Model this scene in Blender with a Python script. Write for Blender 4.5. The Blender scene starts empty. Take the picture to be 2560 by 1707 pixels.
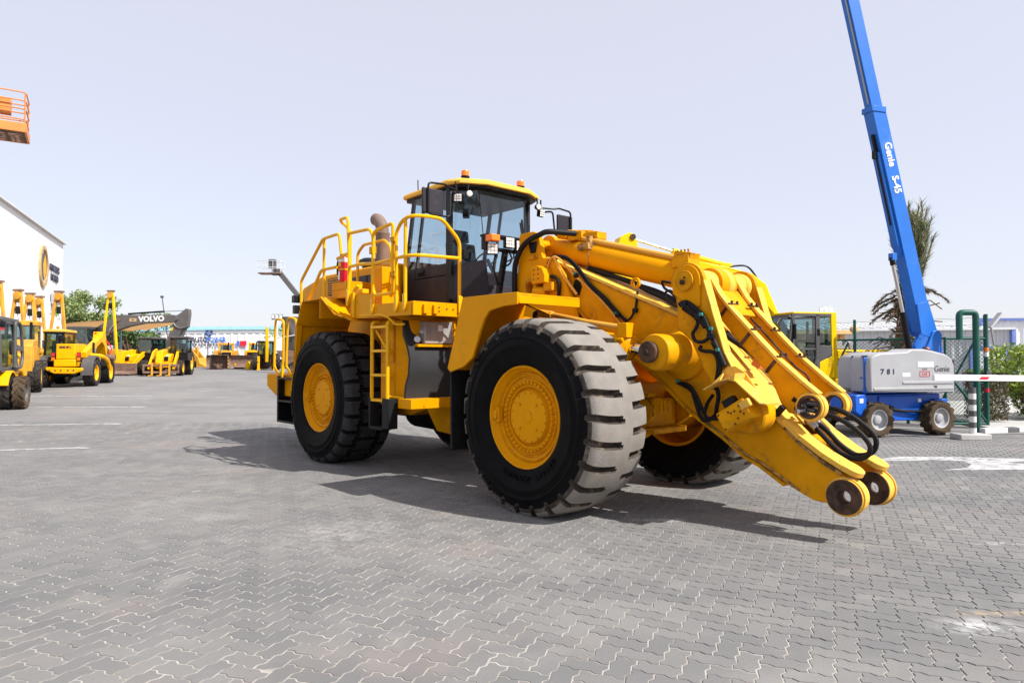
import bpy, bmesh, math, random
import numpy as np
from mathutils import Vector, Matrix
R = math.radians
random.seed(7); RNG = np.random.default_rng(11)
S = bpy.context.scene; COL = S.collection

# ------------------------------------------------------------------ camera, sky, sun, exposure
cd = bpy.data.cameras.new('camera'); cam = bpy.data.objects.new('camera', cd); COL.objects.link(cam)
cd.sensor_width = 36.0; cd.lens = 23.605; cd.clip_start = 0.05; cd.clip_end = 6000
cam.location = (0, 0, 1.549); cam.rotation_euler = (R(90 + 1.4595), 0, 0)
S.camera = cam
SUN_EL, SUN_AZ = 46.0, 119.0            # azimuth clockwise from +Y
w = bpy.data.worlds.new('World'); S.world = w; w.use_nodes = True
nt = w.node_tree; bg = nt.nodes['Background']
sky = nt.nodes.new('ShaderNodeTexSky'); sky.sky_type = 'NISHITA'; sky.sun_disc = False
sky.sun_elevation = R(SUN_EL); sky.sun_rotation = R(SUN_AZ)
sky.altitude = 0; sky.air_density = 1.0; sky.dust_density = 1.3; sky.ozone_density = 2.0
hz = nt.nodes.new('ShaderNodeMix'); hz.data_type = 'RGBA'; hz.inputs[0].default_value = 0.70     # pale dusty haze over the whole sky
nt.links.new(sky.outputs[0], hz.inputs[6]); hz.inputs[7].default_value = (4.62, 4.52, 4.95, 1)
nt.links.new(hz.outputs[2], bg.inputs[0]); bg.inputs[1].default_value = 0.138
ld = bpy.data.lights.new('sun', 'SUN'); ld.energy = 5.0; ld.angle = R(0.55); ld.color = (1.0, 0.97, 0.92)
sun = bpy.data.objects.new('sun', ld); COL.objects.link(sun)
sd = Vector((math.cos(R(SUN_EL))*math.sin(R(SUN_AZ)), math.cos(R(SUN_EL))*math.cos(R(SUN_AZ)), math.sin(R(SUN_EL))))
sun.rotation_euler = sd.to_track_quat('Z', 'Y').to_euler(); sun.location = sd*60
S.view_settings.view_transform = 'Standard'; S.view_settings.look = 'None'
S.view_settings.exposure = 0.52; S.view_settings.gamma = 1.0; S.view_settings.use_curve_mapping = False
S.render.engine = 'CYCLES'; S.render.resolution_x = 1024; S.render.resolution_y = 682
S.cycles.diffuse_bounces = 3; S.cycles.max_bounces = 8; S.cycles.transparent_max_bounces = 16

# ------------------------------------------------------------------ helpers
def sst(a, b, x):
    t = min(1.0, max(0.0, (x-a)/(b-a))); return t*t*(3-2*t)
def G(x, y):                            # height of the yard: falls a little to the right, rises to the far left
    hl = 0.55*sst(11, 40, y); hr = -0.28*sst(9.5, 15.5, y); t = sst(-3.0, 5.5, x - 0.12*max(0, y-12))
    return hl*(1-t) + hr*t
def V(*a): return Vector(a)

class B:
    def __init__(s): s.v = []; s.f = []; s.m = []
    def add(s, vs, fs, mi=0):
        n = len(s.v); s.v += [tuple(v) for v in vs]; s.f += [tuple(i+n for i in f) for f in fs]; s.m += [mi]*len(fs); return s
    def box(s, x0, x1, y0, y1, z0, z1, T=None, mi=0):
        vs = [V(x, y, z) for x in (x0, x1) for y in (y0, y1) for z in (z0, z1)]
        if T is not None: vs = [T @ v for v in vs]
        return s.add(vs, [(0,1,3,2),(4,6,7,5),(0,4,5,1),(2,3,7,6),(0,2,6,4),(1,5,7,3)], mi)
    def cbox(s, c, d, T=None, mi=0):
        M = Matrix.Translation(V(*c)) @ (T if T is not None else Matrix.Identity(4))
        return s.box(-d[0]/2, d[0]/2, -d[1]/2, d[1]/2, -d[2]/2, d[2]/2, M, mi)
    def prism(s, poly, a0, a1, ax='y', mi=0):
        n = len(poly)
        def mk(p, a): return (p[0], a, p[1]) if ax == 'y' else ((a, p[0], p[1]) if ax == 'x' else (p[0], p[1], a))
        vs = [mk(p, a0) for p in poly] + [mk(p, a1) for p in poly]
        fs = [tuple(range(n)), tuple(range(2*n-1, n-1, -1))] + [(i, (i+1) % n, n+(i+1) % n, n+i) for i in range(n)]
        return s.add(vs, fs, mi)
    def bar(s, p0, p1, wd, ht, up=(0,0,1), mi=0):
        p0 = V(*p0); p1 = V(*p1); d = (p1-p0); L = d.length; d.normalize(); u = V(*up)
        if abs(d.dot(u)) > .99: u = V(1, 0, 0)
        r = d.cross(u).normalized(); u = r.cross(d)
        vs = [q + r*a*wd/2 + u*b*ht/2 for q in (p0, p1) for a, b in ((-1,-1),(1,-1),(1,1),(-1,1))]
        return s.add(vs, [(3,2,1,0),(4,5,6,7),(0,1,5,4),(1,2,6,5),(2,3,7,6),(3,0,4,7)], mi)
    def lathe(s, prof, p0, d, n=24, mi=0, close=False, cap=True):      # prof [(r, a)] along d from p0
        p0 = V(*p0); d = V(*d).normalized(); u = V(0,0,1) if abs(d.z) < .9 else V(1,0,0)
        e1 = d.cross(u).normalized(); e2 = d.cross(e1); vs = []; fs = []
        for r, a in prof:
            for k in range(n):
                t = 2*math.pi*k/n; vs.append(p0 + d*a + (e1*math.cos(t)+e2*math.sin(t))*max(r, 1e-4))
        m = len(prof)
        for i in range(m-1 if not close else m):
            j = (i+1) % m
            for k in range(n): fs.append((i*n+k, i*n+(k+1) % n, j*n+(k+1) % n, j*n+k))
        if not close and cap:
            if prof[0][0] > 1e-3: fs.append(tuple(range(n-1, -1, -1)))
            if prof[-1][0] > 1e-3: fs.append(tuple((m-1)*n+k for k in range(n)))
        return s.add(vs, fs, mi)
    def cyl(s, p0, p1, r0, r1=None, n=16, mi=0):
        p0 = V(*p0); p1 = V(*p1); d = p1-p0
        return s.lathe([(r0, 0), (r0 if r1 is None else r1, d.length)], p0, d, n, mi)
    def ring(s, p0, p1, ro, ri, n=24, mi=0):
        p0 = V(*p0); p1 = V(*p1); d = p1-p0; L = d.length
        return s.lathe([(ri, 0), (ro, 0), (ro, L), (ri, L)], p0, d, n, mi, close=True)
    def tube(s, pts, r, n=8, fil=0.0, mi=0):
        pts = [V(*p) for p in pts]
        if fil > 0: pts = fillet(pts, fil)
        T = []
        for i in range(len(pts)):
            a = pts[max(0, i-1)]; b = pts[min(len(pts)-1, i+1)]; T.append((b-a).normalized())
        u = V(0,0,1) if abs(T[0].z) < .9 else V(1,0,0); vs = []; fs = []
        for i, p in enumerate(pts):
            u = (u - T[i]*u.dot(T[i])).normalized(); q = T[i].cross(u)
            for k in range(n):
                t = 2*math.pi*k/n; vs.append(p + (u*math.cos(t)+q*math.sin(t))*r)
        for i in range(len(pts)-1):
            for k in range(n): fs.append((i*n+k, i*n+(k+1) % n, (i+1)*n+(k+1) % n, (i+1)*n+k))
        fs.append(tuple(range(n-1, -1, -1))); fs.append(tuple((len(pts)-1)*n+k for k in range(n)))
        return s.add(vs, fs, mi)
    def hose(s, pts, r, n=8, sub=6, mi=0): return s.tube(spline(pts, sub), r, n, 0, mi)
def fillet(pts, rad, seg=4):
    out = [pts[0]]
    for i in range(1, len(pts)-1):
        a, b, c = pts[i-1], pts[i], pts[i+1]; d0 = (a-b); d1 = (c-b)
        k = min(rad, d0.length*.45, d1.length*.45); p = b+d0.normalized()*k; q = b+d1.normalized()*k
        for j in range(seg+1):
            t = j/seg; out.append(p*(1-t)**2 + b*2*t*(1-t) + q*t*t)
    return out + [pts[-1]]
def spline(pts, sub=6):
    P = [V(*p) for p in pts]; P = [P[0]*2-P[1]] + P + [P[-1]*2-P[-2]]; out = []
    for i in range(1, len(P)-2):
        for j in range(sub):
            t = j/sub; a, b, c, d = P[i-1:i+3]
            out.append(.5*((2*b)+(c-a)*t+(2*a-5*b+4*c-d)*t*t+(3*b-a-3*c+d)*t**3))
    return out + [P[-2]]
def arc(cx, cz, r, a0, a1, n=10): return [(cx+r*math.cos(R(a0+(a1-a0)*i/n)), cz+r*math.sin(R(a0+(a1-a0)*i/n))) for i in range(n+1)]

def tag(o, label=None, cat=None, group=None, kind=None):
    if label: o['label'] = label
    if cat: o['category'] = cat
    if group: o['group'] = group
    if kind: o['kind'] = kind
    return o
def part(name, b, mats, parent=None, bev=0.0, sharp=35, seg=2, **kw):
    me = bpy.data.meshes.new(name); me.from_pydata(b.v, [], b.f)
    ms = mats if isinstance(mats, (list, tuple)) else [mats]
    for m in ms: me.materials.append(m)
    if len(ms) > 1: me.polygons.foreach_set('material_index', b.m)
    bm = bmesh.new(); bm.from_mesh(me); bmesh.ops.recalc_face_normals(bm, faces=bm.faces); bm.to_mesh(me); bm.free()
    me.polygons.foreach_set('use_smooth', [True]*len(me.polygons)); me.set_sharp_from_angle(angle=R(sharp))
    o = bpy.data.objects.new(name, me); COL.objects.link(o)
    if parent is not None: o.parent = parent
    if bev > 0:
        md = o.modifiers.new('bevel', 'BEVEL'); md.width = bev; md.segments = seg; md.limit_method = 'ANGLE'; md.angle_limit = R(40)
    return tag(o, **kw)
def thing(name, loc, rz=0, **kw):
    o = bpy.data.objects.new(name, None); COL.objects.link(o); o.location = loc; o.rotation_euler = (0, 0, rz); o.empty_display_size = .2
    return tag(o, **kw)
def copy_tree(o, parent=None):
    c = o.copy(); COL.objects.link(c); c.parent = parent
    for ch in list(o.children): copy_tree(ch, c)
    return c
def text_mesh(body, size, extrude=0.004, bold=0.0, shear=0.0, space=1.0):
    cu = bpy.data.curves.new('txt', 'FONT'); cu.body = body; cu.size = size; cu.extrude = extrude; cu.offset = bold
    cu.align_x = 'CENTER'; cu.align_y = 'CENTER'; cu.shear = shear; cu.space_character = space; cu.resolution_u = 3
    o = bpy.data.objects.new('txt', cu); COL.objects.link(o)
    dg = bpy.context.evaluated_depsgraph_get(); me = bpy.data.meshes.new_from_object(o.evaluated_get(dg))
    bpy.data.objects.remove(o); bpy.data.curves.remove(cu); return me
def text(name, body, size, mat, M, parent=None, sx=1.0, **kw):
    opts = {k: kw.pop(k) for k in ('extrude', 'bold', 'shear', 'space') if k in kw}
    me = text_mesh(body, size, **opts); me.materials.clear(); me.materials.append(mat)
    me.transform(M @ Matrix.Diagonal((sx, 1, 1, 1)))
    o = bpy.data.objects.new(name, me); COL.objects.link(o); o.parent = parent
    return tag(o, **kw)
def face_mat(origin, right, up):        # text plane: x -> right, y -> up
    r = V(*right).normalized(); u = V(*up).normalized(); n = r.cross(u)
    M = Matrix((r, u, n)).transposed().to_4x4(); M.translation = V(*origin); return M

# ------------------------------------------------------------------ materials
def mat(name, col, rough=.5, metal=0.0, var=.08, vs=2.5, dirt=None, damt=0.5, ds=5.0, dth=.58, bump=0.0, bs=60.0, coat=0.0, spec=.28, streak=False, edge=None, eamt=.7, er=.018):
    m = bpy.data.materials.new(name); m.use_nodes = True; t = m.node_tree; N = t.nodes; L = t.links; p = N['Principled BSDF']
    tc = N.new('ShaderNodeTexCoord'); co = tc.outputs['Object']
    n1 = N.new('ShaderNodeTexNoise'); n1.inputs['Scale'].default_value = vs; n1.inputs['Detail'].default_value = 6; L.new(co, n1.inputs['Vector'])
    mr = N.new('ShaderNodeMapRange'); mr.inputs[1].default_value = .3; mr.inputs[2].default_value = .7; L.new(n1.outputs[0], mr.inputs[0])
    mx = N.new('ShaderNodeMix'); mx.data_type = 'RGBA'; L.new(mr.outputs[0], mx.inputs[0])
    mx.inputs[6].default_value = (*[c*(1-var) for c in col], 1); mx.inputs[7].default_value = (*[min(1, c*(1+var)) for c in col], 1); out = mx.outputs[2]
    p.inputs['Roughness'].default_value = rough
    if dirt is not None:
        n2 = N.new('ShaderNodeTexNoise'); n2.inputs['Scale'].default_value = ds; n2.inputs['Detail'].default_value = 9; n2.inputs['Roughness'].default_value = .68
        if streak:
            mp = N.new('ShaderNodeMapping'); mp.inputs['Scale'].default_value = (1, 1, .25); L.new(co, mp.inputs[0]); L.new(mp.outputs[0], n2.inputs['Vector'])
        else: L.new(co, n2.inputs['Vector'])
        r2 = N.new('ShaderNodeMapRange'); r2.inputs[1].default_value = dth; r2.inputs[2].default_value = dth+.14; r2.inputs[4].default_value = damt; L.new(n2.outputs[0], r2.inputs[0])
        m2 = N.new('ShaderNodeMix'); m2.data_type = 'RGBA'; L.new(r2.outputs[0], m2.inputs[0]); L.new(out, m2.inputs[6]); m2.inputs[7].default_value = (*dirt, 1); out = m2.outputs[2]
        r3 = N.new('ShaderNodeMapRange'); r3.inputs[3].default_value = rough; r3.inputs[4].default_value = min(1, rough+.35); L.new(r2.outputs[0], r3.inputs[0]); L.new(r3.outputs[0], p.inputs['Roughness'])
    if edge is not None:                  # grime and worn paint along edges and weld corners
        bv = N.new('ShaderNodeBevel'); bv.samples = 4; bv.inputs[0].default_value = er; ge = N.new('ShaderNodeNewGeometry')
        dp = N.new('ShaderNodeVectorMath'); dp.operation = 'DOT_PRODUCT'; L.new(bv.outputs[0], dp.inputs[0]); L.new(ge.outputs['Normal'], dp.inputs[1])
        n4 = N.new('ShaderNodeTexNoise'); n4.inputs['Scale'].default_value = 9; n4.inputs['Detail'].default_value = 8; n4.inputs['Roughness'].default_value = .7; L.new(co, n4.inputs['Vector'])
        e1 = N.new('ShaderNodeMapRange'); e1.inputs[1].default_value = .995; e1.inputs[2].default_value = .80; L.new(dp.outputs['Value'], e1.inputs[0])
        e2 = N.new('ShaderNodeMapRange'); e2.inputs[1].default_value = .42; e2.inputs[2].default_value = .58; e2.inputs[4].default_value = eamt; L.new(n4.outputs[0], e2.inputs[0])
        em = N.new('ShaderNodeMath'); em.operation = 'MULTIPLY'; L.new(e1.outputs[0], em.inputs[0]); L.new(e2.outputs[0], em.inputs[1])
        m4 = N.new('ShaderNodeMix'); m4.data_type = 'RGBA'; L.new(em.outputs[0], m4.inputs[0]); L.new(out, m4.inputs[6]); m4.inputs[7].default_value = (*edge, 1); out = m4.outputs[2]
    L.new(out, p.inputs['Base Color']); p.inputs['Metallic'].default_value = metal
    p.inputs['Coat Weight'].default_value = coat; p.inputs['Coat Roughness'].default_value = .15; p.inputs['Specular IOR Level'].default_value = spec
    if bump > 0:
        n3 = N.new('ShaderNodeTexNoise'); n3.inputs['Scale'].default_value = bs; n3.inputs['Detail'].default_value = 4; L.new(co, n3.inputs['Vector'])
        bp = N.new('ShaderNodeBump'); bp.inputs['Strength'].default_value = bump; bp.inputs['Distance'].default_value = .01; L.new(n3.outputs[0], bp.inputs['Height']); L.new(bp.outputs[0], p.inputs['Normal'])
    return m
def glass(name, tint, gloss=.06, dark=0.0):
    m = bpy.data.materials.new(name); m.use_nodes = True; t = m.node_tree; N = t.nodes; L = t.links; N.clear()
    o = N.new('ShaderNodeOutputMaterial'); tr = N.new('ShaderNodeBsdfTransparent'); tr.inputs[0].default_value = (*tint, 1)
    gl = N.new('ShaderNodeBsdfGlossy'); gl.inputs['Roughness'].default_value = .03; gl.inputs[0].default_value = (.95, .97, 1, 1)
    ge = N.new('ShaderNodeNewGeometry'); fr = N.new('ShaderNodeLayerWeight'); fr.inputs[0].default_value = .18
    a0 = N.new('ShaderNodeMath'); a0.operation = 'MULTIPLY_ADD'; a0.inputs[1].default_value = .8; a0.inputs[2].default_value = gloss; L.new(fr.outputs['Fresnel'], a0.inputs[0])
    iv = N.new('ShaderNodeMath'); iv.operation = 'SUBTRACT'; iv.inputs[0].default_value = 1; L.new(ge.outputs['Backfacing'], iv.inputs[1])
    ad = N.new('ShaderNodeMath'); ad.operation = 'MULTIPLY'; L.new(a0.outputs[0], ad.inputs[0]); L.new(iv.outputs[0], ad.inputs[1])
    mx = N.new('ShaderNodeMixShader'); L.new(ad.outputs[0], mx.inputs[0]); L.new(tr.outputs[0], mx.inputs[1]); L.new(gl.outputs[0], mx.inputs[2])
    L.new(mx.outputs[0], o.inputs[0]); return m

YEL = (.71, .292, .001)
M = dict(
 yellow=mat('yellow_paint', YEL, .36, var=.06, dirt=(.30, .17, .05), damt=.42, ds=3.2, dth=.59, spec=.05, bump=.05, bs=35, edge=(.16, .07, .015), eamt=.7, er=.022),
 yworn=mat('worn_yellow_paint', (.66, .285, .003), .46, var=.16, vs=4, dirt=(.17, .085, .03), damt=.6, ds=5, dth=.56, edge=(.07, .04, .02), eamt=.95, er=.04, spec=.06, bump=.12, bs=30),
 yedge=mat('grimy_yellow', (.42, .23, .06), .65, var=.35, vs=9, dirt=(.06, .045, .03), damt=.9, ds=12, dth=.47, bump=.3, bs=40),
 yrail=mat('rail_yellow', (.80, .40, .002), .36, spec=.15, var=.05, dirt=(.45, .24, .03), damt=.3, ds=8, coat=.05),
 ybright=mat('pale_sunlit_yellow', (.78, .44, .06), .55, spec=.15, edge=(.28, .15, .05), eamt=.8, var=.10, dirt=(.5, .33, .14), damt=.45, ds=6, dth=.52),  # paler yellow copy; brightness of sunlit flanges and roof put into the colour
 black=mat('black_paint', (.009, .009, .010), .42, spec=.18, var=.2, dirt=(.09, .08, .07), damt=.3, ds=6, dth=.58),
 cabgrey=mat('cab_charcoal_paint', (.026, .024, .030), .5, spec=.18, var=.12, dirt=(.10, .095, .09), damt=.3, ds=3, dth=.56),
 panel=mat('splash_panel_rubber', (.038, .038, .040), .75, var=.12, spec=.1, dirt=(.075, .07, .066), damt=.4, ds=2.5),
 rubber=mat('black_rubber', (.009, .009, .010), .62, spec=.2, var=.3, dirt=(.055, .05, .045), damt=.4, ds=9, dth=.56, bump=.15, bs=90),
 sidewall=mat('tyre_sidewall', (.0045, .0045, .005), .65, spec=.08, var=.3, vs=5, dirt=(.035, .03, .026), damt=.4, ds=3.5, dth=.60, bump=.1, bs=50),
 treadgrey=mat('dusty_tyre_tread', (.215, .195, .172), .85, var=.12, vs=6, dirt=(.22, .16, .11), damt=.55, ds=4, dth=.56, bump=.5, bs=70),
 treadwall=mat('dusty_tread_groove', (.05, .04, .032), .9, var=.5, vs=8, dirt=(.26, .21, .155), damt=.8, ds=5, dth=.53, bump=.3, bs=70),
 treadblack=mat('black_tyre_tread', (.030, .029, .030), .7, spec=.2, var=.35, vs=7, dirt=(.07, .065, .06), damt=.55, ds=9, dth=.53, bump=.35, bs=70),
 steel=mat('bare_steel', (.46, .45, .45), .35, metal=.9, var=.2, dirt=(.25, .2, .16), damt=.4),
 chrome=mat('cylinder_rod', (.7, .7, .7), .12, metal=1, var=.05),
 stain=mat('brushed_stainless', (.50, .49, .48), .38, metal=.5, var=.35, vs=1.6, dirt=(.16, .15, .14), damt=.5, ds=2.2, dth=.5),
 rust=mat('rusty_steel', (.085, .045, .028), .8, var=.4, vs=8, dirt=(.025, .018, .015), damt=.8, ds=6, dth=.48, bump=.4, bs=60),
 exhaust=mat('heat_stained_exhaust', (.19, .13, .10), .6, var=.22, vs=3, dirt=(.16, .10, .075), damt=.6, ds=5, streak=True),
 orange=mat('orange_lens', (.95, .19, .008), .25, var=.04, coat=.5),
 red=mat('red_paint', (.66, .012, .03), .35, var=.06, coat=.3),
 white=mat('white_paint', (.80, .80, .79), .5, var=.03, dirt=(.5, .48, .44), damt=.3),
 lens=mat('lamp_lens', (.82, .80, .74), .18, var=.12, vs=60),
 rod=mat('orange_pipe', (.72, .36, .05), .4, var=.1, dirt=(.3, .18, .07), damt=.4),
 teal=mat('teal_clip', (.03, .22, .20), .5),
 seat=mat('seat_fabric', (.05, .055, .06), .9, bump=.2),
 blue=mat('lift_blue_paint', (.006, .095, .50), .42, var=.07, dirt=(.05, .12, .3), damt=.3, coat=.2),
 bluelt=mat('boom_blue_paint', (.012, .135, .52), .42, var=.06, dirt=(.25, .4, .62), damt=.22, ds=1.2, coat=.2),
 lgrey=mat('light_grey_cowl', (.34, .34, .35), .42, var=.05, dirt=(.33, .32, .31), damt=.35, ds=3, dth=.6),
 dgrey=mat('dark_grey_paint', (.085, .082, .082), .5, var=.12, dirt=(.16, .14, .12), damt=.4, ds=3),
 volvogrey=mat('boom_grey_paint', (.11, .103, .10), .5, var=.1, dirt=(.17, .15, .13), damt=.4, ds=2),
 komy=mat('excavator_yellow', (.82, .50, .002), .4, spec=.12, var=.05, dirt=(.5, .36, .08), damt=.25),
 jcb=mat('machine_yellow', (.80, .37, .002), .42, spec=.12, var=.07, dirt=(.42, .23, .05), damt=.4, ds=4),
 oldy=mat('old_machine_yellow', (.60, .29, .025), .55, var=.15, dirt=(.28, .16, .07), damt=.6, ds=4, dth=.53),
 green=mat('fence_green_paint', (.012, .085, .062), .45, var=.15, dirt=(.06, .10, .08), damt=.4),
 grime=mat('brown_dirt_metal', (.21, .13, .095), .8, var=.25, dirt=(.10, .065, .05), damt=.7, ds=4, dth=.5, bump=.3, bs=20),
 ltyre=mat('small_tyre', (.024, .021, .019), .8, var=.3, dirt=(.11, .085, .06), damt=.6, ds=6, dth=.5),
 mudtyre=mat('muddy_tyre', (.075, .05, .028), .9, var=.35, dirt=(.02, .018, .016), damt=.7, ds=7, dth=.52, bump=.3),
 orangep=mat('orange_basket_paint', (.70, .24, .06), .5, var=.12, dirt=(.35, .16, .09), damt=.5),
 wallw=mat('white_cladding', (.80, .80, .80), .55, var=.02, vs=.4),
 wallg=mat('grey_cladding', (.56, .56, .57), .6, var=.04, vs=.5),
 trimb=mat('blue_trim', (.16, .22, .52), .5), trimlb=mat('pale_blue_trim', (.33, .60, .74), .5),
 tan=mat('tan_shade_cloth', (.27, .145, .05), .9, var=.08), wood=mat('pale_timber', (.55, .38, .20), .8, var=.15, vs=6),
 concrete=mat('concrete', (.42, .41, .39), .85, var=.1, dirt=(.28, .27, .25), damt=.4, bump=.3),
 kerbk=mat('black_kerb_paint', (.10, .10, .105), .8, var=.2, dirt=(.3, .3, .3), damt=.4),
 kerbw=mat('white_kerb_paint', (.66, .65, .62), .8, var=.08, dirt=(.4, .38, .35), damt=.4),
 wire=mat('galvanised_wire', (.35, .35, .34), .5, metal=.6),
 redp=mat('red_marking', (.60, .02, .04), .5), navy=mat('navy_lettering', (.035, .035, .06), .5), blueink=mat('blue_lettering', (.05, .16, .55), .5),
 gold=mat('gold_emblem', (.45, .30, .14), .5, var=.3, vs=3), bark=mat('palm_trunk_bark', (.13, .085, .055), .95, var=.35, vs=14, bump=.8, bs=20),
 glassc=glass('cab_glass', (.80, .87, .90), .05), glassb=glass('tinted_glass', (.62, .74, .76), .08),
 winddark=mat('dark_window', (.03, .045, .055), .08, var=.3, vs=1.5, spec=.9),
 paint=mat('road_paint', (.46, .455, .445), .8, var=.10, dirt=(.19, .186, .184), damt=.9, ds=5, dth=.47),
)
# ------------------------------------------------------------------ the paved yard
def paving_mat(name, sheet):
    m = bpy.data.materials.new(name); m.use_nodes = True; t = m.node_tree; N = t.nodes; L = t.links; p = N['Principled BSDF']
    g = N.new('ShaderNodeNewGeometry'); co = g.outputs['Position']
    def noise(sc, det=5, vec=None, rough=.55):
        n = N.new('ShaderNodeTexNoise'); n.inputs['Scale'].default_value = sc; n.inputs['Detail'].default_value = det; n.inputs['Roughness'].default_value = rough; L.new(vec or co, n.inputs['Vector']); return n.outputs[0]
    def mr(v, a, b, c, d):
        n = N.new('ShaderNodeMapRange'); n.inputs[1].default_value = a; n.inputs[2].default_value = b; n.inputs[3].default_value = c; n.inputs[4].default_value = d; L.new(v, n.inputs[0]); return n.outputs[0]
    def mixc(f, a, b, mode='MIX'):
        n = N.new('ShaderNodeMix'); n.data_type = 'RGBA'; n.blend_type = mode
        for i, x in ((0, f), (6, a), (7, b)):
            if isinstance(x, (int, float)): n.inputs[i].default_value = x
            elif isinstance(x, tuple): n.inputs[i].default_value = (*x, 1)
            else: L.new(x, n.inputs[i])
        return n.outputs[2]
    # long soft bands along the traffic direction
    mp = N.new('ShaderNodeMapping'); mp.inputs['Rotation'].default_value = (0, 0, R(-28)); mp.inputs['Scale'].default_value = (.22, 1.0, 1); L.new(co, mp.inputs[0])
    big = noise(.35, 4); band = noise(.75, 4, mp.outputs[0]); mid = noise(2.2, 6); fine = noise(55, 4)
    c = mixc(mr(big, .35, .65, 0, 1), (.142, .139, .136), (.186, .180, .172))
    c = mixc(mr(band, .50, .68, 0, .55), c, (.116, .114, .116))
    c = mixc(mr(mid, .52, .75, 0, .6), c, (.215, .205, .195))
    c = mixc(mr(fine, .25, .75, 0, 1), c, mixc(1.0, c, (1.12, 1.12, 1.12), 'MULTIPLY'))
    pk = N.new('ShaderNodeMapping'); pk.inputs['Location'].default_value = (37, 11, 0); L.new(co, pk.inputs[0])
    c = mixc(mr(noise(.8, 3, pk.outputs[0]), .56, .72, 0, .5), c, (.238, .200, .180))         # faint pinkish pavers
    dz = noise(.55, 7, None, .7); c = mixc(mr(dz, .60, .72, 0, .55), c, (.27, .26, .245))    # dust film
    for (x, y, rx, ry, col, am) in ((2.70, 3.93, .30, .16, (.62, .61, .60), .8), (2.98, 4.13, .42, .07, (.50, .36, .20), .6), (4.1, 5.68, .35, .07, (.55, .54, .53), .7), (-1.55, 6.0, .7, .8, (.40, .385, .37), .45), (1.45, 6.5, .35, .1, (.6, .59, .57), .7), (2.0, 6.65, .6, .15, (.30, .23, .17), .5)):
        m2 = N.new('ShaderNodeMapping'); m2.vector_type = 'TEXTURE'; m2.inputs['Location'].default_value = (x, y, 0); m2.inputs['Scale'].default_value = (rx, ry, 9); L.new(co, m2.inputs[0])
        ln = N.new('ShaderNodeVectorMath'); ln.operation = 'LENGTH'; L.new(m2.outputs[0], ln.inputs[0])
        ml = N.new('ShaderNodeMath'); ml.operation = 'MULTIPLY'; L.new(mr(ln.outputs['Value'], .2, 1.0, am*.8, 0), ml.inputs[0]); L.new(mr(noise(9, 6, None, .7), .42, .58, 0, 1), ml.inputs[1])
        c = mixc(ml.outputs[0], c, col)
    if sheet:
        at = N.new('ShaderNodeAttribute'); at.attribute_name = 'sand'
        c = mixc(1.0, c, (1.10, 1.09, 1.085), 'MULTIPLY'); c = mixc(at.outputs['Fac'], c, mixc(mr(noise(6, 4), .35, .6, 0, 1), (.25, .225, .195), (.40, .375, .335)))
    else:
        at = N.new('ShaderNodeAttribute'); at.attribute_name = 'rnd'; oi = N.new('ShaderNodeObjectInfo')
        ad = N.new('ShaderNodeMath'); ad.operation = 'ADD'; L.new(at.outputs['Fac'], ad.inputs[0]); L.new(oi.outputs['Random'], ad.inputs[1])
        fr = N.new('ShaderNodeMath'); fr.operation = 'FRACT'; L.new(ad.outputs[0], fr.inputs[0])
        c = mixc(1.0, c, mixc(fr.outputs[0], (.90, .90, .91), (1.10, 1.09, 1.07)), 'MULTIPLY')
    L.new(c, p.inputs['Base Color']); p.inputs['Roughness'].default_value = .8; p.inputs['Specular IOR Level'].default_value = .35
    bp = N.new('ShaderNodeBump'); bp.inputs['Strength'].default_value = .35; bp.inputs['Distance'].default_value = .004; L.new(fine, bp.inputs['Height']); L.new(bp.outputs[0], p.inputs['Normal'])
    return m
MP = paving_mat('concrete_paver', False); MS = paving_mat('yard_surface', True)
PAV_Y0, PAV_Y1 = 2.2, 16.0
def in_pav(x, y): return PAV_Y0 <= y <= PAV_Y1 and abs(x) <= .86*y + .4
xs = np.concatenate([[-3000, -600, -200], np.arange(-80, -20, 4.0), np.arange(-20, 20, .5), np.arange(20, 80, 4.0), [200, 600, 3000]])
ys = np.concatenate([[-300, -60, -20, -8, -3], np.arange(0, 22, .5), np.arange(22, 90, 3.0), [100, 130, 180, 300, 700, 4000]])
nx, ny = len(xs), len(ys); gv = []; sandv = []
for y in ys:
    for x in xs:
        inside = PAV_Y0+.25 <= y <= PAV_Y1-.25 and abs(x) <= .86*y - .2
        gv.append((x, y, G(x, y) - ((.0030 + .0028*sst(-1, 3, x) + RNG.normal(0, .0006)) if inside else .0015))); sandv.append(1.0 if inside else 0.0)
gf = [(j*nx+i, j*nx+i+1, (j+1)*nx+i+1, (j+1)*nx+i) for j in range(ny-1) for i in range(nx-1)]
me = bpy.data.meshes.new('paved_yard'); me.from_pydata(gv, [], gf); me.materials.append(MS)
a = me.attributes.new('sand', 'FLOAT', 'POINT'); a.data.foreach_set('value', sandv)
yard = tag(bpy.data.objects.new('paved_yard', me), kind='structure'); COL.objects.link(yard)

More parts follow.
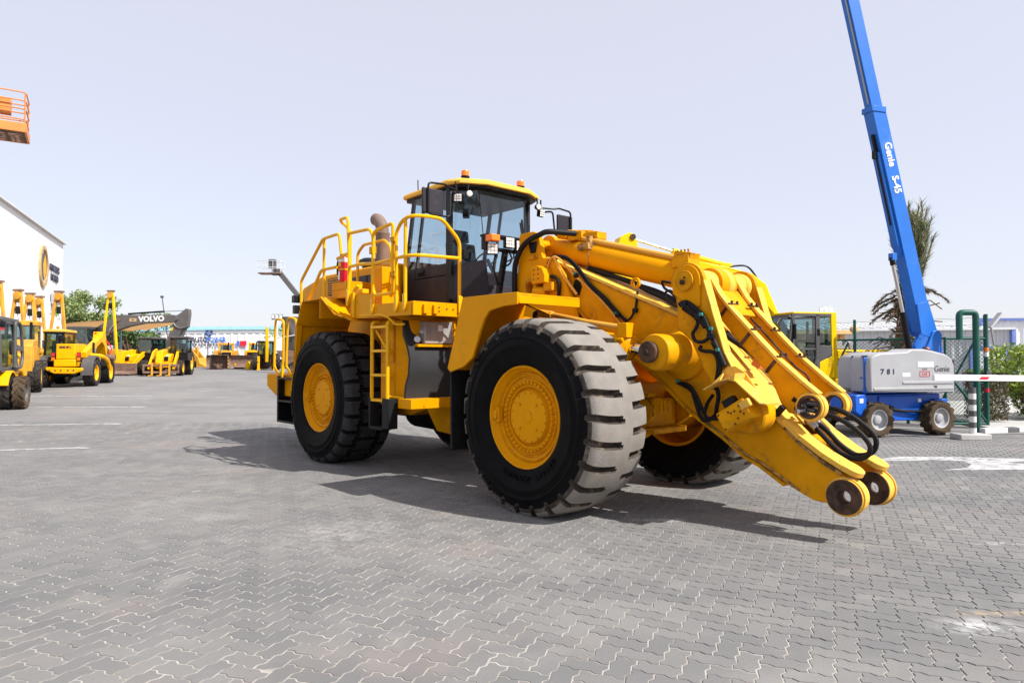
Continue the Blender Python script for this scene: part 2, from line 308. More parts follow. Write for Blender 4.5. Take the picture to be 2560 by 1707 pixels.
U = .1145; PA = R(64.6); ca, sa = math.cos(PA), math.sin(PA)
def edge(a, b, n):                      # zigzag joint between two grid corners (shared by both neighbours)
    d = np.array(b, float)-np.array(a, float); q = np.array([-d[1], d[0]])
    if d[0]+d[1] < 0: k = [(1-t, -s) for t, s in ((.64, -.085), (.36, .085))]
    else: k = [(t, s) for t, s in ((.36, .085), (.64, -.085))]
    return [tuple(a)] + [tuple(np.array(a)+d*t+q*s) for t, s in k]
def paver_shape(vert):
    c = [(0,0),(1,0),(2,0),(2,1),(1,1),(0,1)] if not vert else [(0,0),(1,0),(1,1),(1,2),(0,2),(0,1)]
    P = []
    for i in range(6): P += edge(c[i], c[(i+1) % 6], 2)
    P = np.array(P)*U; n = len(P)
    def inset(P, k):
        o = []
        for i in range(n):
            a = P[i]-P[i-1]; b = P[(i+1) % n]-P[i]; a = a/np.linalg.norm(a); b = b/np.linalg.norm(b)
            na = np.array([-a[1], a[0]]); nb = np.array([-b[1], b[0]]); m_ = na+nb; m_ = m_/max(.6, m_.dot(m_)/2*1.0); o.append(P[i]+m_*k*.5*2/ max(1, 1))
        return np.array(o)
    c0 = P.mean(0); a_ = inset(P, .0022); b_ = inset(P, .0058)
    vs = np.vstack([np.column_stack([a_-c0, np.full(n, -.014)]), np.column_stack([b_-c0, np.zeros(n)])])
    fs = [(i, (i+1) % n, n+(i+1) % n, n+i) for i in range(n)] + [tuple(range(n, 2*n))]
    rot = np.array([[ca, -sa], [sa, ca]]); vs[:, :2] = vs[:, :2] @ rot.T
    return vs, fs, c0
SH = [paver_shape(False), paver_shape(True)]
cells = []
for i in range(-330, 330):
    for j in range(-330, 330):
        d = (i-j) % 4
        if d == 0: k = 0
        elif d == 3: k = 1                # vertical paver: this cell and the one above it
        else: continue
        c = (np.array([i, j])*U + SH[k][2]); x = c[0]*ca - c[1]*sa; y = c[0]*sa + c[1]*ca
        if in_pav(x, y): cells.append((x, y, k))
cells = np.array(cells); order = np.argsort(np.hypot(cells[:, 0], cells[:, 1]))
vis = [q for q in order if 1679*abs(cells[q, 0])/cells[q, 1] < 1285 and cells[q, 1] > 3.16][:300]
vset = set(vis); meshes = []
for k in (0, 1):
    me = bpy.data.meshes.new('paver'); me.from_pydata([tuple(v) for v in SH[k][0]], [], SH[k][1]); me.materials.append(MP); meshes.append(me)
for q in vis:
    x, y, k = cells[q]; o = bpy.data.objects.new('paver', meshes[int(k)]); COL.objects.link(o); o.parent = yard
    o.location = (x, y, G(x, y) + RNG.normal(0, .0007)); o.rotation_euler = (RNG.normal(0, .006), RNG.normal(0, .006), RNG.normal(0, .006))
AV = []; AF = []; AR = []; off = 0
for q in range(len(cells)):
    if q in vset: continue
    x, y, k = cells[q]; vs, fs, _ = SH[int(k)]; v = vs.copy()
    v[:, 2] += v[:, 0]*RNG.normal(0, .006) + v[:, 1]*RNG.normal(0, .006) + RNG.normal(0, .0007) + G(x, y)
    v[:, 0] += x + RNG.normal(0, .0006); v[:, 1] += y + RNG.normal(0, .0006); AV.append(v)
    AF += [tuple(i+off for i in f) for f in fs]; off += len(v); AR += [RNG.random()]*len(v)
me = bpy.data.meshes.new('paver_field'); me.from_pydata(np.vstack(AV).tolist(), [], AF); me.materials.append(MP)
a = me.attributes.new('rnd', 'FLOAT', 'POINT'); a.data.foreach_set('value', AR)
pf = tag(bpy.data.objects.new('paver_field', me), kind='stuff'); COL.objects.link(pf); pf.parent = yard

def decal(name, polys, h=.0045):
    b = B()
    for P in polys:                      # thin painted film following the ground
        n = len(P); b.add([(x, y, G(x, y)+h) for x, y in P] + [(x, y, G(x, y)+h-.003) for x, y in P], [tuple(range(n))] + [(i, (i+1) % n, n+(i+1) % n, n+i) for i in range(n)])
    return part(name, b, M['paint'], kind='structure')
def stripe(p, q, wd=.10, seg=10):
    p = np.array(p); q = np.array(q); d = (q-p)/np.linalg.norm(q-p); nn = np.array([-d[1], d[0]])*wd/2
    return [tuple(p+(q-p)*i/seg-nn) for i in range(seg+1)] + [tuple(p+(q-p)*i/seg+nn) for i in range(seg, -1, -1)]
decal('parking_line', [stripe((-9.6, 11.15), (-7.55, 11.70)), stripe((-7.62, 11.73), (-7.32, 11.66), .11, 2)])
decal('parking_line', [stripe((-12.6, 15.25), (-9.3, 15.60)), stripe((-9.5, 15.62), (-9.05, 15.56), .15, 2)])
decal('parking_line', [stripe((-16.0, 19.6), (-11.1, 19.85)), stripe((-11.3, 19.9), (-10.8, 19.8), .16, 2)])
decal('parking_line', [stripe((-17.5, 23.6), (-12.6, 23.85), .12)])
decal('arrow_marking', [[(5.56, 10.40), (6.05, 10.30), (6.45, 10.42), (6.85, 10.28), (7.42, 10.13), (8.2, 10.42), (9.2, 10.5), (9.2, 10.75), (8.05, 10.62), (7.5, 10.72), (7.18, 10.86), (6.28, 10.93)],
    [(6.86, 10.27), (6.75, 9.9), (6.45, 9.56), (5.97, 9.37), (7.15, 9.41), (8.4, 9.40), (9.0, 9.62), (8.2, 9.72), (7.75, 9.75), (7.42, 10.12)]])
# ------------------------------------------------------------------ the big wheel loader
LX, LY, LA = 1.3373, 7.8096, 48.352
LD = thing('wheel_loader', (LX, LY, 0), R(-LA), label='large yellow wheel loader with bare pin boom and black cab in the foreground', cat='wheel loader')
def big_tyre(kind):
    Rt, hw = 1.0, .425; ns = 26 if kind == 'front' else 25; per = 16; n = ns*per
    prof = [(-.34, .50), (-.365, .52), (-.385, .56), (-.410, .64), (-.423, .70), (-.430, .712), (-.430, .728), (-.424, .738), (-.424, .785), (-.431, .795), (-.431, .805), (-.422, .815), (-.412, .85), (-.400, .895), (-.385, .935), (-.360, .968)]
    tread = [(-.36+.72*i/24, .982 + .020*(1-(2*i/24-1)**2)) for i in range(1, 24)]
    P = np.array(prof + tread + [(-y, r) for y, r in prof[::-1]]); m = len(P); s = P[:, 0]/.40
    th = np.arange(n)/per                      # in pitches
    D = np.zeros((m, n)); TH = np.zeros((m, n))
    for i in range(m):
        si = s[i]; a = abs(si); r = P[i, 1]
        if kind == 'front':
            TH[i] = th + .20*si*si - .05*a
            ph = (th + (0 if si < 0 else .5)) % 1.0; g = (ph < (.20 if a > .12 else .12))
            on = 1.0 if (si < -.04 or si > .36) else 0.0
            if r < .96: on *= max(0, (r-.80)/.16)
            D[i] = np.where(g, .062*on, 0)
        else:
            TH[i] = th.copy(); tri = np.abs(((th) % 1.0)*2-1)
            ph = (th + (0 if a > .40 else .5)) % 1.0; tri2 = np.abs(((th+.5) % 1.0)*2-1)
            lat = (ph < .15); zig = np.abs(a - (.36+.12*tri2)) < .05; cz = np.abs(si - (.09*(tri*2-1))) < -1
            on = 1.0
            if r < .96: on = max(0, (r-.82)/.14); zig = zig & False
            D[i] = np.where(lat | zig, .06*on, 0)
    ang = TH/ns*2*np.pi; rr = P[:, 1][:, None]-D
    X = rr*np.cos(ang); Z = rr*np.sin(ang); Y = np.repeat(P[:, 0][:, None], n, 1)
    bump_ = np.zeros_like(X); verts = np.stack([X, Y, Z], -1).reshape(-1, 3)
    low = -.962; mk = verts[:, 2] < low; verts[mk, 2] = low + (verts[mk, 2]-low)*.05
    faces = []; mi = []
    for i in range(m-1):
        for k in range(n):
            k2 = (k+1) % n; faces.append((i*n+k, (i+1)*n+k, (i+1)*n+k2, i*n+k2))
            rm = P[i, 1]+P[i+1, 1]; dd = D[i, k]+D[i+1, k]+D[i, k2]+D[i+1, k2]
            if rm < 1.83: mi.append(0)
            elif rm < 1.90 and kind == 'front': mi.append(2)
            elif dd > .004: mi.append(2)
            else: mi.append(1)
    me = bpy.data.meshes.new('tyre'); me.from_pydata(verts.tolist(), [], faces)
    for q in ((M['sidewall'], M['treadgrey'], M['treadwall']) if kind == 'front' else (M['sidewall'], M['treadblack'], M['rubber'])): me.materials.append(q)
    me.polygons.foreach_set('material_index', mi); me.polygons.foreach_set('use_smooth', [True]*len(faces)); me.set_sharp_from_angle(angle=R(32)); return me
TY = {k: big_tyre(k) for k in ('front', 'rear')}
rimp = [(.30, .02), (.475, .02), (.49, .20), (.515, .33), (.520, .355), (.512, .368), (.497, .362), (.485, .335), (.462, .30), (.452, .292), (.447, .305), (.436, .308), (.430, .288), (.412, .280), (.405, .262), (.388, .262), (.382, .274), (.300, .274), (.294, .250), (.285, .245), (.272, .262), (.262, .292), (.06, .296), (.058, .300), (.0, .300)]
bw = B(); bw.lathe(rimp, (0, 0, 0), (0, -1, 0), 64)
for k in range(4):
    t = R(45+90*k); bw.cyl((.17*math.cos(t), -.295, .17*math.sin(t)), (.17*math.cos(t), -.305, .17*math.sin(t)), .012, n=8)
bw.box(-.50, -.43, -.345, -.285, -.05, .05); bw.box(-.46, -.40, -.335, -.28, -.075, .075)
bl = B()
for k in range(40):
    t = 2*math.pi*k/40; bl.lathe([(.021, .270), (.021, .296), (.014, .306), (0, .307)], (.342*math.cos(t), 0, .342*math.sin(t)), (0, -1, 0), 8)
for k in range(16):
    t = 2*math.pi*(k+.5)/16; bl.lathe([(.009, .29), (.009, .301), (0, .302)], (.245*math.cos(t), 0, .245*math.sin(t)), (0, -1, 0), 6)
inner = B(); inner.lathe([(.47, -.36), (.505, -.37), (.505, -.33), (.47, -.30), (.46, .0), (.30, .02), (.28, -.25), (.20, -.30)], (0, 0, 0), (0, -1, 0), 48, cap=False)
W0 = None
for x, kind in ((0, 'front'), (-4.55, 'rear')):
    for sgn in (-1, 1):
        wo = part('wheel', bw, M['yellow'], LD, label='near front wheel with pale dusty tread' if (kind == 'front' and sgn < 0) else None)
        wo.location = (x, sgn*1.28, .965); wo.rotation_euler = (0, 0 if sgn < 0 else 0, 0 if sgn < 0 else math.pi)
        ty = bpy.data.objects.new('tyre', TY[kind]); COL.objects.link(ty); ty.parent = wo
        tag(ty, label='worn tyre with pale grey dusty tread' if kind == 'front' else 'black block-tread tyre')
        part('bolt_ring', bl, M['yellow'], wo, kind='stuff'); part('rim_barrel', inner, M['yellow'], wo)
# tyre sidewall lettering, black on black
nw = [c for c in LD.children if c.name == 'wheel'][0]
for word, a_mid, rad, sz in (('RADIAL', 262, .60, .075), ('X MINE', 300, .625, .11)):
    for i, ch in enumerate(word):
        if ch == ' ': continue
        t = R(a_mid + (i-(len(word)-1)/2)*(sz*.82/rad*57.3)); text('lettering', ch, sz, M['sidewall'], face_mat((rad*math.cos(t), -.398-.010, rad*math.sin(t)), (-math.sin(t), 0, math.cos(t)), (-math.cos(t), 0, -math.sin(t))), nw, extrude=.006, bold=.002)
def mirror_y(bb):
    o = B(); o.v = [(x, -y, z) for x, y, z in bb.v]; o.f = [tuple(reversed(f)) for f in bb.f]; o.m = list(bb.m); return o
def both(name, bb, m, bev=.006, **kw):
    part(name, bb, m, LD, bev, **kw); part(name, mirror_y(bb), m, LD, bev)
# axles and frames
b = B(); b.lathe([(.22, -.95), (.24, -.80), (.30, -.62), (.26, -.45), (.36, -.18), (.40, 0), (.36, .18), (.26, .45), (.30, .62), (.24, .80), (.22, .95)], (0, 0, .965), (0, 1, 0), 28); part('front_axle', b, M['yworn'], LD, label='front axle housing')
b = B(); b.lathe([(.22, -.95), (.24, -.80), (.28, -.6), (.24, -.45), (.34, -.18), (.38, 0), (.34, .18), (.24, .45), (.28, .6), (.24, .80), (.22, .95)], (-4.55, 0, .965), (0, 1, 0), 28); part('rear_axle', b, M['yworn'], LD)
# front frame with tower plates
tower = [(-1.36, 3.13), (-1.12, 3.135), (-1.05, 3.11), (-1.0, 3.04), (-.95, 2.80), (-.92, 2.78), (-.78, 2.77), (-.6, 2.55), (-.45, 2.2), (-.3, 1.75), (.30, 1.30), (.36, 1.10), (.34, .78), (-.9, .66), (-1.75, .70), (-1.75, 1.35), (-1.52, 1.6), (-1.42, 2.4)]
b = B(); b.prism(tower, -.45, -.38); both('tower_plate', b, M['yellow'], .008)
b = B(); b.prism([(-1.34, 3.05), (-1.25, 3.05), (-1.30, 2.2), (-1.5, 1.5), (-1.7, 1.3), (-1.7, .72), (-1.5, .72), (-1.4, 1.3), (-1.2, 2.2)], -.38, .38)
b.box(-.95, .33, -.38, .38, .72, .95); b.box(.22, .345, -.38, .38, .80, 1.28); b.box(-.6, -.5, -.38, .38, 1.0, 1.9); part('front_frame', b, M['yellow'], LD, .01)
b = B(); b.prism([(.18, 1.30), (.55, 1.16), (.66, 1.02), (.62, .90), (.30, .70), (.1, .70)], -.40, -.30); b.box(.1, .64, -.46, -.30, 1.14, 1.19); b.box(.52, .66, -.38, -.32, .94, 1.12)
b.prism([(.18, 1.30), (.55, 1.16), (.66, 1.02), (.62, .90), (.30, .70), (.1, .70)], .30, .40); b.box(.12, .60, -.30, .30, .74, .80); b.box(.40, .46, -.3, .3, .8, 1.1); part('bumper_bracket', b, M['yworn'], LD, .006)
b = B(); b.box(.55, .70, -.36, -.12, .96, 1.13); [b.box(.69, .715, -.34+.07*k, -.31+.07*k, .98, 1.11) for k in range(3)]; part('axle_guard', b, M['yellow'], LD, .006)
# boom
up = [(-1.02, 2.79), (-.74, 2.675), (-.38, 2.53), (.17, 2.305), (.62, 2.12), (.957, 1.98), (1.25, 1.74), (1.55, 1.42), (1.88, 1.09), (2.05, .925), (2.186, .805), (2.39, .665), (2.55, .58)]
lo = [(2.43, .315), (2.31, .318), (2.18, .373), (2.06, .43), (1.83, .572), (1.67, .640), (1.45, .800), (1.255, .915), (1.037, 1.056), (.85, 1.22), (.6, 1.42), (.3, 1.64), (.005, 1.842), (-.313, 2.02), (-.5, 2.195), (-.75, 2.35), (-1.05, 2.5)]
def keyhole(c, ro, ri, a0, a1, st=15):    # arc of radius ro round c with a bore of radius ri cut through a seam
    am = a0 - st*(int((a0-a1)/st)//2); o = []
    for t in range(a0, a1-1, -st):
        o.append((c[0]+ro*math.cos(R(t)), c[1]+ro*math.sin(R(t))))
        if t == am:
            o += [(c[0]+ri*math.cos(R(am+k)), c[1]+ri*math.sin(R(am+k))) for k in range(0, 360, 15)] + [(c[0]+ri*math.cos(R(am-.4)), c[1]+ri*math.sin(R(am-.4))), (c[0]+ro*math.cos(R(am-.2)), c[1]+ro*math.sin(R(am-.2)))]
    return o
tipc = keyhole((2.575, .392), .150, .064, 80, -130)
b = B(); b.prism(up+tipc+lo, -.335, -.275); both('boom_plate', b, M['yworn'], .006)
def strip(P, t, y0, y1, b, out=1):       # plate following a side-view polyline
    n = len(P); Q = []
    for i in range(n):
        a = np.array(P[max(0, i-1)]); c = np.array(P[min(n-1, i+1)]); d = (c-a)/np.linalg.norm(c-a); nn = np.array([-d[1], d[0]])*out; Q.append(tuple(np.array(P[i])+nn*t))
    for i in range(n-1): b.prism([P[i], P[i+1], Q[i+1], Q[i]], y0, y1)
b = B(); strip([(x, z+.002) for x, z in up[:10]], .035, -.36, .36, b); part('boom_top_plate', b, M['ybright'], LD, .004, sharp=60)
b = B(); q = [(2.03, .975), (2.186, .838), (2.39, .700), (2.55, .615), (2.585, .60)]; strip(q, .045, -.375, -.16, b); b.cyl((2.585, -.2675, .60), (2.607, -.2675, .642), .1074, n=28); both('boom_nose_plate', b, M['ybright'], .004, sharp=60)
b = B(); strip(lo[3:], .03, -.36, .36, b, out=1); part('boom_bottom_plate', b, M['yworn'], LD, .004, sharp=60)
b = B(); b.box(1.9, 2.14, -.275, .275, .60, .70); b.prism([(2.10, .50), (2.16, .50), (2.22, .78), (2.14, .85)], -.275, .275); part('boom_diaphragm', b, M['yworn'], LD, .004)
for q, t in (([(-.72, 2.668), (.17, 2.295), (.955, 1.97)], .012), ([(1.9, 1.06), (2.19, .785), (2.39, .645), (2.54, .565)], .03), ([(1.25, .925), (1.67, .65), (1.83, .585), (2.18, .385)], .018)):
    b = B(); strip(q, t, -.352, -.336, b); part('weld_seam', b, M['yedge'], LD, label='grimy welded edge along the boom')
for s in (-1, 1):
    b = B(); b.ring((2.575, s*.225, .392), (2.575, s*.37, .392), .152, .066, 40); b.ring((2.575, s*.335, .392), (2.575, s*.352, .392), .166, .14, 40); o = part('boom_tip_boss', b, M['ybright'], LD, .004)
    b = B(); b.ring((2.575, s*.371, .392), (2.575, s*.376, .392), .146, .068, 40); b.ring((2.575, s*.22, .392), (2.575, s*.376, .392), .068, .058, 32); part('rusty_face', b, M['rust'], o)
    b = B(); b.ring((2.575, s*.216, .392), (2.575, s*.223, .392), .146, .068, 40); part('rusty_face', b, M['rust'], o)
b = B(); b.ring((.37, -.325, 2.375), (.37, -.29, 2.375), .06, .033, 24); part('lifting_eye', b, M['yellow'], LD, .003)
b = B(); b.prism([(-.47+.075*math.cos(R(60*k)), 2.39+.11*math.sin(R(60*k))) for k in range(6)], -.337, -.34); part('boom_hole_dark', b, M['black'], LD)  # thin black plate; the dark inside an open hole put into colour
# tilt link with two bosses
boss = (2.262, 1.122)
lk = [(1.24, 2.36), (1.36, 2.17), (1.473, 2.03), (1.695, 1.795), (1.955, 1.525), (2.20, 1.315), (2.33, 1.215)] + keyhole(boss, .115, .085, 50, -136) + [(2.06, 1.06), (1.99, 1.14), (1.93, 1.28), (1.855, 1.425), (1.6, 1.677), (1.37, 1.95), (1.22, 2.14), (1.08, 2.22), (1.05, 2.36), (1.12, 2.44)]
b = B(); b.prism(lk, -.275, -.225); both('tilt_link_plate', b, M['yworn'], .005)
b = B(); strip([(1.25, 2.362), (1.36, 2.172), (1.473, 2.032), (1.695, 1.797), (1.955, 1.527), (2.20, 1.317), (2.32, 1.222)], .03, -.30, -.20, b); both('tilt_link_flange', b, M['ybright'], .004, sharp=60)
b = B(); b.prism([(1.2, 2.2), (1.3, 2.25), (1.5, 1.98), (1.42, 1.92)], -.225, .225); part('tilt_link_web', b, M['yworn'], LD, .004)
for s in (-1, 1):
    b = B(); b.ring((boss[0], s*.19, boss[1]), (boss[0], s*.31, boss[1]), .122, .088, 36); b.ring((boss[0], s*.27, boss[1]), (boss[0], s*.285, boss[1]), .132, .11, 36); o = part('tilt_link_boss', b, M['ybright'], LD, .004)
    b = B(); b.ring((boss[0], s*.185, boss[1]), (boss[0], s*.308, boss[1]), .088, .078, 32); b.ring((boss[0], s*.311, boss[1]), (boss[0], s*.314, boss[1]), .105, .082, 32); part('bore', b, M['rust'], o)
b = B(); b.tube([(2.10, -.28, 1.19), (2.16, -.25, 1.15), (2.2, -.1, 1.13), (2.25, .1, 1.1)], .022); b.tube([(2.12, -.29, 1.10), (2.18, -.26, 1.10), (2.22, -.1, 1.07)], .018); part('hose_end', b, M['black'], LD)
b = B(); b.lathe([(.0, 0), (.028, .01), (.03, .05), (.018, .09)], (2.13, -.30, 1.14), (.6, .6, -.1), 12); b.lathe([(.0, 0), (.03, .01), (.03, .05), (.018, .09)], (2.14, -.32, 1.08), (.6, .6, .0), 12); part('hose_coupling', b, M['steel'], LD)
# lever arms carrying the top pin
pin = (1.165, 2.31)
lev = [(pin[0]+.185*math.cos(R(t)), pin[1]+.185*math.sin(R(t))) for t in range(20, 186, 15)] + [(1.03, 2.20), (1.06, 2.05), (1.055, 1.84), (1.12, 1.80), (1.22, 1.71), (1.33, 1.49), (1.43, 1.30), (1.58, 1.06)] + [(1.79+.19*math.cos(R(t)), 1.05+.19*math.sin(R(t))) for t in range(195, 396, 20)] + [(1.70, 1.36), (1.635, 1.493), (1.573, 1.608), (1.436, 2.047), (1.37, 2.28)]
b = B(); b.prism(lev, -.53, -.47); both('lever_plate', b, M['yworn'], .006)
b = B(); b.prism([(pin[0]+.16*math.cos(R(t)), pin[1]+.16*math.sin(R(t))) for t in range(0, 196, 15)] + [(1.02, 2.19), (1.27, 2.03), (1.33, 2.06), (1.33, 2.25)], -.55, -.531); both('lever_doubler', b, M['yellow'], .004)
b = B(); strip([(1.365, 2.30), (1.44, 2.05), (1.577, 1.61), (1.64, 1.495), (1.71, 1.355)], .014, -.56, -.44, b); both('lever_flange', b, M['ybright'], .003, sharp=60)
b = B(); b.cyl((pin[0], -.58, pin[1]), (pin[0], -.545, pin[1]), .10, n=32); both('pin_cap', b, M['yworn'], .004)
b = B(); b.cyl((pin[0]-.01, -.60, pin[1]-.015), (pin[0]-.01, -.578, pin[1]-.015), .026, n=10); b.cyl((pin[0]+.01, -.588, pin[1]+.03), (pin[0]+.01, -.578, pin[1]+.03), .012, n=8); both('pin_bolt', b, M['rust'], .002)
b = B(); b.lathe([(.15, -.47), (.15, -.40), (.13, -.38), (.13, -.02), (.17, .0), (.17, .10), (.13, .12), (.13, .38), (.15, .40), (.15, .47)], (pin[0], 0, pin[1]), (0, 1, 0), 32); part('top_pin_tube', b, M['ybright'], LD, .004)
b = B(); b.lathe([(.16, -.60), (.175, -.58), (.175, -.40), (.16, -.36)], (1.83, 0, 1.05), (0, 1, 0), 32); both('lever_pivot', b, M['yworn'], .005)
# tilt cylinder
c0 = np.array([-1.24, 0, 3.015]); c1 = np.array([.70, 0, 2.465]); cdv = (c1-c0)/np.linalg.norm(c1-c0); CL = np.linalg.norm(c1-c0)
b = B(); b.lathe([(.10, -.1), (.135, 0), (.135, .06), (.118, .08), (.118, .42), (.125, .44), (.155, .55), (.155, CL-.02), (.145, CL+.02), (.11, CL+.14), (.10, CL+.32)], c0, cdv, 40); tc_ = part('tilt_cylinder', b, M['yellow'], LD)
b = B(); b.ring((pin[0], -.14, pin[1]), (pin[0], .14, pin[1]), .165, .08, 32); part('rod_eye', b, M['yellow'], tc_, .004)
b = B(); b.ring((-1.2, -.1, 3.0), (-1.2, .1, 3.0), .14, .06, 24); b.cyl((-1.2, -.47, 3.0), (-1.2, .47, 3.0), .06, n=20); part('base_eye', b, M['yellow'], tc_, .004)
b = B(); b.tube([(-.86, -.05, 3.08), (-.60, -.05, 3.02), (-.30, -.05, 2.93), (.79, -.05, 2.615)], .034, 10); part('cylinder_pipe', b, M['rod'], LD)
b = B(); b.box(.74, .94, -.16, .06, 2.52, 2.64); b.prism([(.74, 2.64), (.94, 2.60), (.96, 2.66), (.76, 2.70)], -.14, .04); [b.cyl((.77+.045*k, -.1, 2.66), (.77+.045*k, -.1, 2.71), .012, n=8) for k in range(4)]; part('pipe_block', b, M['yworn'], LD, .006)
b = B(); b.cyl((-1.0, -.1, 3.12), (-.86, -.08, 3.085), .05, n=16); b.box(-.86, -.62, -.1, .08, 3.02, 3.12); b.box(-.62, -.40, -.06, .12, 3.0, 3.09); b.cyl((-.9, -.05, 3.14), (-.55, .05, 3.10), .035, n=10); part('pipe_fitting', b, M['yworn'], LD, .006)
b = B(); b.ring((-.47, 0, 2.80), (-.45, 0, 2.795), .166, .15, 32); b.box(-.60, -.42, -.20, -.1, 2.86, 2.94); b.box(-.5, -.45, -.14, -.02, 2.90, 3.03); part('pipe_clamp', b, M['yedge'], LD, .004)
# lift cylinders
for s in (-1, 1):
    y = .74*s; p0 = np.array([-.95, y, 1.93]); p1 = np.array([.52, y, 1.675]); dv = (p1-p0)/np.linalg.norm(p1-p0); ll = np.linalg.norm(p1-p0)
    b = B(); b.lathe([(.12, 0), (.12, ll-.06), (.15, ll-.05), (.15, ll+.10), (.10, ll+.14)], p0, dv, 28); [b.cyl(tuple(p1+np.array([.06, .15*math.cos(t)*1, .15*math.sin(t)])), tuple(p1+np.array([.13, .15*math.cos(t), .15*math.sin(t)])), .022, n=8) for t in [R(20+45*k) for k in range(8)]]; lc = part('lift_cylinder', b, M['yellow'], LD, .004)
    b = B(); b.cyl(p1+dv*.1, p1+dv*.36, .062, n=20); part('rod', b, M['chrome'], lc)
    b = B(); b.ring((.965, y-.1, 1.612), (.965, y+.1, 1.612), .145, .08, 28); b.cyl(p1+dv*.30, p1+dv*.42, .075, n=16); part('rod_eye', b, M['yellow'], lc, .004)
    b = B(); b.tube([(-.58, s*.80, 2.06), (-.35, s*.80, 2.03), (.1, s*.8, 1.94), (.45, s*.8, 1.885), (.60, s*.8, 1.865)], .03, 10); b.cyl((-.62, s*.8, 2.07), (-.42, s*.8, 2.04), .045, n=12); part('lift_pipe', b, M['rod'], lc)
    b = B(); b.box(.56, .68, s*.80-.06, s*.80+.06, 1.76, 1.91); part('pipe_block', b, M['yellow'], lc, .006)
    b = B(); b.hose([(-.60, s*.8, 2.07), (-.72, s*.78, 2.07), (-.78, s*.7, 1.95), (-.8, s*.55, 1.8)], .035, 10); part('hose', b, M['rubber'], lc)
    b = B(); b.lathe([(.28, .30), (.27, .38), (.21, .44), (.175, .56), (.175, .62)], (1.03, 0, 1.60), (-.06*1, s, .012), 36); part('cylinder_mount', b, M['yworn'], LD, .004)
    b = B(); b.lathe([(.18, -.02), (.18, .20), (.168, .22), (.10, .222), (.0, .224)], (1.0, s*.62, 1.61), (0, s, 0), 36); dm = part('mount_boss', b, M['yworn'], LD, .004)
    b = B(); b.lathe([(.105, -.02), (.105, .04), (.09, .05), (.03, .052), (.028, .075), (0, .077)], (.955, s*.85, 1.613), (0, s, 0), 28); part('pin_cap', b, [M['rust']], dm, .003)
# work lamp canopy and box on the lever pivot
b = B(); fe = [(1.48, 1.255), (1.63, 1.335), (1.73, 1.36), (1.80, 1.34), (1.97, 1.20), (2.03, 1.155), (2.09, 1.15)]; strip(fe, .014, -.74, -.50, b); part('canopy', b, M['ybright'], LD, .003, sharp=50)
b = B(); b.prism([(1.50, 1.38), (1.62, 1.48), (1.70, 1.48), (1.80, 1.42), (2.0, 1.14), (1.95, 1.14), (1.80, 1.34), (1.72, 1.37), (1.60, 1.33)], -.555, -.54); b.prism([(1.74, 1.37), (1.80, 1.42), (1.79, 1.35)], -.74, -.55); b.prism([(1.95, 1.225), (2.0, 1.18), (1.99, 1.20)], -.72, -.55); b.add([(1.55, -.72, 1.31), (1.58, -.55, 1.43), (1.64, -.72, 1.36), (1.56, -.72, 1.30), (1.59, -.55, 1.42), (1.65, -.72, 1.35)], [(0,1,2),(3,5,4),(0,3,4,1),(1,4,5,2),(2,5,3,0)]); part('canopy_gusset', b, M['ybright'], LD, .003)
bxm = Matrix.Translation((1.80, -.70, 1.045)) @ Matrix.Rotation(R(-31), 4, 'Y'); b = B(); b.box(-.155, .155, -.07, .12, -.095, .095, bxm); vb = part('valve_box', b, M['yworn'], LD, .012)
b = B(); [b.cyl(bxm @ V(u, -.069, v), bxm @ V(u, -.076, v), .009, n=8) for u, v in ((-.13, .07), (-.13, -.07), (-.03, .05), (-.01, .03), (.03, .03), (.09, .05), (.08, -.0), (.03, -.04), (-.02, -.07), (.1, -.03))]; part('screw', b, M['rust'], vb, kind='stuff')
b = B(); b.box(.10, .20, -.085, -.03, .0, .07, bxm); part('bracket', b, M['ybright'], vb, .006); b = B(); b.box(-.06, .06, -.04, .04, .095, .17, bxm); part('connector', b, M['black'], vb, .006)
# hoses on the boom
H = lambda nm, pts, r, m='rubber': part(nm, B().hose(pts, r, 8), M[m], LD)
H('hose', [(-.70, -.12, 3.09), (-.83, -.45, 3.09), (-.95, -.50, 3.06), (-1.07, -.52, 3.03), (-1.2, -.52, 2.97), (-1.28, -.52, 2.89), (-1.36, -.52, 2.75), (-1.40, -.50, 2.58), (-1.40, -.50, 2.36)], .035)
H('hose', [(-.84, -.42, 2.63), (-.88, -.42, 2.69), (-.76, -.43, 2.75), (-.57, -.42, 2.73), (-.40, -.40, 2.58), (-.24, -.37, 2.38), (-.06, -.36, 2.23), (.10, -.36, 2.09), (.29, -.37, 1.95)], .015)
H('hose', [(-.82, -.43, 2.62), (-.86, -.44, 2.71), (-.74, -.45, 2.78), (-.55, -.43, 2.75), (-.38, -.40, 2.60), (-.22, -.37, 2.40), (-.03, -.36, 2.25), (.12, -.36, 2.11), (.30, -.37, 1.97), (.39, -.36, 2.06), (.41, -.35, 2.15), (.42, -.34, 2.28)], .013)
H('steel_pipe', [(-.80, -.46, 2.54), (-.83, -.47, 2.66), (-.75, -.47, 2.77), (-.62, -.46, 2.72), (-.46, -.40, 2.53), (-.26, -.37, 2.37), (-.02, -.36, 2.16), (.20, -.36, 1.93)], .012, 'rod')
H('steel_pipe', [(-.72, -.47, 2.76), (-.60, -.46, 2.56), (-.42, -.40, 2.30)], .018, 'rod')
H('hose', [(-.90, -.49, 2.56), (-.70, -.49, 2.52), (-.63, -.48, 2.44), (-.64, -.48, 2.28)], .022)
H('hose_bundle', [(-.5, -.1, 2.64), (.04, -.12, 2.46), (.22, -.1, 2.39), (.40, -.12, 2.30), (.60, -.15, 2.22), (.81, -.2, 2.12), (1.0, -.42, 2.10), (1.17, -.57, 2.07), (1.33, -.57, 1.94), (1.40, -.57, 1.85)], .03)
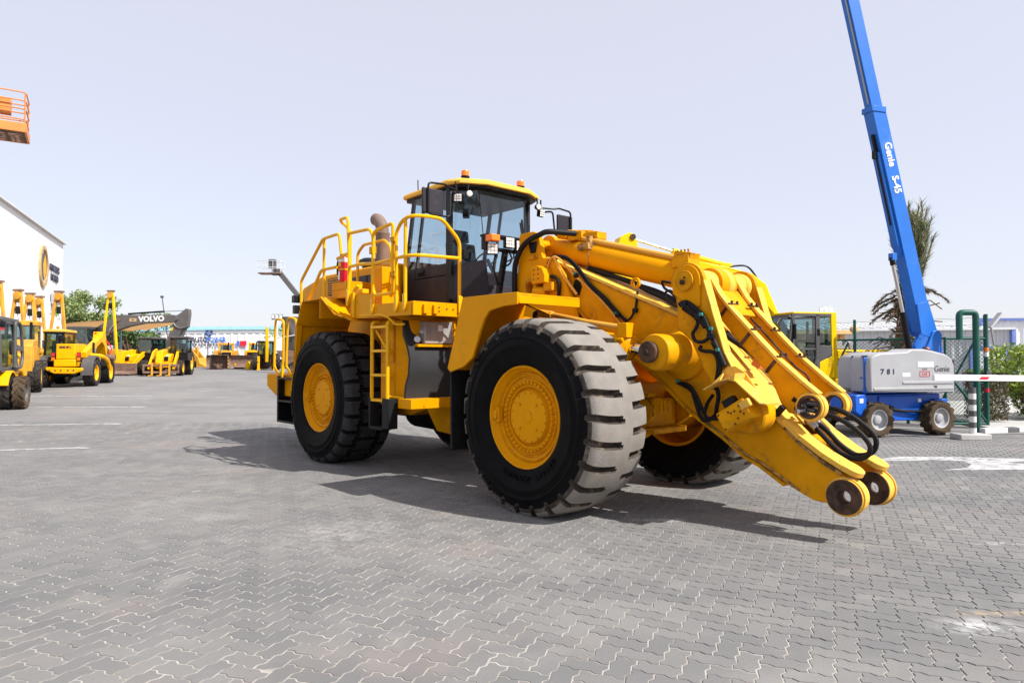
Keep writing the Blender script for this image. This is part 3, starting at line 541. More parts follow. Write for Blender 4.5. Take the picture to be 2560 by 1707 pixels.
H('hose_bundle', [(-.4, -.02, 2.62), (.1, -.05, 2.42), (.45, -.05, 2.30), (.8, -.15, 2.16), (1.02, -.42, 2.13), (1.2, -.56, 2.09), (1.36, -.57, 1.97), (1.43, -.57, 1.84), (1.49, -.57, 1.71), (1.54, -.57, 1.61), (1.60, -.57, 1.48)], .026)
H('hose', [(1.15, -.57, 2.04), (1.31, -.58, 1.93), (1.31, -.585, 1.85), (1.27, -.585, 1.79), (1.30, -.585, 1.72), (1.38, -.58, 1.71), (1.46, -.575, 1.76)], .018)
H('hose', [(1.36, -.58, 1.67), (1.34, -.58, 1.64), (1.39, -.58, 1.62), (1.48, -.575, 1.61), (1.52, -.57, 1.55), (1.53, -.57, 1.46), (1.50, -.56, 1.32)], .018)
H('hose', [(1.47, -.57, 1.70), (1.53, -.575, 1.60), (1.56, -.575, 1.50), (1.53, -.57, 1.34)], .016)
H('hose', [(1.01, -.42, 2.1), (.92, -.40, 2.14), (.82, -.38, 2.18), (.80, -.37, 2.23), (.87, -.38, 2.25), (.97, -.42, 2.18), (1.08, -.5, 2.09)], .012)
H('hose', [(.92, -.16, 2.32), (.78, -.30, 2.35), (.72, -.31, 2.36), (.75, -.31, 2.29), (.85, -.33, 2.23), (.98, -.42, 2.15), (1.1, -.55, 2.08)], .014)
H('hose', [(1.28, -.1, 1.84), (1.38, -.1, 1.75), (1.54, -.1, 1.65), (1.64, -.1, 1.57), (1.70, -.1, 1.47)], .026)
H('hose', [(1.32, -.06, 1.82), (1.42, -.06, 1.72), (1.58, -.06, 1.61), (1.68, -.06, 1.53)], .02)
H('hose', [(.94, -.37, 1.31), (1.12, -.40, 1.24), (1.19, -.44, 1.16), (1.26, -.46, 1.0), (1.34, -.48, .95), (1.45, -.5, 1.01), (1.52, -.58, 1.10), (1.55, -.6, 1.20), (1.53, -.6, 1.27), (1.44, -.57, 1.28)], .02)
H('hose', [(1.0, -.37, 1.30), (1.13, -.42, 1.27), (1.21, -.44, 1.18), (1.29, -.45, 1.04), (1.38, -.5, .98), (1.62, -.62, 1.0)], .02)
H('hose', [(1.30, -.44, 1.02), (1.33, -.44, 1.11), (1.44, -.52, 1.2)], .018)
H('hose', [(2.10, .02, 1.15), (2.28, .0, 1.11), (2.40, .0, 1.085), (2.50, .0, 1.04), (2.60, .0, .97), (2.675, .0, .90), (2.70, .0, .83), (2.68, .0, .76), (2.62, .0, .715), (2.53, .0, .705), (2.45, .0, .745), (2.38, .0, .80), (2.28, .0, .90), (2.20, .0, .96), (2.05, 0, 1.08)], .024)
H('hose', [(2.12, -.10, 1.12), (2.28, -.10, 1.06), (2.40, -.10, 1.03), (2.50, -.10, .985), (2.60, -.09, .91), (2.665, -.08, .83), (2.68, -.08, .77), (2.65, -.08, .715), (2.58, -.09, .685), (2.50, -.10, .695), (2.42, -.10, .74), (2.32, -.10, .83), (2.22, -.10, .93), (2.06, -.10, 1.07)], .023)
b = B(); b.cyl((2.21, 0, .95), (2.13, 0, 1.02), .034, n=10); b.cyl((2.23, -.10, .92), (2.14, -.10, 1.0), .034, n=10); part('hose_fitting', b, M['steel'], LD, .003)
for c in ((1.17, -.59, 2.08), (1.33, -.59, 1.95), (1.47, -.595, 1.76), (1.62, -.59, 1.0)): part('hose_clamp', B().cbox(c, (.07, .04, .06)), M['black'], LD, .006)
for c in ((-.43, -.41, 2.55), (.15, -.38, 2.05), (1.37, -.60, 1.97), (1.47, -.59, 1.83), (1.54, -.595, 1.63), (.96, -.39, 1.32)): part('cable_clip', B().cbox(c, (.035, .025, .03)), M['teal'], LD, .004)
for c in ((-.43, -.40, 2.52), (.18, -.38, 2.03), (.41, -.37, 2.07)): part('rubber_clamp', B().cbox(c, (.05, .05, .05)), M['rubber'], LD, .008)
part('rubber_clamp', B().cbox((2.02, -.36, 1.08), (.05, .06, .11), Matrix.Rotation(R(40), 4, 'Y')), M['rubber'], LD, .008)
# straps with bolts on the tilt link
for s in (-1, 1):
    for (x0, z0, x1, z1) in ((1.46, 2.055, 1.37, 1.945), (1.70, 1.80, 1.60, 1.685), (1.95, 1.54, 1.86, 1.43)):
        b = B(); b.bar((x0+.01, s*.282, z0+.012), (x1-.01, s*.282, z1-.01), .03, .012, (0, 1, 0)); b.bar((x0+.012, s*.29, z0+.03), (x0+.012, s*.10, z0+.03), .03, .012); b.cyl((x0+.02, s*.24, z0+.03), (x0+.03, s*.24, z0+.06), .014, n=8); b.cyl((x0+.02, s*.14, z0+.03), (x0+.03, s*.14, z0+.06), .014, n=8); part('strap', b, M['rust'], LD, .002)
H('steel_pipe', [(1.23, .14, 2.14), (1.37, .14, 2.06), (1.50, .14, 1.93), (1.75, .14, 1.66), (1.92, .14, 1.48), (2.04, .14, 1.39), (2.08, .14, 1.27)], .011, 'rust')
b = B(); b.cbox((1.72, -.16, 1.50), (.09, .12, .07), Matrix.Rotation(R(30), 4, 'Y')); part('hose_bracket', b, M['orangep'], LD, .006)
# valve bracket and fittings on the near tower plate
b = B(); b.prism([(-1.0, 2.66), (-.88, 2.67), (-.80, 2.63), (-.76, 2.55), (-.76, 2.46), (-.98, 2.45)], -.60, -.45); vbk = part('valve_bracket', b, M['yellow'], LD, .006)
b = B(); [b.cyl((-.94+.075*i, -.598, 2.62-.055*j), (-.94+.075*i, -.606, 2.62-.055*j), .009, n=8) for i in range(2) for j in range(3)]; part('screw', b, M['rust'], vbk, kind='stuff')
b = B(); b.ring((-1.06, -.56, 2.42), (-1.06, -.45, 2.42), .11, .07, 24); b.cyl((-.98, -.56, 2.36), (-.82, -.5, 2.36), .06, n=14); b.box(-.82, -.68, -.56, -.45, 2.36, 2.46); part('hydraulic_valve', b, M['yworn'], LD, .006)
b = B(); b.prism([(-1.18, 3.0), (-1.02, 3.0), (-1.06, 2.86), (-1.14, 2.86)], -.475, -.45); part('hose_pad', b, M['rubber'], LD, .01); b = B(); b.box(-1.2, -1.03, -.47, -.45, 2.78, 2.84); [b.cyl((x, -.48, 2.815), (x, -.465, 2.815), .014, n=8) for x in (-1.17, -1.07)]; part('clamp_plate', b, M['yworn'], LD, .004)
# fenders
outer = [(-1.15, 1.44), (-1.10, 1.40), (-.86, 1.46), (-.70, 1.56), (-.575, 1.83), (-.50, 1.97), (-.42, 2.045), (-.2, 2.082), (0, 2.088), (.015, 2.125), (.015, 2.21), (-.872, 2.215)]
b = B(); b.prism(outer, -1.735, -1.705); both('fender_side', b, M['yellow'], .005, label=None)
b = B(); b.box(-.87, .012, -1.705, -.82, 2.185, 2.205); b.box(-.012, .014, -1.705, -.82, 2.10, 2.185)
b.prism([(-.872, 2.205), (-.86, 2.19), (-1.13, 1.42), (-1.15, 1.43)], -1.705, -.80); b.prism([(-.87, 2.19), (-.42, 2.04), (-.41, 2.05), (-.85, 2.20)], -.86, -.82); both('fender_top', b, M['yellow'], .004)
b = B(); b.prism([(-1.15, 1.42), (-1.125, 1.42), (-1.10, .55), (-1.12, .53), (-1.14, .55)], -1.70, -.86); both('mud_flap', b, M['rubber'], .004)
# rear fender
ro = [(-5.38, 1.04), (-5.22, 2.07), (-5.0, 2.43), (-4.29, 2.455), (-3.86, 2.19), (-3.43, 2.085)]; ri = [(-5.22, 1.04), (-5.14, 1.75), (-5.08, 2.04), (-4.93, 2.33), (-4.33, 2.36), (-3.9, 2.12), (-3.45, 2.03)]
b = B()
for i in range(5): b.prism([ro[i], ro[i+1], (ro[i+1][0]+.0, ro[i+1][1]-.02), (ro[i][0]+.02, ro[i][1]-.005)], -1.71, -.80)
b.prism([(-5.38, 1.04), (-5.22, 2.07), (-5.18, 2.07), (-5.26, 1.5), (-5.33, 1.04)], -1.70, -1.62); b.box(-4.45, -4.43, -1.68, -.8, 2.15, 2.43); both('rear_fender', b, M['yellow'], .004)
b = B(); b.prism([(-4.29, 2.458), (-3.86, 2.195), (-3.62, 2.14), (-3.62, 2.12), (-3.86, 2.17), (-4.29, 2.43)], -1.745, -1.712); both('fender_lip', b, M['yellow'], .004)
# rear frame, hood, counterweight
b = B(); b.prism([(-7.3, .75), (-7.3, 2.3), (-2.5, 2.3), (-2.3, 1.6), (-2.35, 1.2), (-2.9, .9), (-3.6, .7), (-6.4, .7)], -.62, .62); part('rear_frame', b, M['yellow'], LD, .02)
b = B(); b.prism([(-3.25, .90), (-2.0, .90), (-2.0, .60), (-2.60, .50), (-2.93, .52)], -.62, .62); b.cyl((-2.275, 0, .5), (-2.275, 0, 1.9), .18, n=20); part('hitch', b, M['yworn'], LD, .01)
b = B(); b.cyl((-3.4, 0, .84), (-1.2, 0, .84), .08, n=14); b.lathe([(.0, -.9), (.28, -.7), (.3, 0), (.28, .5), (0, .6)], (-3.6, 0, .72), (1, 0, 0), 20); part('driveline', b, M['black'], LD)
cw = [(-7.66, 1.276), (-7.66, 1.03), (-7.25, .87), (-6.2, .87), (-6.2, 1.285)]
b = B(); b.prism(cw, -1.2, 1.2); part('counterweight', b, M['yellow'], LD, .03, label='rear counterweight bumper')
hood = [(-7.25, 2.3), (-7.25, 2.80), (-7.15, 2.89), (-6.35, 3.045), (-4.05, 3.045), (-4.05, 2.3)]
b = B(); b.prism(hood, -.72, .72); hd = part('engine_hood', b, M['yellow'], LD, .05, seg=3)
for s in (-1, 1):
    b = B(); b.box(-6.08, -5.62, s*.735-.012, s*.735+.012, 2.66, 2.95); gr = part('grille', b, M['black'], hd)
    for k in range(7):
        b = B(); b.box(-6.07, -5.63, s*.75-.008, s*.75+.008, 2.675+.04*k, 2.692+.04*k); part('louvre', b, M['yellow'], gr)
    b = B(); b.box(-5.2, -4.72, s*.735-.01, s*.735+.01, 2.42, 2.90); b.box(-4.68, -4.15, s*.735-.01, s*.735+.01, 2.42, 2.90); part('side_screen', b, M['cabgrey'], hd, .004)
b = B(); b.lathe([(.125, 0), (.125, .70), (.132, .71), (.132, .74), (.118, .75)], (-5.48, 0, 3.04), (0, 0, 1), 28); b.tube(spline([(-5.48, 0, 3.76), (-5.49, 0, 3.85), (-5.54, 0, 3.95), (-5.63, 0, 4.03), (-5.72, 0, 4.06)], 5), .112, 24); part('exhaust_stack', b, M['exhaust'], LD)
b = B(); b.lathe([(.12, 0), (.12, .12), (.20, .12), (.21, .15), (.18, .20), (.10, .24), (0, .245)], (-5.35, -.34, 3.04), (0, 0, 1), 28); part('air_intake', b, M['black'], LD)
# rear steps, handrails and lamps
for s in (-1, 1):
    b = B(); x0, x1, y0, y1 = -6.85, -6.15, s*1.32, s*1.05
    for x in (x0, x1): b.box(x-.03, x+.03, min(y0, y1), max(y0, y1), .42, 1.24)
    b.box(x0, x1, min(s*1.07, s*1.04), max(s*1.07, s*1.04), .45, 1.2)
    for z in (.44, .80, 1.2): b.box(x0, x1, min(y0, y1), max(y0, y1), z-.02, z+.015)
    part('boarding_step', b, M['black'], LD, .006)
    for xx in (-6.75, -6.22):
        b = B(); b.tube([(xx-.22, s*1.34, 1.40), (xx-.16, s*1.34, 2.27), (xx+.10, s*1.30, 2.23), (xx+.04, s*1.28, 1.52), (xx, s*1.28, 1.32), (xx-.10, s*1.30, 1.26), (xx-.22, s*1.34, 1.42)], .022, 8, .09); b.bar((xx+.02, s*1.28, 1.2), (xx+.02, s*1.28, 1.42), .04, .05); part('handrail', b, M['yrail'], LD)
b = B(); b.bar((-6.3, -1.0, 2.2), (-6.55, -1.05, 2.7), .05, .05); b.box(-6.68, -6.55, -1.15, -1.0, 2.55, 2.68); b.box(-6.64, -6.52, -1.15, -1.02, 2.35, 2.50); part('rear_lamp', b, M['black'], LD, .01)
# platform, tank, ladder, battery box
sk = [(-4.34, 2.66), (-3.62, 2.50), (-3.60, 2.105), (-2.07, 2.088), (-2.07, 2.258), (-3.0, 2.275), (-3.04, 2.44), (-3.60, 2.47), (-3.62, 2.66)]
b = B(); b.prism([(-3.63, 2.47), (-3.63, 2.105), (-2.07, 2.088), (-2.07, 2.258), (-2.98, 2.275), (-3.05, 2.42)], -1.615, -1.59); [b.cyl((x, -1.612, z), (x, -1.622, z), .010, n=8) for x, z in ((-3.42, 2.42), (-3.42, 2.33), (-2.9, 2.2), (-2.9, 2.3), (-2.45, 2.2))]; both('platform_skirt', b, M['yellow'], .004)
b = B(); b.box(-3.63, -2.06, -1.59, -.78, 2.235, 2.258); both('platform_deck', b, M['yellow'], .003)
b = B(); b.box(-2.06, -2.035, -1.61, -.86, 2.088, 2.262); pfp = part('platform_front_plate', b, M['yellow'], LD, .004); part('platform_front_plate', mirror_y(b), M['yellow'], LD, .004)
for y in (-1.475, -1.325): part('rail_bracket', B().box(-2.036, -1.995, y, y+.065, 2.11, 2.225), M['yellow'], pfp, .004)
b = B(); [b.cyl((-2.035, y, z), (-2.022, y, z), .009, n=8) for y, z in ((-1.22, 2.20), (-1.22, 2.15), (-1.1, 2.185), (-1.0, 2.185), (-1.45, 2.20), (-1.45, 2.13), (-1.3, 2.20), (-1.3, 2.13))]; part('screw', b, M['rust'], pfp, kind='stuff')
b = B(); b.box(-3.06, -2.70, -1.46, -.64, .93, 2.06); b.prism([(-2.70, -1.46), (-2.46, -1.36), (-2.42, -1.12), (-2.42, -.64), (-2.70, -.64)], .93, 2.06, 'z'); both('fuel_tank', b, M['yellow'], .02)
b = B(); b.box(-3.0, -2.70, -1.475, -1.46, 1.50, 2.03); tk = part('tank_cover', b, M['yellow'], LD, .004)
b = B(); [b.cyl((x, -1.474, 1.52+.035*k), (x, -1.482, 1.52+.035*k), .008, n=6) for x in (-2.985, -2.715) for k in range(15)]; part('screw', b, M['yworn'], tk, kind='stuff')
b = B(); b.cyl((-2.44, -1.30, 1.78), (-2.36, -1.33, 1.80), .045, n=14); b.cyl((-2.44, -1.22, 1.88), (-2.37, -1.26, 1.90), .03, n=12); part('filler_cap', b, M['steel'], LD, .003)
b = B(); b.add([(-2.418, -1.33, 1.38), (-2.418, -1.19, 1.38), (-2.418, -1.19, 1.55), (-2.418, -1.33, 1.55)], [(0,1,2,3)]); b.box(-2.425, -2.417, -1.33, -1.21, 1.40, 1.53); part('decal', b, M['white'], LD)
b = B()
for x in (-3.04, -2.645): b.tube([(x+.02, -1.50, 2.04), (x, -1.60, 2.03), (x, -1.60, 1.0)], .026, 8, .06)
lad = part('ladder', b, M['yrail'], LD)
for z in (1.965, 1.65, 1.33, 1.0):
    b = B(); b.box(-3.04, -2.645, -1.63, -1.52, z-.018, z+.018); part('rung', b, M['yrail'], lad, .006)
b = B(); b.bar((-3.0, -1.56, 1.93), (-2.80, -1.5, 1.66), .03, .03); b.tube([(-2.65, -1.58, 1.06), (-2.45, -1.42, 1.03)], .018); part('ladder_brace', b, M['yrail'], lad)
b = B(); b.box(-3.06, -3.02, -1.64, -1.50, .62, 1.02); b.box(-2.72, -2.55, -1.64, -1.50, .64, 1.03); b.box(-3.06, -2.7, -1.64, -1.50, .615, .655); part('lower_step', b, M['rubber'], LD, .008)
b = B(); b.tube([(-3.42, -1.60, 2.15), (-2.75, -1.63, 2.12), (-2.62, -1.62, 2.09), (-2.52, -1.56, 1.99), (-2.40, -1.5, 1.99)], .016, 8, .03); part('grab_rail', b, M['yrail'], LD)
b = B(); b.box(-2.62, -2.32, -1.24, -.79, 1.745, 2.035); bb_ = part('battery_box', b, M['stain'], LD, .008, label='stainless steel box under the platform'); b = B(); b.box(-2.32, -2.312, -1.03, -.96, 1.91, 1.99); part('sticker', b, M['white'], bb_)
b = B(); b.box(-2.6, -2.30, -1.36, -.80, 1.70, 1.735); part('shelf', b, M['yellow'], LD, .004)
pan = [(-2.50, 2.05), (-2.45, 1.86), (-2.36, 1.70), (-2.31, 1.55), (-2.33, 1.35), (-2.40, 1.2), (-2.42, 1.03), (-2.46, 1.03), (-2.44, 1.2), (-2.37, 1.35), (-2.35, 1.55), (-2.40, 1.69), (-2.5, 1.86)]
b = B(); b.prism(pan, -1.47, -.62); part('splash_panel', b, M['panel'], LD, .004)
b = B(); b.box(-2.5, -2.20, -1.53, -.86, .91, 1.035); [b.cyl((-2.2, y, .945), (-2.19, y, .945), .012, n=8) for y in (-1.33, -1.05)]; both('step_plate', b, M['yellow'], .006)
# guard rails
def rail(pts, r=.023, f=.07): part('guard_rail', B().tube(pts, r, 8, f), M['yrail'], LD)
Y = -1.62
rail([(-5.22, Y, 2.34), (-5.23, Y, 2.78), (-4.48, Y, 3.35), (-3.96, Y, 3.36), (-3.89, Y, 3.05)]); rail([(-4.43, Y, 2.43), (-4.44, Y, 3.345)]); rail([(-4.98, Y, 2.44), (-4.53, Y, 2.885), (-4.04, Y, 2.88)])
rail([(-3.85, -1.5, 2.66), (-3.85, -1.5, 3.40), (-4.0, -1.5, 3.50), (-4.10, -1.5, 3.55), (-3.98, -1.6, 3.57), (-3.70, Y, 3.56), (-3.655, Y, 2.9), (-3.67, Y, 2.36)]); rail([(-4.13, -1.56, 3.02), (-3.68, Y, 3.04)])
rail([(-3.67, Y, 3.32), (-3.36, Y, 3.31), (-3.09, Y, 3.30), (-2.995, Y, 3.20), (-2.995, Y, 2.17)]); rail([(-3.66, Y, 2.845), (-3.35, Y, 2.85), (-2.995, Y, 2.82)])
rail([(-4.4, -1.08, 2.3), (-4.4, -1.08, 3.18), (-4.22, -1.08, 3.29), (-3.6, -1.08, 3.28), (-3.43, -1.08, 3.15), (-3.43, -1.08, 2.26)])
rail([(-2.985, Y, 2.8), (-2.985, Y, 3.22), (-2.91, Y, 3.26), (-2.495, Y, 3.29), (-2.495, Y, 2.39), (-2.93, Y, 2.39), (-2.985, Y, 2.45), (-2.985, Y, 2.8)], f=.05); rail([(-2.98, Y, 2.82), (-2.5, Y, 2.82)])
rail([(-2.40, Y, 2.16), (-2.42, Y, 3.15), (-2.30, Y, 3.28), (-2.10, Y, 3.325), (-2.03, -1.45, 3.335), (-2.03, -1.18, 3.335), (-2.03, -.90, 3.08), (-2.03, -.90, 2.1)], f=.09)
rail([(-2.20, Y, 2.16), (-2.20, Y, 3.30)]); rail([(-2.41, Y, 2.83), (-2.12, Y, 2.83), (-2.03, -1.52, 2.835), (-2.03, -.90, 2.855)], f=.05)
b = B()
for x, z in ((-3.67, 2.40), (-2.995, 2.25), (-2.40, 2.25), (-2.20, 2.26)): b.prism([(x-.03, z+.1), (x+.03, z+.1), (x+.03, z-.03), (x+.018, z-.11), (x-.018, z-.11), (x-.03, z-.03)], -1.65, -1.61)
b.box(-2.03, -2.0, -.93, -.87, 2.14, 2.36); part('rail_foot', b, M['yrail'], LD, .004)
for z in (2.62, 3.07): part('gate_hinge', B().box(-2.50, -2.40, -1.66, -1.60, z-.03, z+.03).box(-2.56, -2.42, -1.63, -1.615, z+.02, z+.045), M['yworn'], LD, .006)
part('gate_latch', B().box(-3.05, -2.97, -1.65, -1.58, 2.95, 3.05), M['yworn'], LD, .006)
b = B(); b.box(-4.38, -3.92, -1.52, -1.1, 2.44, 2.68); b.box(-4.37, -3.93, -1.525, -1.5, 2.56, 2.567); part('tool_box', b, M['yellow'], LD, .008)
b = B(); b.box(-3.62, -3.30, -1.30, -1.0, 2.30, 2.845); cb = part('cabinet', b, M['yellow'], LD, .008); b = B(); b.box(-3.29, -3.27, -1.13, -1.09, 2.56, 2.72); part('bracket', b, M['yworn'], cb, .003); b = B(); b.box(-3.95, -3.70, -1.0, -.72, 2.3, 2.86); part('cabinet', b, M['yellow'], LD, .01)
b = B(); b.cyl((-3.55, -1.52, 2.4), (-3.55, -1.50, 2.60), .03, n=8); b.box(-3.6, -3.40, -1.55, -1.45, 2.46, 2.52); b.tube([(-3.5, -1.63, 2.12), (-3.5, -1.63, 2.50), (-3.42, -1.60, 2.56)], .025, 8, .05); part('ladder_latch', b, M['yrail'], LD, .004)
# fire extinguisher
b = B(); b.lathe([(.065, 0), (.075, .02), (.075, .30), (.065, .35), (.04, .385), (.025, .39), (.025, .41), (0, .41)], (-4.05, -1.50, 2.68), (0, 0, 1), 24); fe_ = part('fire_extinguisher', b, M['red'], LD, label='red fire extinguisher strapped to the rail')
b = B(); b.ring((-4.05, -1.5, 2.96), (-4.05, -1.5, 3.02), .0765, .07, 24); part('white_band', b, M['white'], fe_); b = B(); b.lathe([(.0765, 0), (.0765, .06)], (-4.05, -1.5, 2.89), (0, 0, 1), 24); b.f = b.f[8:14]; part('label', b, M['komy'], fe_); b = B(); b.ring((-4.05, -1.5, 2.84), (-4.05, -1.5, 2.865), .082, .07, 24); part('strap', b, M['yrail'], fe_); b = B(); b.lathe([(.0765, 0), (.0765, .12)], (-4.05, -1.5, 2.70), (0, 0, 1), 24); b.f = b.f[8:13]; part('label', b, M['white'], fe_); b = B(); b.hose([(-4.05, -1.5, 3.08), (-4.11, -1.52, 3.06), (-4.14, -1.55, 2.95), (-4.14, -1.55, 2.78)], .014); part('hose', b, M['black'], fe_)
# ------------------------------------------------------------------ cab of the wheel loader
def lp(a, b, t): return a+(b-a)*t
xr = lambda z: lp(-3.70, -3.38, (z-2.3)/1.6); xw = lambda z: lp(-1.97, -2.22, (z-2.3)/1.6)
PT = {'A': lambda z: (xr(z), -.75), 'B': lambda z: (xr(z)+.30, -.75), 'C': lambda z: (-2.50, -.75), 'D': lambda z: (xw(z), -.43),
      'D2': lambda z: (xw(z), .43), 'C2': lambda z: (-2.50, .75), 'B2': lambda z: (xr(z)+.30, .75), 'A2': lambda z: (xr(z), .75)}
def plate(b, p, q, z0, z1, t=.03, e0=0.0, e1=0.0, off=0.0, z0b=None, z1b=None):      # wall between two plan points, thickness inward, optional end insets
    c4 = []
    for z, zb in ((z0, z0 if z0b is None else z0b), (z1, z1 if z1b is None else z1b)):
        a = np.array(PT[p](z)); c = np.array(PT[q](zb)); d = (c-a)/np.linalg.norm(c-a); n = np.array([-d[1], d[0]])
        cen = np.array([-2.85, 0]); n = n if n.dot(cen-a) > 0 else -n
        a = a+d*e0; c = c-d*e1; c4 += [(*(a+n*off), z), (*(c+n*off), zb), (*(c+n*(off+t)), zb), (*(a+n*(off+t)), z)]
    b.add(c4, [(0,1,2,3),(7,6,5,4),(0,4,5,1),(1,5,6,2),(2,6,7,3),(3,7,4,0)])
ZW, ZT = 2.86, 3.87
b = B(); b.prism([(-3.66, -.72), (-2.5, -.72), (-2.0, -.42), (-2.0, .42), (-2.5, .72), (-3.66, .72)], 2.20, 2.28, 'z')
for p, q in (('A', 'B'), ('A2', 'B2')): plate(b, p, q, 2.24, ZW, e1=.006)
for p, q in (('C', 'D'), ('C2', 'D2')): plate(b, p, q, 2.24, 2.80, e0=.01, z0b=2.24, z1b=2.90)
plate(b, 'A', 'A2', 2.24, 3.0); plate(b, 'D', 'D2', 2.24, 2.54, t=.04)
cab = part('cab_body', b, M['cabgrey'], LD, .008)
b = B(); plate(b, 'B', 'C', 2.27, ZW-.17, e0=.006, e1=.03); dl = part('door_panel', b, M['cabgrey'], cab, .008); b = B(); plate(b, 'B', 'C', ZW-.16, ZW, e0=.006, e1=.03); part('door_panel', b, M['cabgrey'], cab, .008)
b = B(); b.box(-3.22, -3.06, -.765, -.745, 2.735, 2.82); b.box(-3.19, -3.09, -.785, -.765, 2.76, 2.79); part('door_handle', b, M['black'], cab, .006); b = B(); plate(b, 'B2', 'C2', 2.27, ZW, e0=.006, e1=.03); part('door_panel', b, M['cabgrey'], cab, .008)
def post(p, w0, w1, z0=ZW-.05, z1=ZT+.04, m='cabgrey'):
    b = B(); vs = []
    for z in (z0, z1):
        x, y = PT[p](z); s = 1 if y < 0 else -1
        vs += [(x-w0, y, z), (x+w1, y, z), (x+w1, y+s*.05, z), (x-w0, y+s*.05, z)]
    b.add(vs, [(0,1,2,3),(7,6,5,4),(0,4,5,1),(1,5,6,2),(2,6,7,3),(3,7,4,0)]); part('cab_post', b, M[m], cab, .006)
for p in ('A', 'A2'): post(p, .0, .05, 2.25)
for p in ('B', 'B2'): post(p, .012, .012)
for p in ('C', 'C2'): post(p, .04, .06, 2.25)
b = B(); b.box(-2.50, -2.42, -.78, -.72, 2.28, 3.9); part('door_seal', b, M['black'], cab, .004)
for p, q, z0, z1, e in (('A', 'B', ZW, ZT, .045), ('B', 'C', ZW, ZT, .02), ('C', 'D', 2.82, ZT, .055), ('A2', 'B2', ZW, ZT, .045), ('B2', 'C2', ZW, ZT, .02), ('C2', 'D2', 2.82, ZT, .055), ('A', 'A2', 3.0, ZT, .06)):
    b = B(); plate(b, p, q, z0, z1, t=.008, e0=e, e1=.004, off=.006, z0b=(2.91 if q in ('D', 'D2') else None)); part('cab_window', b, M['glassc'], cab)
b = B(); plate(b, 'D', 'D2', 2.54, ZT, t=.008, e0=.006, e1=.006, off=.004); part('windscreen', b, M['glassc'], cab)
b = B(); [plate(b, p, q, 2.56, ZT, t=.012, e0=0, e1=.855 if p == 'D' else .855) for p, q in (('D', 'D2'), ('D2', 'D'))]; part('windscreen_seal', b, M['black'], cab)
b = B(); b.prism([(-3.55, -.74), (-2.5, -.74), (-2.2, -.44), (-2.2, .44), (-2.5, .74), (-3.55, .74)], ZT-.01, 3.93, 'z'); part('headliner', b, M['black'], cab, .01)
rp = [(-3.66, -.60), (-3.58, -.78), (-2.42, -.82), (-2.24, -.74), (-2.06, -.40), (-2.06, .40), (-2.24, .74), (-2.42, .82), (-3.58, .78), (-3.66, .60)]
def shrink(P, k, dx=0): return [(-2.86+(x+2.86)*k+dx, y*k) for x, y in P]
b = B(); lay = [(1.0, 3.915), (1.0, 3.96), (.97, 3.99), (.75, 4.03)]; n = len(rp)
for k, z in lay: b.v += [(x, y, z) for x, y in shrink(rp, k)]
for l in range(3): b.f += [(l*n+i, l*n+(i+1) % n, (l+1)*n+(i+1) % n, (l+1)*n+i) for i in range(n)]
b.f += [tuple(range(n-1, -1, -1)), tuple(3*n+i for i in range(n))]; b.m = [0]*len(b.f); part('cab_roof', b, M['ybright'], cab, .008, label='pale yellow cab roof')
b = B(); b.prism(shrink(rp, .95), 3.885, 3.918, 'z'); part('roof_underside', b, M['black'], cab)
for x, y in ((-2.30, -.60), (-2.20, .33)):
    b = B(); b.lathe([(.05, 0), (.05, .03), (.06, .03), (.06, .05)], (x, y, 3.99), (0, 0, 1), 16); bc = part('beacon', b, M['black'], LD); b = B(); b.lathe([(.055, .05), (.055, .11), (.05, .125), (0, .127)], (x, y, 3.99), (0, 0, 1), 20); part('beacon_lens', b, M['orange'], bc)
b = B(); b.tube([(-3.45, -.6, 4.0), (-3.46, -.6, 4.22)], .008, 6); part('aerial', b, M['black'], LD)
for s in (-1, 1):
    b = B(); b.tube([(-2.22, s*.80, 3.80), (-2.16, s*.98, 3.80), (-2.14, s*1.06, 3.82), (-2.14, s*1.32, 3.80), (-2.14, s*1.32, 3.40), (-2.14, s*.98, 3.40), (-2.16, s*.95, 3.76), (-2.24, s*.80, 3.74)], .014, 8, .05); mr_ = part('mirror_frame', b, M['black'], LD)
    b = B(); ys = sorted((s*1.06, s*1.39)); b.box(-2.20, -2.16, ys[0], ys[1], 3.41, 3.74); part('mirror', b, M['cabgrey'], mr_, .04, seg=4)
def led(c, d, name='work_lamp', sz=.10):           # square lamp with a grid of reflectors facing +x
    Mx = Matrix.Translation(V(*c)) @ V(*d).to_track_quat('X', 'Z').to_matrix().to_4x4()
    b = B(); b.box(-.06, 0, -sz/2, sz/2, -sz/2, sz/2, Mx); o = part(name, b, M['black'], LD, .008)
    b = B(); k = sz*.42; b.box(0, .006, -k, k, -k, k, Mx); part('lamp_lens', b, M['lens'], o)
    b = B(); [b.box(.005, .010, -k, k, v-.002, v+.002, Mx) for v in (-k/3, k/3)]; [b.box(.005, .010, v-.002, v+.002, -k, k, Mx) for v in (-k/3, k/3)]; part('lamp_grid', b, M['dgrey'], o)
def roundlamp(c, d):
    b = B(); b.lathe([(.03, -.07), (.05, -.02), (.05, 0), (.042, .004)], c, d, 18); o = part('work_lamp', b, M['black'], LD); b = B(); b.lathe([(.042, .003), (.03, .014), (0, .018)], c, d, 18); part('lamp_lens', b, M['lens'], o)
led((-2.20, -.80, 3.70), (.75, -.6, -.1), sz=.11); roundlamp((-2.13, -.66, 3.76), (.85, -.4, -.15)); led((-2.15, .72, 3.70), (.9, .1, -.1), sz=.11); roundlamp((-2.08, .58, 3.76), (.9, -.2, -.1))
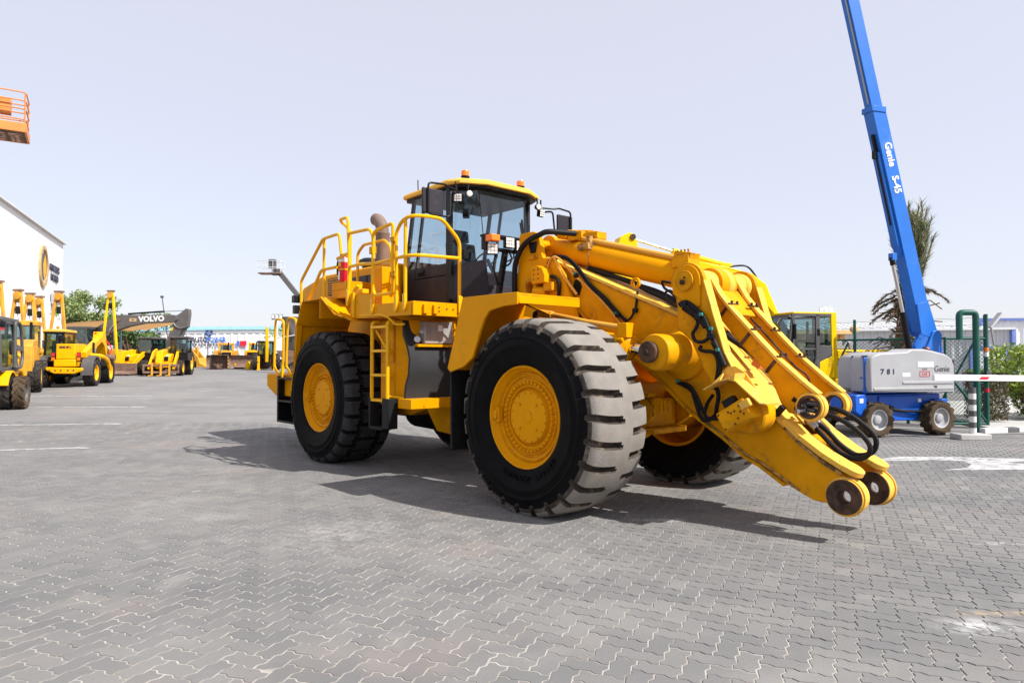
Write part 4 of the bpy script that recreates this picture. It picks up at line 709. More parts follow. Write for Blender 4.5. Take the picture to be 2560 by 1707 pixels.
b = B(); b.tube([(-2.26, -.80, 3.92), (-2.22, -.80, 3.80), (-2.22, -.8, 3.74)], .012, 6); b.tube([(-2.18, -.64, 3.90), (-2.16, -.66, 3.78)], .012, 6); b.tube([(-2.18, .72, 3.90), (-2.18, .72, 3.74)], .012, 6); b.tube([(-2.12, .58, 3.90), (-2.1, .58, 3.78)], .012, 6); part('lamp_bracket', b, M['black'], LD)
b = B(); b.bar((-2.07, .36, 2.66), (-2.165, .30, 3.50), .03, .02); b.bar((-2.10, .33, 2.90), (-2.17, .33, 3.55), .012, .03); part('wiper', b, M['black'], LD)
# inside the cab
b = B(); b.box(-3.18, -2.72, -.25, .25, 2.62, 2.76); b.prism([(-3.22, 2.70), (-3.06, 2.72), (-3.14, 3.30), (-3.26, 3.30)], -.25, .25); b.prism([(-3.26, 3.31), (-3.14, 3.31), (-3.17, 3.50), (-3.26, 3.50)], -.14, .14); part('operator_seat', b, M['seat'], cab, .03)
b = B(); b.box(-3.1, -2.8, -.12, .12, 2.28, 2.62); b.box(-2.9, -2.5, .32, .45, 2.3, 2.85); b.box(-3.0, -2.5, -.45, -.34, 2.3, 2.80); b.box(-2.35, -2.2, -.35, .35, 2.3, 2.75); part('console', b, M['cabgrey'], cab, .02)
b = B(); b.cyl((-2.35, 0, 2.7), (-2.55, 0, 2.98), .03, n=10); b.lathe([(.165, 0), (.18, .015), (.165, .03), (.15, .015)], (-2.56, 0, 2.98), (-.55, 0, .8), 24, close=True); b.box(-2.30, -2.22, -.68, -.60, 2.9, 3.02); b.tube([(-2.42, -.6, 2.72), (-2.42, -.6, 3.15)], .012); b.box(-2.46, -2.38, -.64, -.56, 3.1, 3.2); part('controls', b, M['black'], cab, .004)
b = B(); b.cyl((-2.40, -.56, 3.55), (-2.34, -.50, 3.55), .07, n=16); b.box(-2.42, -2.36, -.62, -.5, 3.68, 3.80); part('cab_fan', b, M['black'], cab, .004)
# lamp bar beside the tower
b = B(); b.prism([(-.64, 2.2), (-.58, 2.2), (-.43, 2.96), (-.49, 2.96)], -1.66, -1.59, 'x'); b.box(-1.70, -1.58, -.76, -.20, 2.94, 2.97); b.box(-1.72, -1.56, -.81, -.20, 3.105, 3.135); b.box(-1.70, -1.60, -.805, -.78, 2.94, 3.11); lb = part('lamp_bar', b, M['black'], LD, .004)
b = B(); b.box(-1.60, -1.47, -.82, -.68, 3.03, 3.115); part('indicator_lens', b, M['orange'], lb, .01)
led((-1.55, -.74, 2.94), (.8, -.5, 0), sz=.145); led((-1.52, -.47, 3.045), (1, -.1, 0), sz=.145); led((-1.52, -.29, 3.02), (1, -.1, 0), sz=.145)
b = B(); b.hose([(-1.6, -.60, 2.95), (-1.58, -.68, 2.82), (-1.58, -.70, 2.70), (-1.6, -.65, 2.62), (-1.63, -.58, 2.5)], .014); b.hose([(-1.6, -.44, 2.97), (-1.57, -.40, 2.85), (-1.57, -.46, 2.76), (-1.6, -.55, 2.74)], .012); b.hose([(-1.6, -.36, 2.97), (-1.60, -.34, 2.87), (-1.6, -.5, 2.79)], .010); part('lamp_cable', b, M['rubber'], lb)
# ------------------------------------------------------------------ right-hand background
def lug_tyre(r, w, n=16, h=.035, ir=None, chev=.5, m0=None, frac=.42):
    ir = ir or r*.56; b = B(); k = r-h
    b.lathe([(ir, -w*.42), (ir+.02, -w*.46), (r*.8, -w*.52), (k-.02, -w*.5), (k, -w*.42), (k, w*.42), (k-.02, w*.5), (r*.8, w*.52), (ir+.02, w*.46), (ir, w*.42)], (0, 0, 0), (0, 1, 0), 32, close=True)
    for s in (-1, 1):
        for i in range(n):
            a0 = 2*math.pi*(i + (.5 if s > 0 else 0))/n; da = 2*math.pi/n*frac/2; sl = 2*math.pi/n*chev; vs = []
            for rr in (k-.015, r):
                for (yy, aa) in ((0.02*s, a0+sl), (w*.5*s, a0)):
                    for t in (-da, da): vs.append((rr*math.cos(aa+t), yy, rr*math.sin(aa+t)))
            b.add(vs, [(0,1,3,2),(4,6,7,5),(0,4,5,1),(2,3,7,6),(0,2,6,4),(1,5,7,3)])
    return b
def wheel(parent, loc, r, w, rim, tyre, side=-1, rz=0, n=14, chev=.5, frac=.42, steer=0):
    b = B(); k = r*.57; s = side
    b.lathe([(k*.2, -w*.1), (k, -w*.40), (k*1.03, w*.44), (k*.92, w*.40), (k*.85, w*.22), (k*.45, w*.16), (k*.42, w*.30), (k*.30, w*.34), (0, w*.34)], (0, 0, 0), (0, s, 0), 28)
    o = part('wheel', b, rim, parent); o.location = loc; o.rotation_euler = (0, 0, steer); part('tyre', lug_tyre(r, w, n, r*.06, k, chev, frac=frac), tyre, o)
    return o
def flat(b, x0, x1, y0, y1, z0, z1): return b.box(x0, x1, y0, y1, z0, z1)
# --- blue boom lift
BL = thing('boom_lift', (9.06, 16.77, -.28), R(16.5), label='blue boom lift with light grey cowls and raised blue boom at the right', cat='boom lift')
for x in (-.85, 1.0):
    for s in (-1, 1): wheel(BL, (x, s*.84, .41), .41, .30, M['lgrey'], M['mudtyre'] if s < 0 else M['ltyre'], s, n=13, chev=.35)
b = B(); b.box(-1.15, 1.35, -.62, .62, .42, .98); b.prism([(-1.42, .60), (-1.42, .98), (-1.1, 1.0), (-1.1, .40)], -.85, .62); b.box(1.1, 1.5, -.7, .7, .45, .85); b.box(-.55, .7, -.66, -.60, .34, .94); part('chassis', b, M['blue'], BL, .02)
b = B(); b.cyl((-.85, -.8, .41), (-.85, .8, .41), .09, n=14); b.cyl((1.0, -.8, .41), (1.0, .8, .41), .09, n=14); part('axle', b, M['dgrey'], BL)
b = B(); b.tube([(-.2, -.70, .62), (.1, -.72, .58), (.55, -.74, .56), (.8, -.70, .55)], .035, 8); b.cyl((-.25, -.66, .66), (-.25, -.75, .66), .06, n=12); part('steer_cylinder', b, M['black'], BL)
b = B(); b.cyl((0, 0, .98), (0, 0, 1.06), .5, n=28); part('slew_ring', b, M['black'], BL)
b = B(); pt_ = [(-1.16, -.84), (1.35, -.84), (1.35, .80), (.0, .80), (-.45, .30)]; b.prism(pt_, 1.02, 1.16, 'z'); b.prism([(-1.14, -.82), (1.2, -.82), (1.2, .34), (-.42, .34)], 1.16, 1.86, 'z'); tt = part('turntable', b, M['blue'], BL, .02)
eq = V(.72, 1.16, 0).normalized(); ep = lambda t, o=.012: (-1.14+eq.x*t-eq.y*o, -.82+eq.y*t+eq.x*o)
b = B(); b.bar((*ep(.15), 1.50), (*ep(.85), 1.50), .02, .17); part('recess_dark', b, M['black'], tt); b = B(); b.bar((*ep(.10, .03), 1.38), (*ep(.9, .03), 1.30), .05, .03); part('ledge', b, M['bluelt'], tt); b = B(); b.prism([(-1.12, -.80), (-.9, -.80), (-.25, .30), (-.42, .32)], 1.86, 1.90, 'z'); part('recess_dark', b, M['black'], tt)  # black strips on the surface; dark of a recess put into colour, none cut
b = B(); b.bar((*ep(.5, .016), 1.26), (*ep(.62, .016), 1.26), .01, .14); part('warning_label', b, M['wood'], tt); b = B(); b.box(-1.30, -1.20, -.855, -.851, .80, .90); part('white_label', b, M['white'], BL); b = B(); b.box(.62, .72, -.667, -.662, .78, .86); part('white_label', b, M['white'], BL); 
def cowl(x0, x1, y0, y1, z0, prof):
    b = B(); P = [(x, z) for x, z in prof]; n = len(P); ymid = (y0+y1)/2
    for y, k in ((y0, 0), (y0+.06, 1), (y1, 1)):
        for x, z in P:
            cx = (x0+x1)/2; sc = 1 if k else .975; b.v.append((cx+(x-cx)*sc, y, z0+(z-z0)*sc if k == 0 else z))
    for l in range(2): b.f += [(l*n+i, l*n+(i+1) % n, (l+1)*n+(i+1) % n, (l+1)*n+i) for i in range(n)]
    b.f += [tuple(range(n-1, -1, -1)), tuple(2*n+i for i in range(n))]; b.m = [0]*len(b.f); return b
big = [(-1.09, 1.05), (-1.10, 1.6), (-1.08, 1.80), (-1.0, 1.90), (-.80, 1.96), (0, 2.0), (.15, 2.06), (.55, 2.06), (.8, 2.02), (1.2, 1.94), (1.38, 1.84), (1.46, 1.68), (1.46, 1.02)]
o = part('engine_cowl', cowl(-1.1, 1.46, -.95, -.36, 1.05, big), M['lgrey'], BL, .025, seg=3, label='light grey cowl stencilled with a number')
for z in (1.26, 1.12): part('cowl_rib', B().box(-.15 if z > 1.2 else -1.0, 1.40, -.966, -.94, z-.035, z+.035), M['lgrey'], o, .015)
b = B(); b.box(1.44, 1.475, -.93, -.36, 1.05, 1.80); part('cowl_edge', b, M['dgrey'], o, .01); b = B(); b.tube([(.62, -.8, 2.03), (.66, -.82, 2.09), (.72, -.84, 2.05), (.82, -.85, 2.02)], .03, 8); part('cowl_handle', b, M['black'], o); b = B(); b.box(.80, .88, -.972, -.955, 1.13, 1.19); part('cowl_latch', b, M['dgrey'], o, .006)
b = B(); b.box(-.15, .08, -.957, -.952, 1.40, 1.49); part('label_plate', b, M['white'], o); b = B(); b.box(.30, .80, -.957, -.952, 1.62, 1.76); part('label_plate', b, M['wallg'], o)
text('number', '7', .17, M['navy'], face_mat((-.74, -.956, 1.52), (1, 0, 0), (0, 0, 1)), o, sx=1.3, extrude=.002, bold=.004); text('number', '8', .17, M['navy'], face_mat((-.56, -.956, 1.52), (1, 0, 0), (0, 0, 1)), o, sx=1.1, extrude=.002, bold=.004); text('number', '1', .17, M['navy'], face_mat((-.41, -.956, 1.52), (1, 0, 0), (0, 0, 1)), o, extrude=.002, bold=.004)
text('lettering', 'Genie', .20, M['dgrey'], face_mat((1.05, -.957, 1.58), (1, 0, 0), (0, 0, 1)), o, extrude=.001); text('lettering', '5.93', .09, M['redp'], face_mat((.52, -.957, 1.46), (1, 0, 0), (0, 0, 1)), o, extrude=.001); text('lettering', 'CAUT', .06, M['dgrey'], face_mat((.52, -.957, 1.575), (1, 0, 0), (0, 0, 1)), o, extrude=.001)
for z in (1.40, 1.52): part('label_frame', B().box(.37, .67, -.957, -.953, z, z+.012), M['redp'], o)
for x in (.37, .66): part('label_frame', B().box(x, x+.012, -.957, -.953, 1.413, 1.519), M['redp'], o)
part('engine_cowl', mirror_y(cowl(-.30, 1.46, -.95, -.36, 1.05, [(-.30, 1.05), (-.30, 1.72), (-.23, 1.88), (-.05, 1.95), (.2, 2.0), (1.2, 1.94), (1.46, 1.7), (1.46, 1.02)])), M['lgrey'], BL, .04, seg=3)
b = B(); b.lathe([(.05, 0), (.05, .10), (.04, .12), (0, .125)], (1.0, -.6, 1.98), (0, 0, 1), 14); part('beacon', b, M['orange'], BL)
# boom of the lift: base arm, riser and two telescoping sections
b = B(); b.prism([(1.25, 1.9), (1.85, 1.9), (1.90, 2.45), (1.80, 2.55), (1.62, 2.52), (1.45, 2.2)], -.24, -.16); b.prism([(1.25, 1.9), (1.85, 1.9), (1.90, 2.45), (1.80, 2.55), (1.62, 2.52), (1.45, 2.2)], .16, .24); part('boom_mount', b, M['bluelt'], BL, .01)
def slant(z): return lp(1.56, -.62, (z-2.4)/8.4)
def boomsec(name, z0, z1, d, wdt, m, off=0.0):
    b = B(); vs = []
    for z in (z0, z1):
        x = slant(z)+off; vs += [(x-d/2, -wdt/2, z-.05), (x+d/2, -wdt/2, z+.06), (x+d/2, wdt/2, z+.06), (x-d/2, wdt/2, z-.05)]
    b.add(vs, [(3,2,1,0),(4,5,6,7),(0,1,5,4),(1,2,6,5),(2,3,7,6),(3,0,4,7)]); return part(name, b, m, BL, .012)
boomsec('boom_section', 2.55, 8.1, .40, .30, M['bluelt']); bs2 = boomsec('boom_section', 8.0, 13.5, .33, .22, M['bluelt']); b = B(); x = slant(8.12); b.box(x-.22, x+.22, -.17, .17, 8.0, 8.14); part('boom_collar', b, M['bluelt'], BL, .006)
b = B(); b.prism([(slant(4.7)-.20, 4.7), (slant(7)-.20, 7.0), (slant(7)-.28, 7.0), (slant(4.75)-.30, 4.75), (slant(4.4)-.22, 4.4)], -.10, .10); part('boom_gusset', b, M['bluelt'], BL, .006)
b = B(); b.prism([(slant(3.3)+.19, 3.3), (slant(2.5)+.26, 2.55), (slant(2.4)+.12, 2.32), (slant(2.5)-.25, 2.45), (slant(3.2)-.19, 3.2)], -.19, -.155); b.prism([(slant(3.3)+.19, 3.3), (slant(2.5)+.26, 2.55), (slant(2.4)+.12, 2.32), (slant(2.5)-.25, 2.45), (slant(3.2)-.19, 3.2)], .155, .19); part('boom_foot', b, M['bluelt'], BL, .006)
b = B(); b.cyl((.54, -.05, 4.25), (.86, -.05, 2.95), .045, n=14); lc = part('lift_ram', b, M['chrome'], BL); part('ram_barrel', B().cyl((.84, -.05, 3.0), (1.06, -.05, 1.95), .075, n=14), M['black'], lc); part('ram_end', B().cyl((.52, -.05, 4.38), (.56, -.05, 4.18), .065, n=12), M['black'], lc); b = B(); b.box(.48, .62, -.12, .02, 4.30, 4.48); part('ram_bracket', b, M['bluelt'], lc, .006)
b = B(); b.bar((slant(7.45)-.24, -.02, 7.45), (slant(5.2)-.26, -.02, 5.2), .06, .09, (1, 0, 0)); b.box(slant(7)-.34, slant(7)-.26, -.06, .04, 6.85, 7.05); part('cable_track', b, M['black'], BL, .004); b = B(); b.bar((slant(11)-.20, -.05, 11), (slant(8.2)-.20, -.05, 8.2), .03, .03, (1, 0, 0)); part('cable_track', b, M['lgrey'], bs2)
bd = V(slant(8)-slant(4), 0, 4).normalized(); nx_ = V(0, -1, 0); rt = -bd
for body, z in (('Genie', 6.95), ('S-45', 6.20)): text('lettering', body, .30, M['white'], face_mat((slant(z)+.02, -.157, z), tuple(-bd), tuple(V(0, -1, 0).cross(-bd))), BL, extrude=.003, bold=.008, sx=.85)
# --- yellow excavator behind the loader's boom
EX = thing('excavator', (9.6, 21.6, -.28), R(193), label='bright yellow excavator with grey glazed cab, folded boom reaching left', cat='excavator')
for s in (-1, 1):
    b = B(); P = [(-1.75, .0), (1.75, 0)]; b.prism(arc(-1.7, .45, .44, 90, 270, 8)+arc(1.7, .45, .44, -90, 90, 8), s*1.45-.28, s*1.45+.28); tr = part('track', b, M['dgrey'], EX, .01)
    for k in range(26):
        x = -1.75+.14*k; part('track_shoe', B().box(x, x+.10, s*1.45-.31, s*1.45+.31, .885, .925), M['dgrey'], tr)
b = B(); b.box(-1.2, 1.2, -1.1, 1.1, .4, .85); b.cyl((0, 0, .8), (0, 0, 1.06), .65, n=28); part('undercarriage', b, M['dgrey'], EX, .02)
b = B(); b.box(-2.2, 1.3, -1.36, 1.36, 1.04, 1.24); b.box(-2.1, .10, .30, 1.36, 1.24, 2.10); b.box(-2.1, .4, -1.36, .2, 1.24, 2.05); b.prism([(-2.5, 1.05), (-2.1, 1.02), (-2.1, 2.1), (-2.4, 2.05), (-2.55, 1.8)], -1.36, 1.36); hs = part('house', b, M['komy'], EX, .05, seg=3)
b = B(); b.prism([(-.62, 2.10), (-.62, 2.28), (-.50, 2.36), (.06, 2.38), (.06, 2.10)], .45, 1.25); o = part('engine_cover', b, M['lgrey'], hs, .04)
for k in range(9): part('vent_slot', B().box(-.45+.05*k, -.425+.05*k, .5, 1.18, 2.365, 2.385), M['black'], o)
b = B(); b.box(-.42, -.2, 1.36, 1.365, 2.02, 2.06); part('vent_slot', b, M['dgrey'], hs); b = B(); b.box(-.05, .30, 1.362, 1.375, 1.40, 1.75) if False else b.box(.20, .46, 1.356, 1.372, 1.55, 1.95); lv = part('side_louvre', b, M['black'], hs)
for k in range(8): part('louvre_blade', B().box(.22, .44, 1.370, 1.380, 1.58+.045*k, 1.595+.045*k), M['dgrey'], lv)
b = B(); b.prism([(.12, 1.24), (.12, 3.12), (.22, 3.20), (.32, 3.20), (.30, 1.24)], 1.33, 1.39); b.box(.12, 1.62, .33, 1.39, 3.16, 3.22); b.box(1.0, 1.9, .33, 1.36, 1.20, 1.30); b.prism([(.12, 1.24), (.9, 1.24), (.95, 1.45), (.75, 1.72), (.12, 1.98)], 1.34, 1.38); part('cab_shell', b, M['komy'], EX, .02)
b = B()
b.box(.28, .72, 1.35, 1.385, 1.98, 2.2); b.prism([(.28, 1.95), (.28, 2.22), (.74, 2.22), (.92, 1.62), (.78, 1.70)], 1.352, 1.388)
for p0, p1, wd in (((.78, 1.36, 1.5), (.78, 1.36, 3.16), .13), ((1.60, 1.36, 1.5), (1.60, 1.36, 3.16), .09), ((1.85, .38, 1.3), (1.85, .38, 3.05), .07), ((1.85, 1.3, 1.3), (1.62, 1.36, 3.1), .06), ((.16, .38, 1.5), (.16, .38, 3.16), .08), ((.3, 1.36, 3.13), (1.62, 1.36, 3.13), .09), ((1.7, .36, 3.09), (1.7, 1.34, 3.09), .09)): b.bar(p0, p1, .06, wd, (1, 0, 0) if abs(p0[2]-p1[2]) > .5 else (0, 0, 1))
b.box(.8, 1.62, 1.345, 1.375, 2.08, 2.14); b.bar((.16, .38, 3.12), (1.86, .38, 3.06), .06, .08); b.bar((.16, .38, 3.12), (.25, 1.36, 3.12), .06, .08); b.bar((.16, .38, 1.52), (.78, 1.36, 1.55), .05, .05); cf = part('cab_frame', b, M['dgrey'], EX, .01)
for nm, (x0, x1, z0, z1) in (('cab_window', (.88, 1.53, 2.16, 3.06)), ('cab_window', (.90, 1.5, 1.45, 2.07)), ('cab_window', (.32, .70, 2.24, 3.08))): part(nm, B().box(x0, x1, 1.355, 1.365, z0, z1), M['glassb'], cf)
part('windscreen', B().prism([(1.86, 1.4), (1.87, 1.4), (1.74, 3.06), (1.73, 3.06)], .42, 1.30), M['glassb'], cf); part('cab_window', B().box(.2, 1.7, .34, .35, 2.0, 3.1), M['glassb'], cf); part('cab_window', B().box(.15, .16, .45, 1.3, 2.2, 3.1), M['glassb'], cf)
b = B(); b.box(.45, .95, .6, 1.1, 1.75, 1.9); b.prism([(.40, 1.85), (.55, 1.85), (.48, 2.6), (.36, 2.6)], .6, 1.1); b.box(1.2, 1.4, .55, .75, 1.3, 2.2); part('operator_seat', b, M['seat'], EX, .03)
b = B(); b.box(.98, 1.08, 1.367, 1.372, 1.50, 1.66); part('sticker', b, M['teal'], cf); b = B(); b.box(.72, .80, 1.385, 1.41, 2.52, 2.72); part('handle', b, M['black'], cf, .01)
b = B(); b.tube([(1.68, 1.40, 2.2), (1.72, 1.5, 2.3), (1.72, 1.5, 2.95), (1.64, 1.42, 3.0)], .015, 6, .06); b.box(1.66, 1.70, 1.44, 1.60, 2.4, 2.85); part('mirror', b, M['black'], EX, .02)
b = B(); b.tube([(-.52, 1.3, 2.1), (-.48, 1.4, 2.7)], .02, 6); mo = part('mirror_stalk', b, M['dgrey'], EX); b = B(); b.lathe([(.0, -.03), (.12, -.02), (.14, .0), (.10, .03), (0, .05)], (-.47, 1.42, 2.72), (.5, .6, .5), 18); part('mirror', b, M['wood'], mo)
bm_ = [(.45, 1.35), (.95, 1.75), (1.55, 3.26), (1.85, 3.55), (2.6, 3.72), (4.6, 4.0), (5.6, 4.25), (5.95, 4.45), (5.95, 4.70), (5.7, 4.86), (5.3, 4.90), (4.37, 4.88), (3.0, 4.55), (2.2, 4.38), (1.81, 4.17), (1.4, 3.32), (.3, 1.75), (.25, 1.45)]
b = B(); b.prism(bm_, -.32, .32); bo = part('boom', b, M['komy'], EX, .02)
part('boom_pipe', B().tube([(.9, .2, 2.5), (1.44, .2, 3.40), (1.74, .2, 4.12), (2.2, .2, 4.44), (3.0, .2, 4.62), (5.2, .2, 4.96)], .035, 8), M['komy'], bo); part('boom_pipe', B().tube([(.9, .08, 2.5), (1.42, .08, 3.42), (1.72, .08, 4.14), (2.18, .08, 4.46), (3.0, .08, 4.63), (5.2, .08, 4.98)], .03, 8), M['komy'], bo)
part('hose', B().hose([(1.9, .15, 4.22), (2.3, .15, 4.68), (2.7, .1, 4.72), (3.1, .1, 4.62)], .03), M['black'], bo); part('boom_pin', B().cyl((2.43, -.40, 3.86), (2.43, .42, 3.86), .09, n=16), M['rust'], bo)
b = B(); b.cyl((1.3, .50, 1.7), (1.95, .50, 2.9), .09, n=14); lr = part('boom_ram', b, M['komy'], EX); part('ram_rod', B().cyl((1.95, .5, 2.9), (2.43, .45, 3.86), .045, n=12), M['chrome'], lr); b = B(); b.cyl((1.3, -.50, 1.7), (1.95, -.50, 2.9), .09, n=14); part('boom_ram', b, M['komy'], EX)
b = B(); b.cyl((3.0, 0, 4.72), (4.80, 0, 5.12), .10, n=14); ar = part('arm_ram', b, M['komy'], EX); part('ram_rod', B().cyl((4.8, 0, 5.12), (6.15, 0, 5.45), .04, n=12), M['chrome'], ar); b = B(); b.box(2.85, 3.25, -.12, .12, 4.5, 4.8); part('ram_lug', b, M['komy'], EX, .02)
b = B(); b.prism([(6.30, 5.60), (6.12, 5.55), (5.95, 4.95), (5.72, 4.72), (5.9, 4.45), (6.6, 3.2), (7.2, 1.9), (7.45, 1.95), (7.1, 3.4), (6.75, 5.0), (6.58, 5.45)], -.22, .22); ea = part('excavator_arm', b, M['komy'], EX, .02); part('arm_pin', B().cyl((6.2, -.26, 5.46), (6.2, .26, 5.46), .09, n=16), M['rust'], ea)
b = B(); b.prism([(7.1, 2.0), (7.5, 2.1), (7.9, 1.5), (7.8, .7), (7.2, .35), (6.8, .5), (7.2, .75), (7.4, 1.3)], -.55, .55); part('bucket', b, M['grime'], EX, .01)
# --- chain-link fence, gate and pipe portal
FA, FB = (12.49, 17.72), (9.2, 20.9)
FN = thing('chain_link_fence', (FA[0], FA[1], -.28), 0, label='green chain-link fence with barbed wire behind the boom lift', cat='fence')
fd = V(FB[0]-FA[0], FB[1]-FA[1], 0); FL = fd.length; fd.normalize()
ts = [0.0, .40, .70, 1.0, 1.35, 1.8]
for t in ts:
    p = fd*FL*t; part('fence_post', B().cyl((p.x, p.y, 0), (p.x, p.y, 2.98), .04, n=12), M['green'], FN)
e = fd*FL*1.8
for z in (.12, 2.38): part('fence_rail', B().cyl((0, 0, z), (e.x, e.y, z), .032, n=10), M['green'], FN)
for t in (.05, .45, .74):
    p = fd*FL*t; q = fd*FL*(t+.22); part('fence_brace', B().cyl((p.x, p.y, 2.3), (q.x, q.y, .2), .028, n=8), M['green'], FN)
for z in (2.55, 2.72, 2.90): part('barbed_wire', B().tube([tuple(fd*FL*1.8*k/24 + V(0, 0, z + (.02 if k % 2 else -.01))) for k in range(25)], .006, 5), M['wire'], FN)
def mesh_wires(L_, hh, sp, org, d, z0):
    b = B(); k = -hh
    nn = V(-d.y, d.x, 0)*.004
    for sg in (1, -1):
        u = -hh
        while u < L_:
            a0, a1 = (u, u+hh) if sg > 0 else (u+hh, u); c0, c1 = max(0.0, min(L_, a0)), max(0.0, min(L_, a1))
            if abs(a1-a0) > 0 and c0 != c1:
                f0 = (c0-a0)/(a1-a0); f1 = (c1-a0)/(a1-a0); b.bar(tuple(org+d*c0+nn*sg+V(0, 0, z0+hh*f0)), tuple(org+d*c1+nn*sg+V(0, 0, z0+hh*f1)), .006, .006)
            u += sp
    return b
part('chain_link_mesh', mesh_wires(FL*1.8, 2.24, .105, V(0, 0, 0), fd, .13), M['green'], FN, kind='stuff')
GT = thing('gate_panel', (12.49, 17.68, -.28), 0, label='open green chain-link gate panel beside the striped barrier post', cat='gate')
gd = V(-.70, -.62, 0).normalized() if False else V(-.86, .05, 0).normalized(); gl = 1.05
for nm, a, bb in (('gate_post', (0, 0, 0), (0, 0, 3.0)), ('gate_stile', tuple(gd*gl), tuple(gd*gl+V(0, 0, 2.4))), ('gate_rail', (0, 0, .12), tuple(gd*gl+V(0, 0, .12))), ('gate_rail', (0, 0, 2.36), tuple(gd*gl+V(0, 0, 2.36))), ('gate_brace', (0, 0, .14), tuple(gd*gl+V(0, 0, 1.5)))): part(nm, B().cyl(a, bb, .045 if nm == 'gate_post' else .032, n=12), M['green'], GT)
for z, c in ((2.02, 'orange'), (.95, 'redp')): part('reflector_band', B().cyl((0, 0, z), (0, 0, z+.10), .05, n=12), M[c], GT)
part('white_band', B().cyl((0, 0, 1.88), (0, 0, 2.0), .049, n=12), M['white'], GT); part('gate_latch', B().box(-.06, .08, -.09, -.04, 1.25, 1.5), M['dgrey'], GT, .01); part('chain_link_mesh', mesh_wires(gl, 2.2, .105, V(0, 0, 0), gd, .14), M['green'], GT, kind='stuff')
PP = thing('pipe_portal', (11.58, 16.75, -.28), 0, label='thick dark green vent pipe bent down at its top behind the gate', cat='pipe')
part('pipe', B().tube([(0, 0, 0), (0, 0, 2.98), (-.40, .02, 2.98), (-.40, .02, 2.30)], .075, 16, .10), M['green'], PP); part('pipe_collar', B().cyl((0, 0, 0), (0, 0, .05), .13, n=20), M['green'], PP)
LT = thing('site_floodlight', (14.2, 19.3, -.28), 0, label='small grey floodlight on a thin leaning bracket behind the gate post', cat='floodlight')
part('pole', B().cyl((0, 0, 0), (-.35, .1, 2.75), .03, n=10), M['wire'], LT); part('lamp_head', B().bar((-.42, .1, 2.72), (-.05, .1, 3.15), .22, .06), M['wallg'], LT, .01)
# --- barrier
BA = thing('barrier', (10.47, 15.3, -.28), 0, label='white boom barrier with red marks on a black and white striped post', cat='barrier')
b = B(); b.box(-.42, .28, -.22, .18, 0, .13); part('base_block', b, M['concrete'], BA, .02)
for k in range(8): part('post_band', B().cyl((0, 0, .13+.13*k), (0, 0, .26+.13*k), .075, n=16), M['kerbk' if k % 2 else 'kerbw'], BA)
b = B(); b.bar((-.02, 0, 1.10), (-.17, .02, 1.52), .08, .06); part('cradle', b, M['rust'], BA, .01)
b = B(); b.box(-1.0, 4.2, -.04, .03, 1.32, 1.46); ba = part('barrier_arm', b, M['white'], BA, .01); ba.rotation_euler = (0, R(.8), R(8))
for x in (.12, 1.55, 3.0): part('red_mark', B().prism([(x, 1.36), (x+.22, 1.36), (x+.28, 1.42), (x+.06, 1.42)], -.046, -.041), M['redp'], ba)
# --- kerb, hedge, shrubs, bench, hut
KB = []
for i, (p0, p1) in enumerate((((11.55, 16.55), (12.25, 16.72)), ((12.25, 16.72), (12.62, 16.86)), ((12.62, 16.86), (13.3, 17.1)), ((13.3, 17.1), (14.6, 17.5)), ((14.6, 17.5), (17, 18.2)))):
    d_ = V(p1[0]-p0[0], p1[1]-p0[1], 0).normalized()*.004; b = B(); b.bar((p0[0]+d_.x, p0[1]+d_.y, -.225), (p1[0]-d_.x, p1[1]-d_.y, -.225), .16, .13); tag(part('kerb_stone', b, M['kerbk' if i % 2 else 'kerbw'], None, .015), kind='structure')
b = B(); P = [(12.0, 16.75), (13.3, 17.18), (17, 18.3), (30, 21.5), (30, 30), (14, 27), (12.6, 19)]; b.prism([(x, y) for x, y in P], -.29, -.195, 'z'); part('verge', b, M['concrete'], None, kind='structure')
def leafcloud(n, fn, size, rng, flat_=.0):
    P = []; F = []
    for i in range(n):
        c, nrm = fn(rng); a = rng.normal(size=3); a /= np.linalg.norm(a)
        if nrm is not None: a = a*.75 + nrm*.6
        a /= np.linalg.norm(a); t = np.cross(a, rng.normal(size=3)); t /= np.linalg.norm(t); u = np.cross(a, t); s = size*rng.uniform(.6, 1.4); k = len(P)
        P += [tuple(c-t*s), tuple(c-u*s*.45), tuple(c+t*s), tuple(c+u*s*.45)]; F.append((k, k+1, k+2, k+3))
    b = B(); b.v = P; b.f = F; b.m = [0]*len(F); return b
def leafmat(name, c0, c1, c2=None):
    m = bpy.data.materials.new(name); m.use_nodes = True; t = m.node_tree; N = t.nodes; L = t.links; p = N['Principled BSDF']
    tc = N.new('ShaderNodeTexCoord'); n = N.new('ShaderNodeTexNoise'); n.inputs['Scale'].default_value = 3.0; n.inputs['Detail'].default_value = 8; L.new(tc.outputs['Object'], n.inputs[0]); r = N.new('ShaderNodeValToRGB'); L.new(n.outputs[0], r.inputs[0])
    r.color_ramp.elements[0].position = .36; r.color_ramp.elements[0].color = (*c0, 1); r.color_ramp.elements[1].position = .64; r.color_ramp.elements[1].color = (*c1, 1)
    if c2: e = r.color_ramp.elements.new(.52); e.color = (*c2, 1)
    L.new(r.outputs[0], p.inputs['Base Color']); p.inputs['Roughness'].default_value = .6; p.inputs['Subsurface Weight'].default_value = 0
    tr = N.new('ShaderNodeBsdfTranslucent'); L.new(r.outputs[0], tr.inputs[0]); mx = N.new('ShaderNodeMixShader'); mx.inputs[0].default_value = .25; L.new(p.outputs[0], mx.inputs[1]); L.new(tr.outputs[0], mx.inputs[2]); L.new(mx.outputs[0], N['Material Output'].inputs[0]); return m
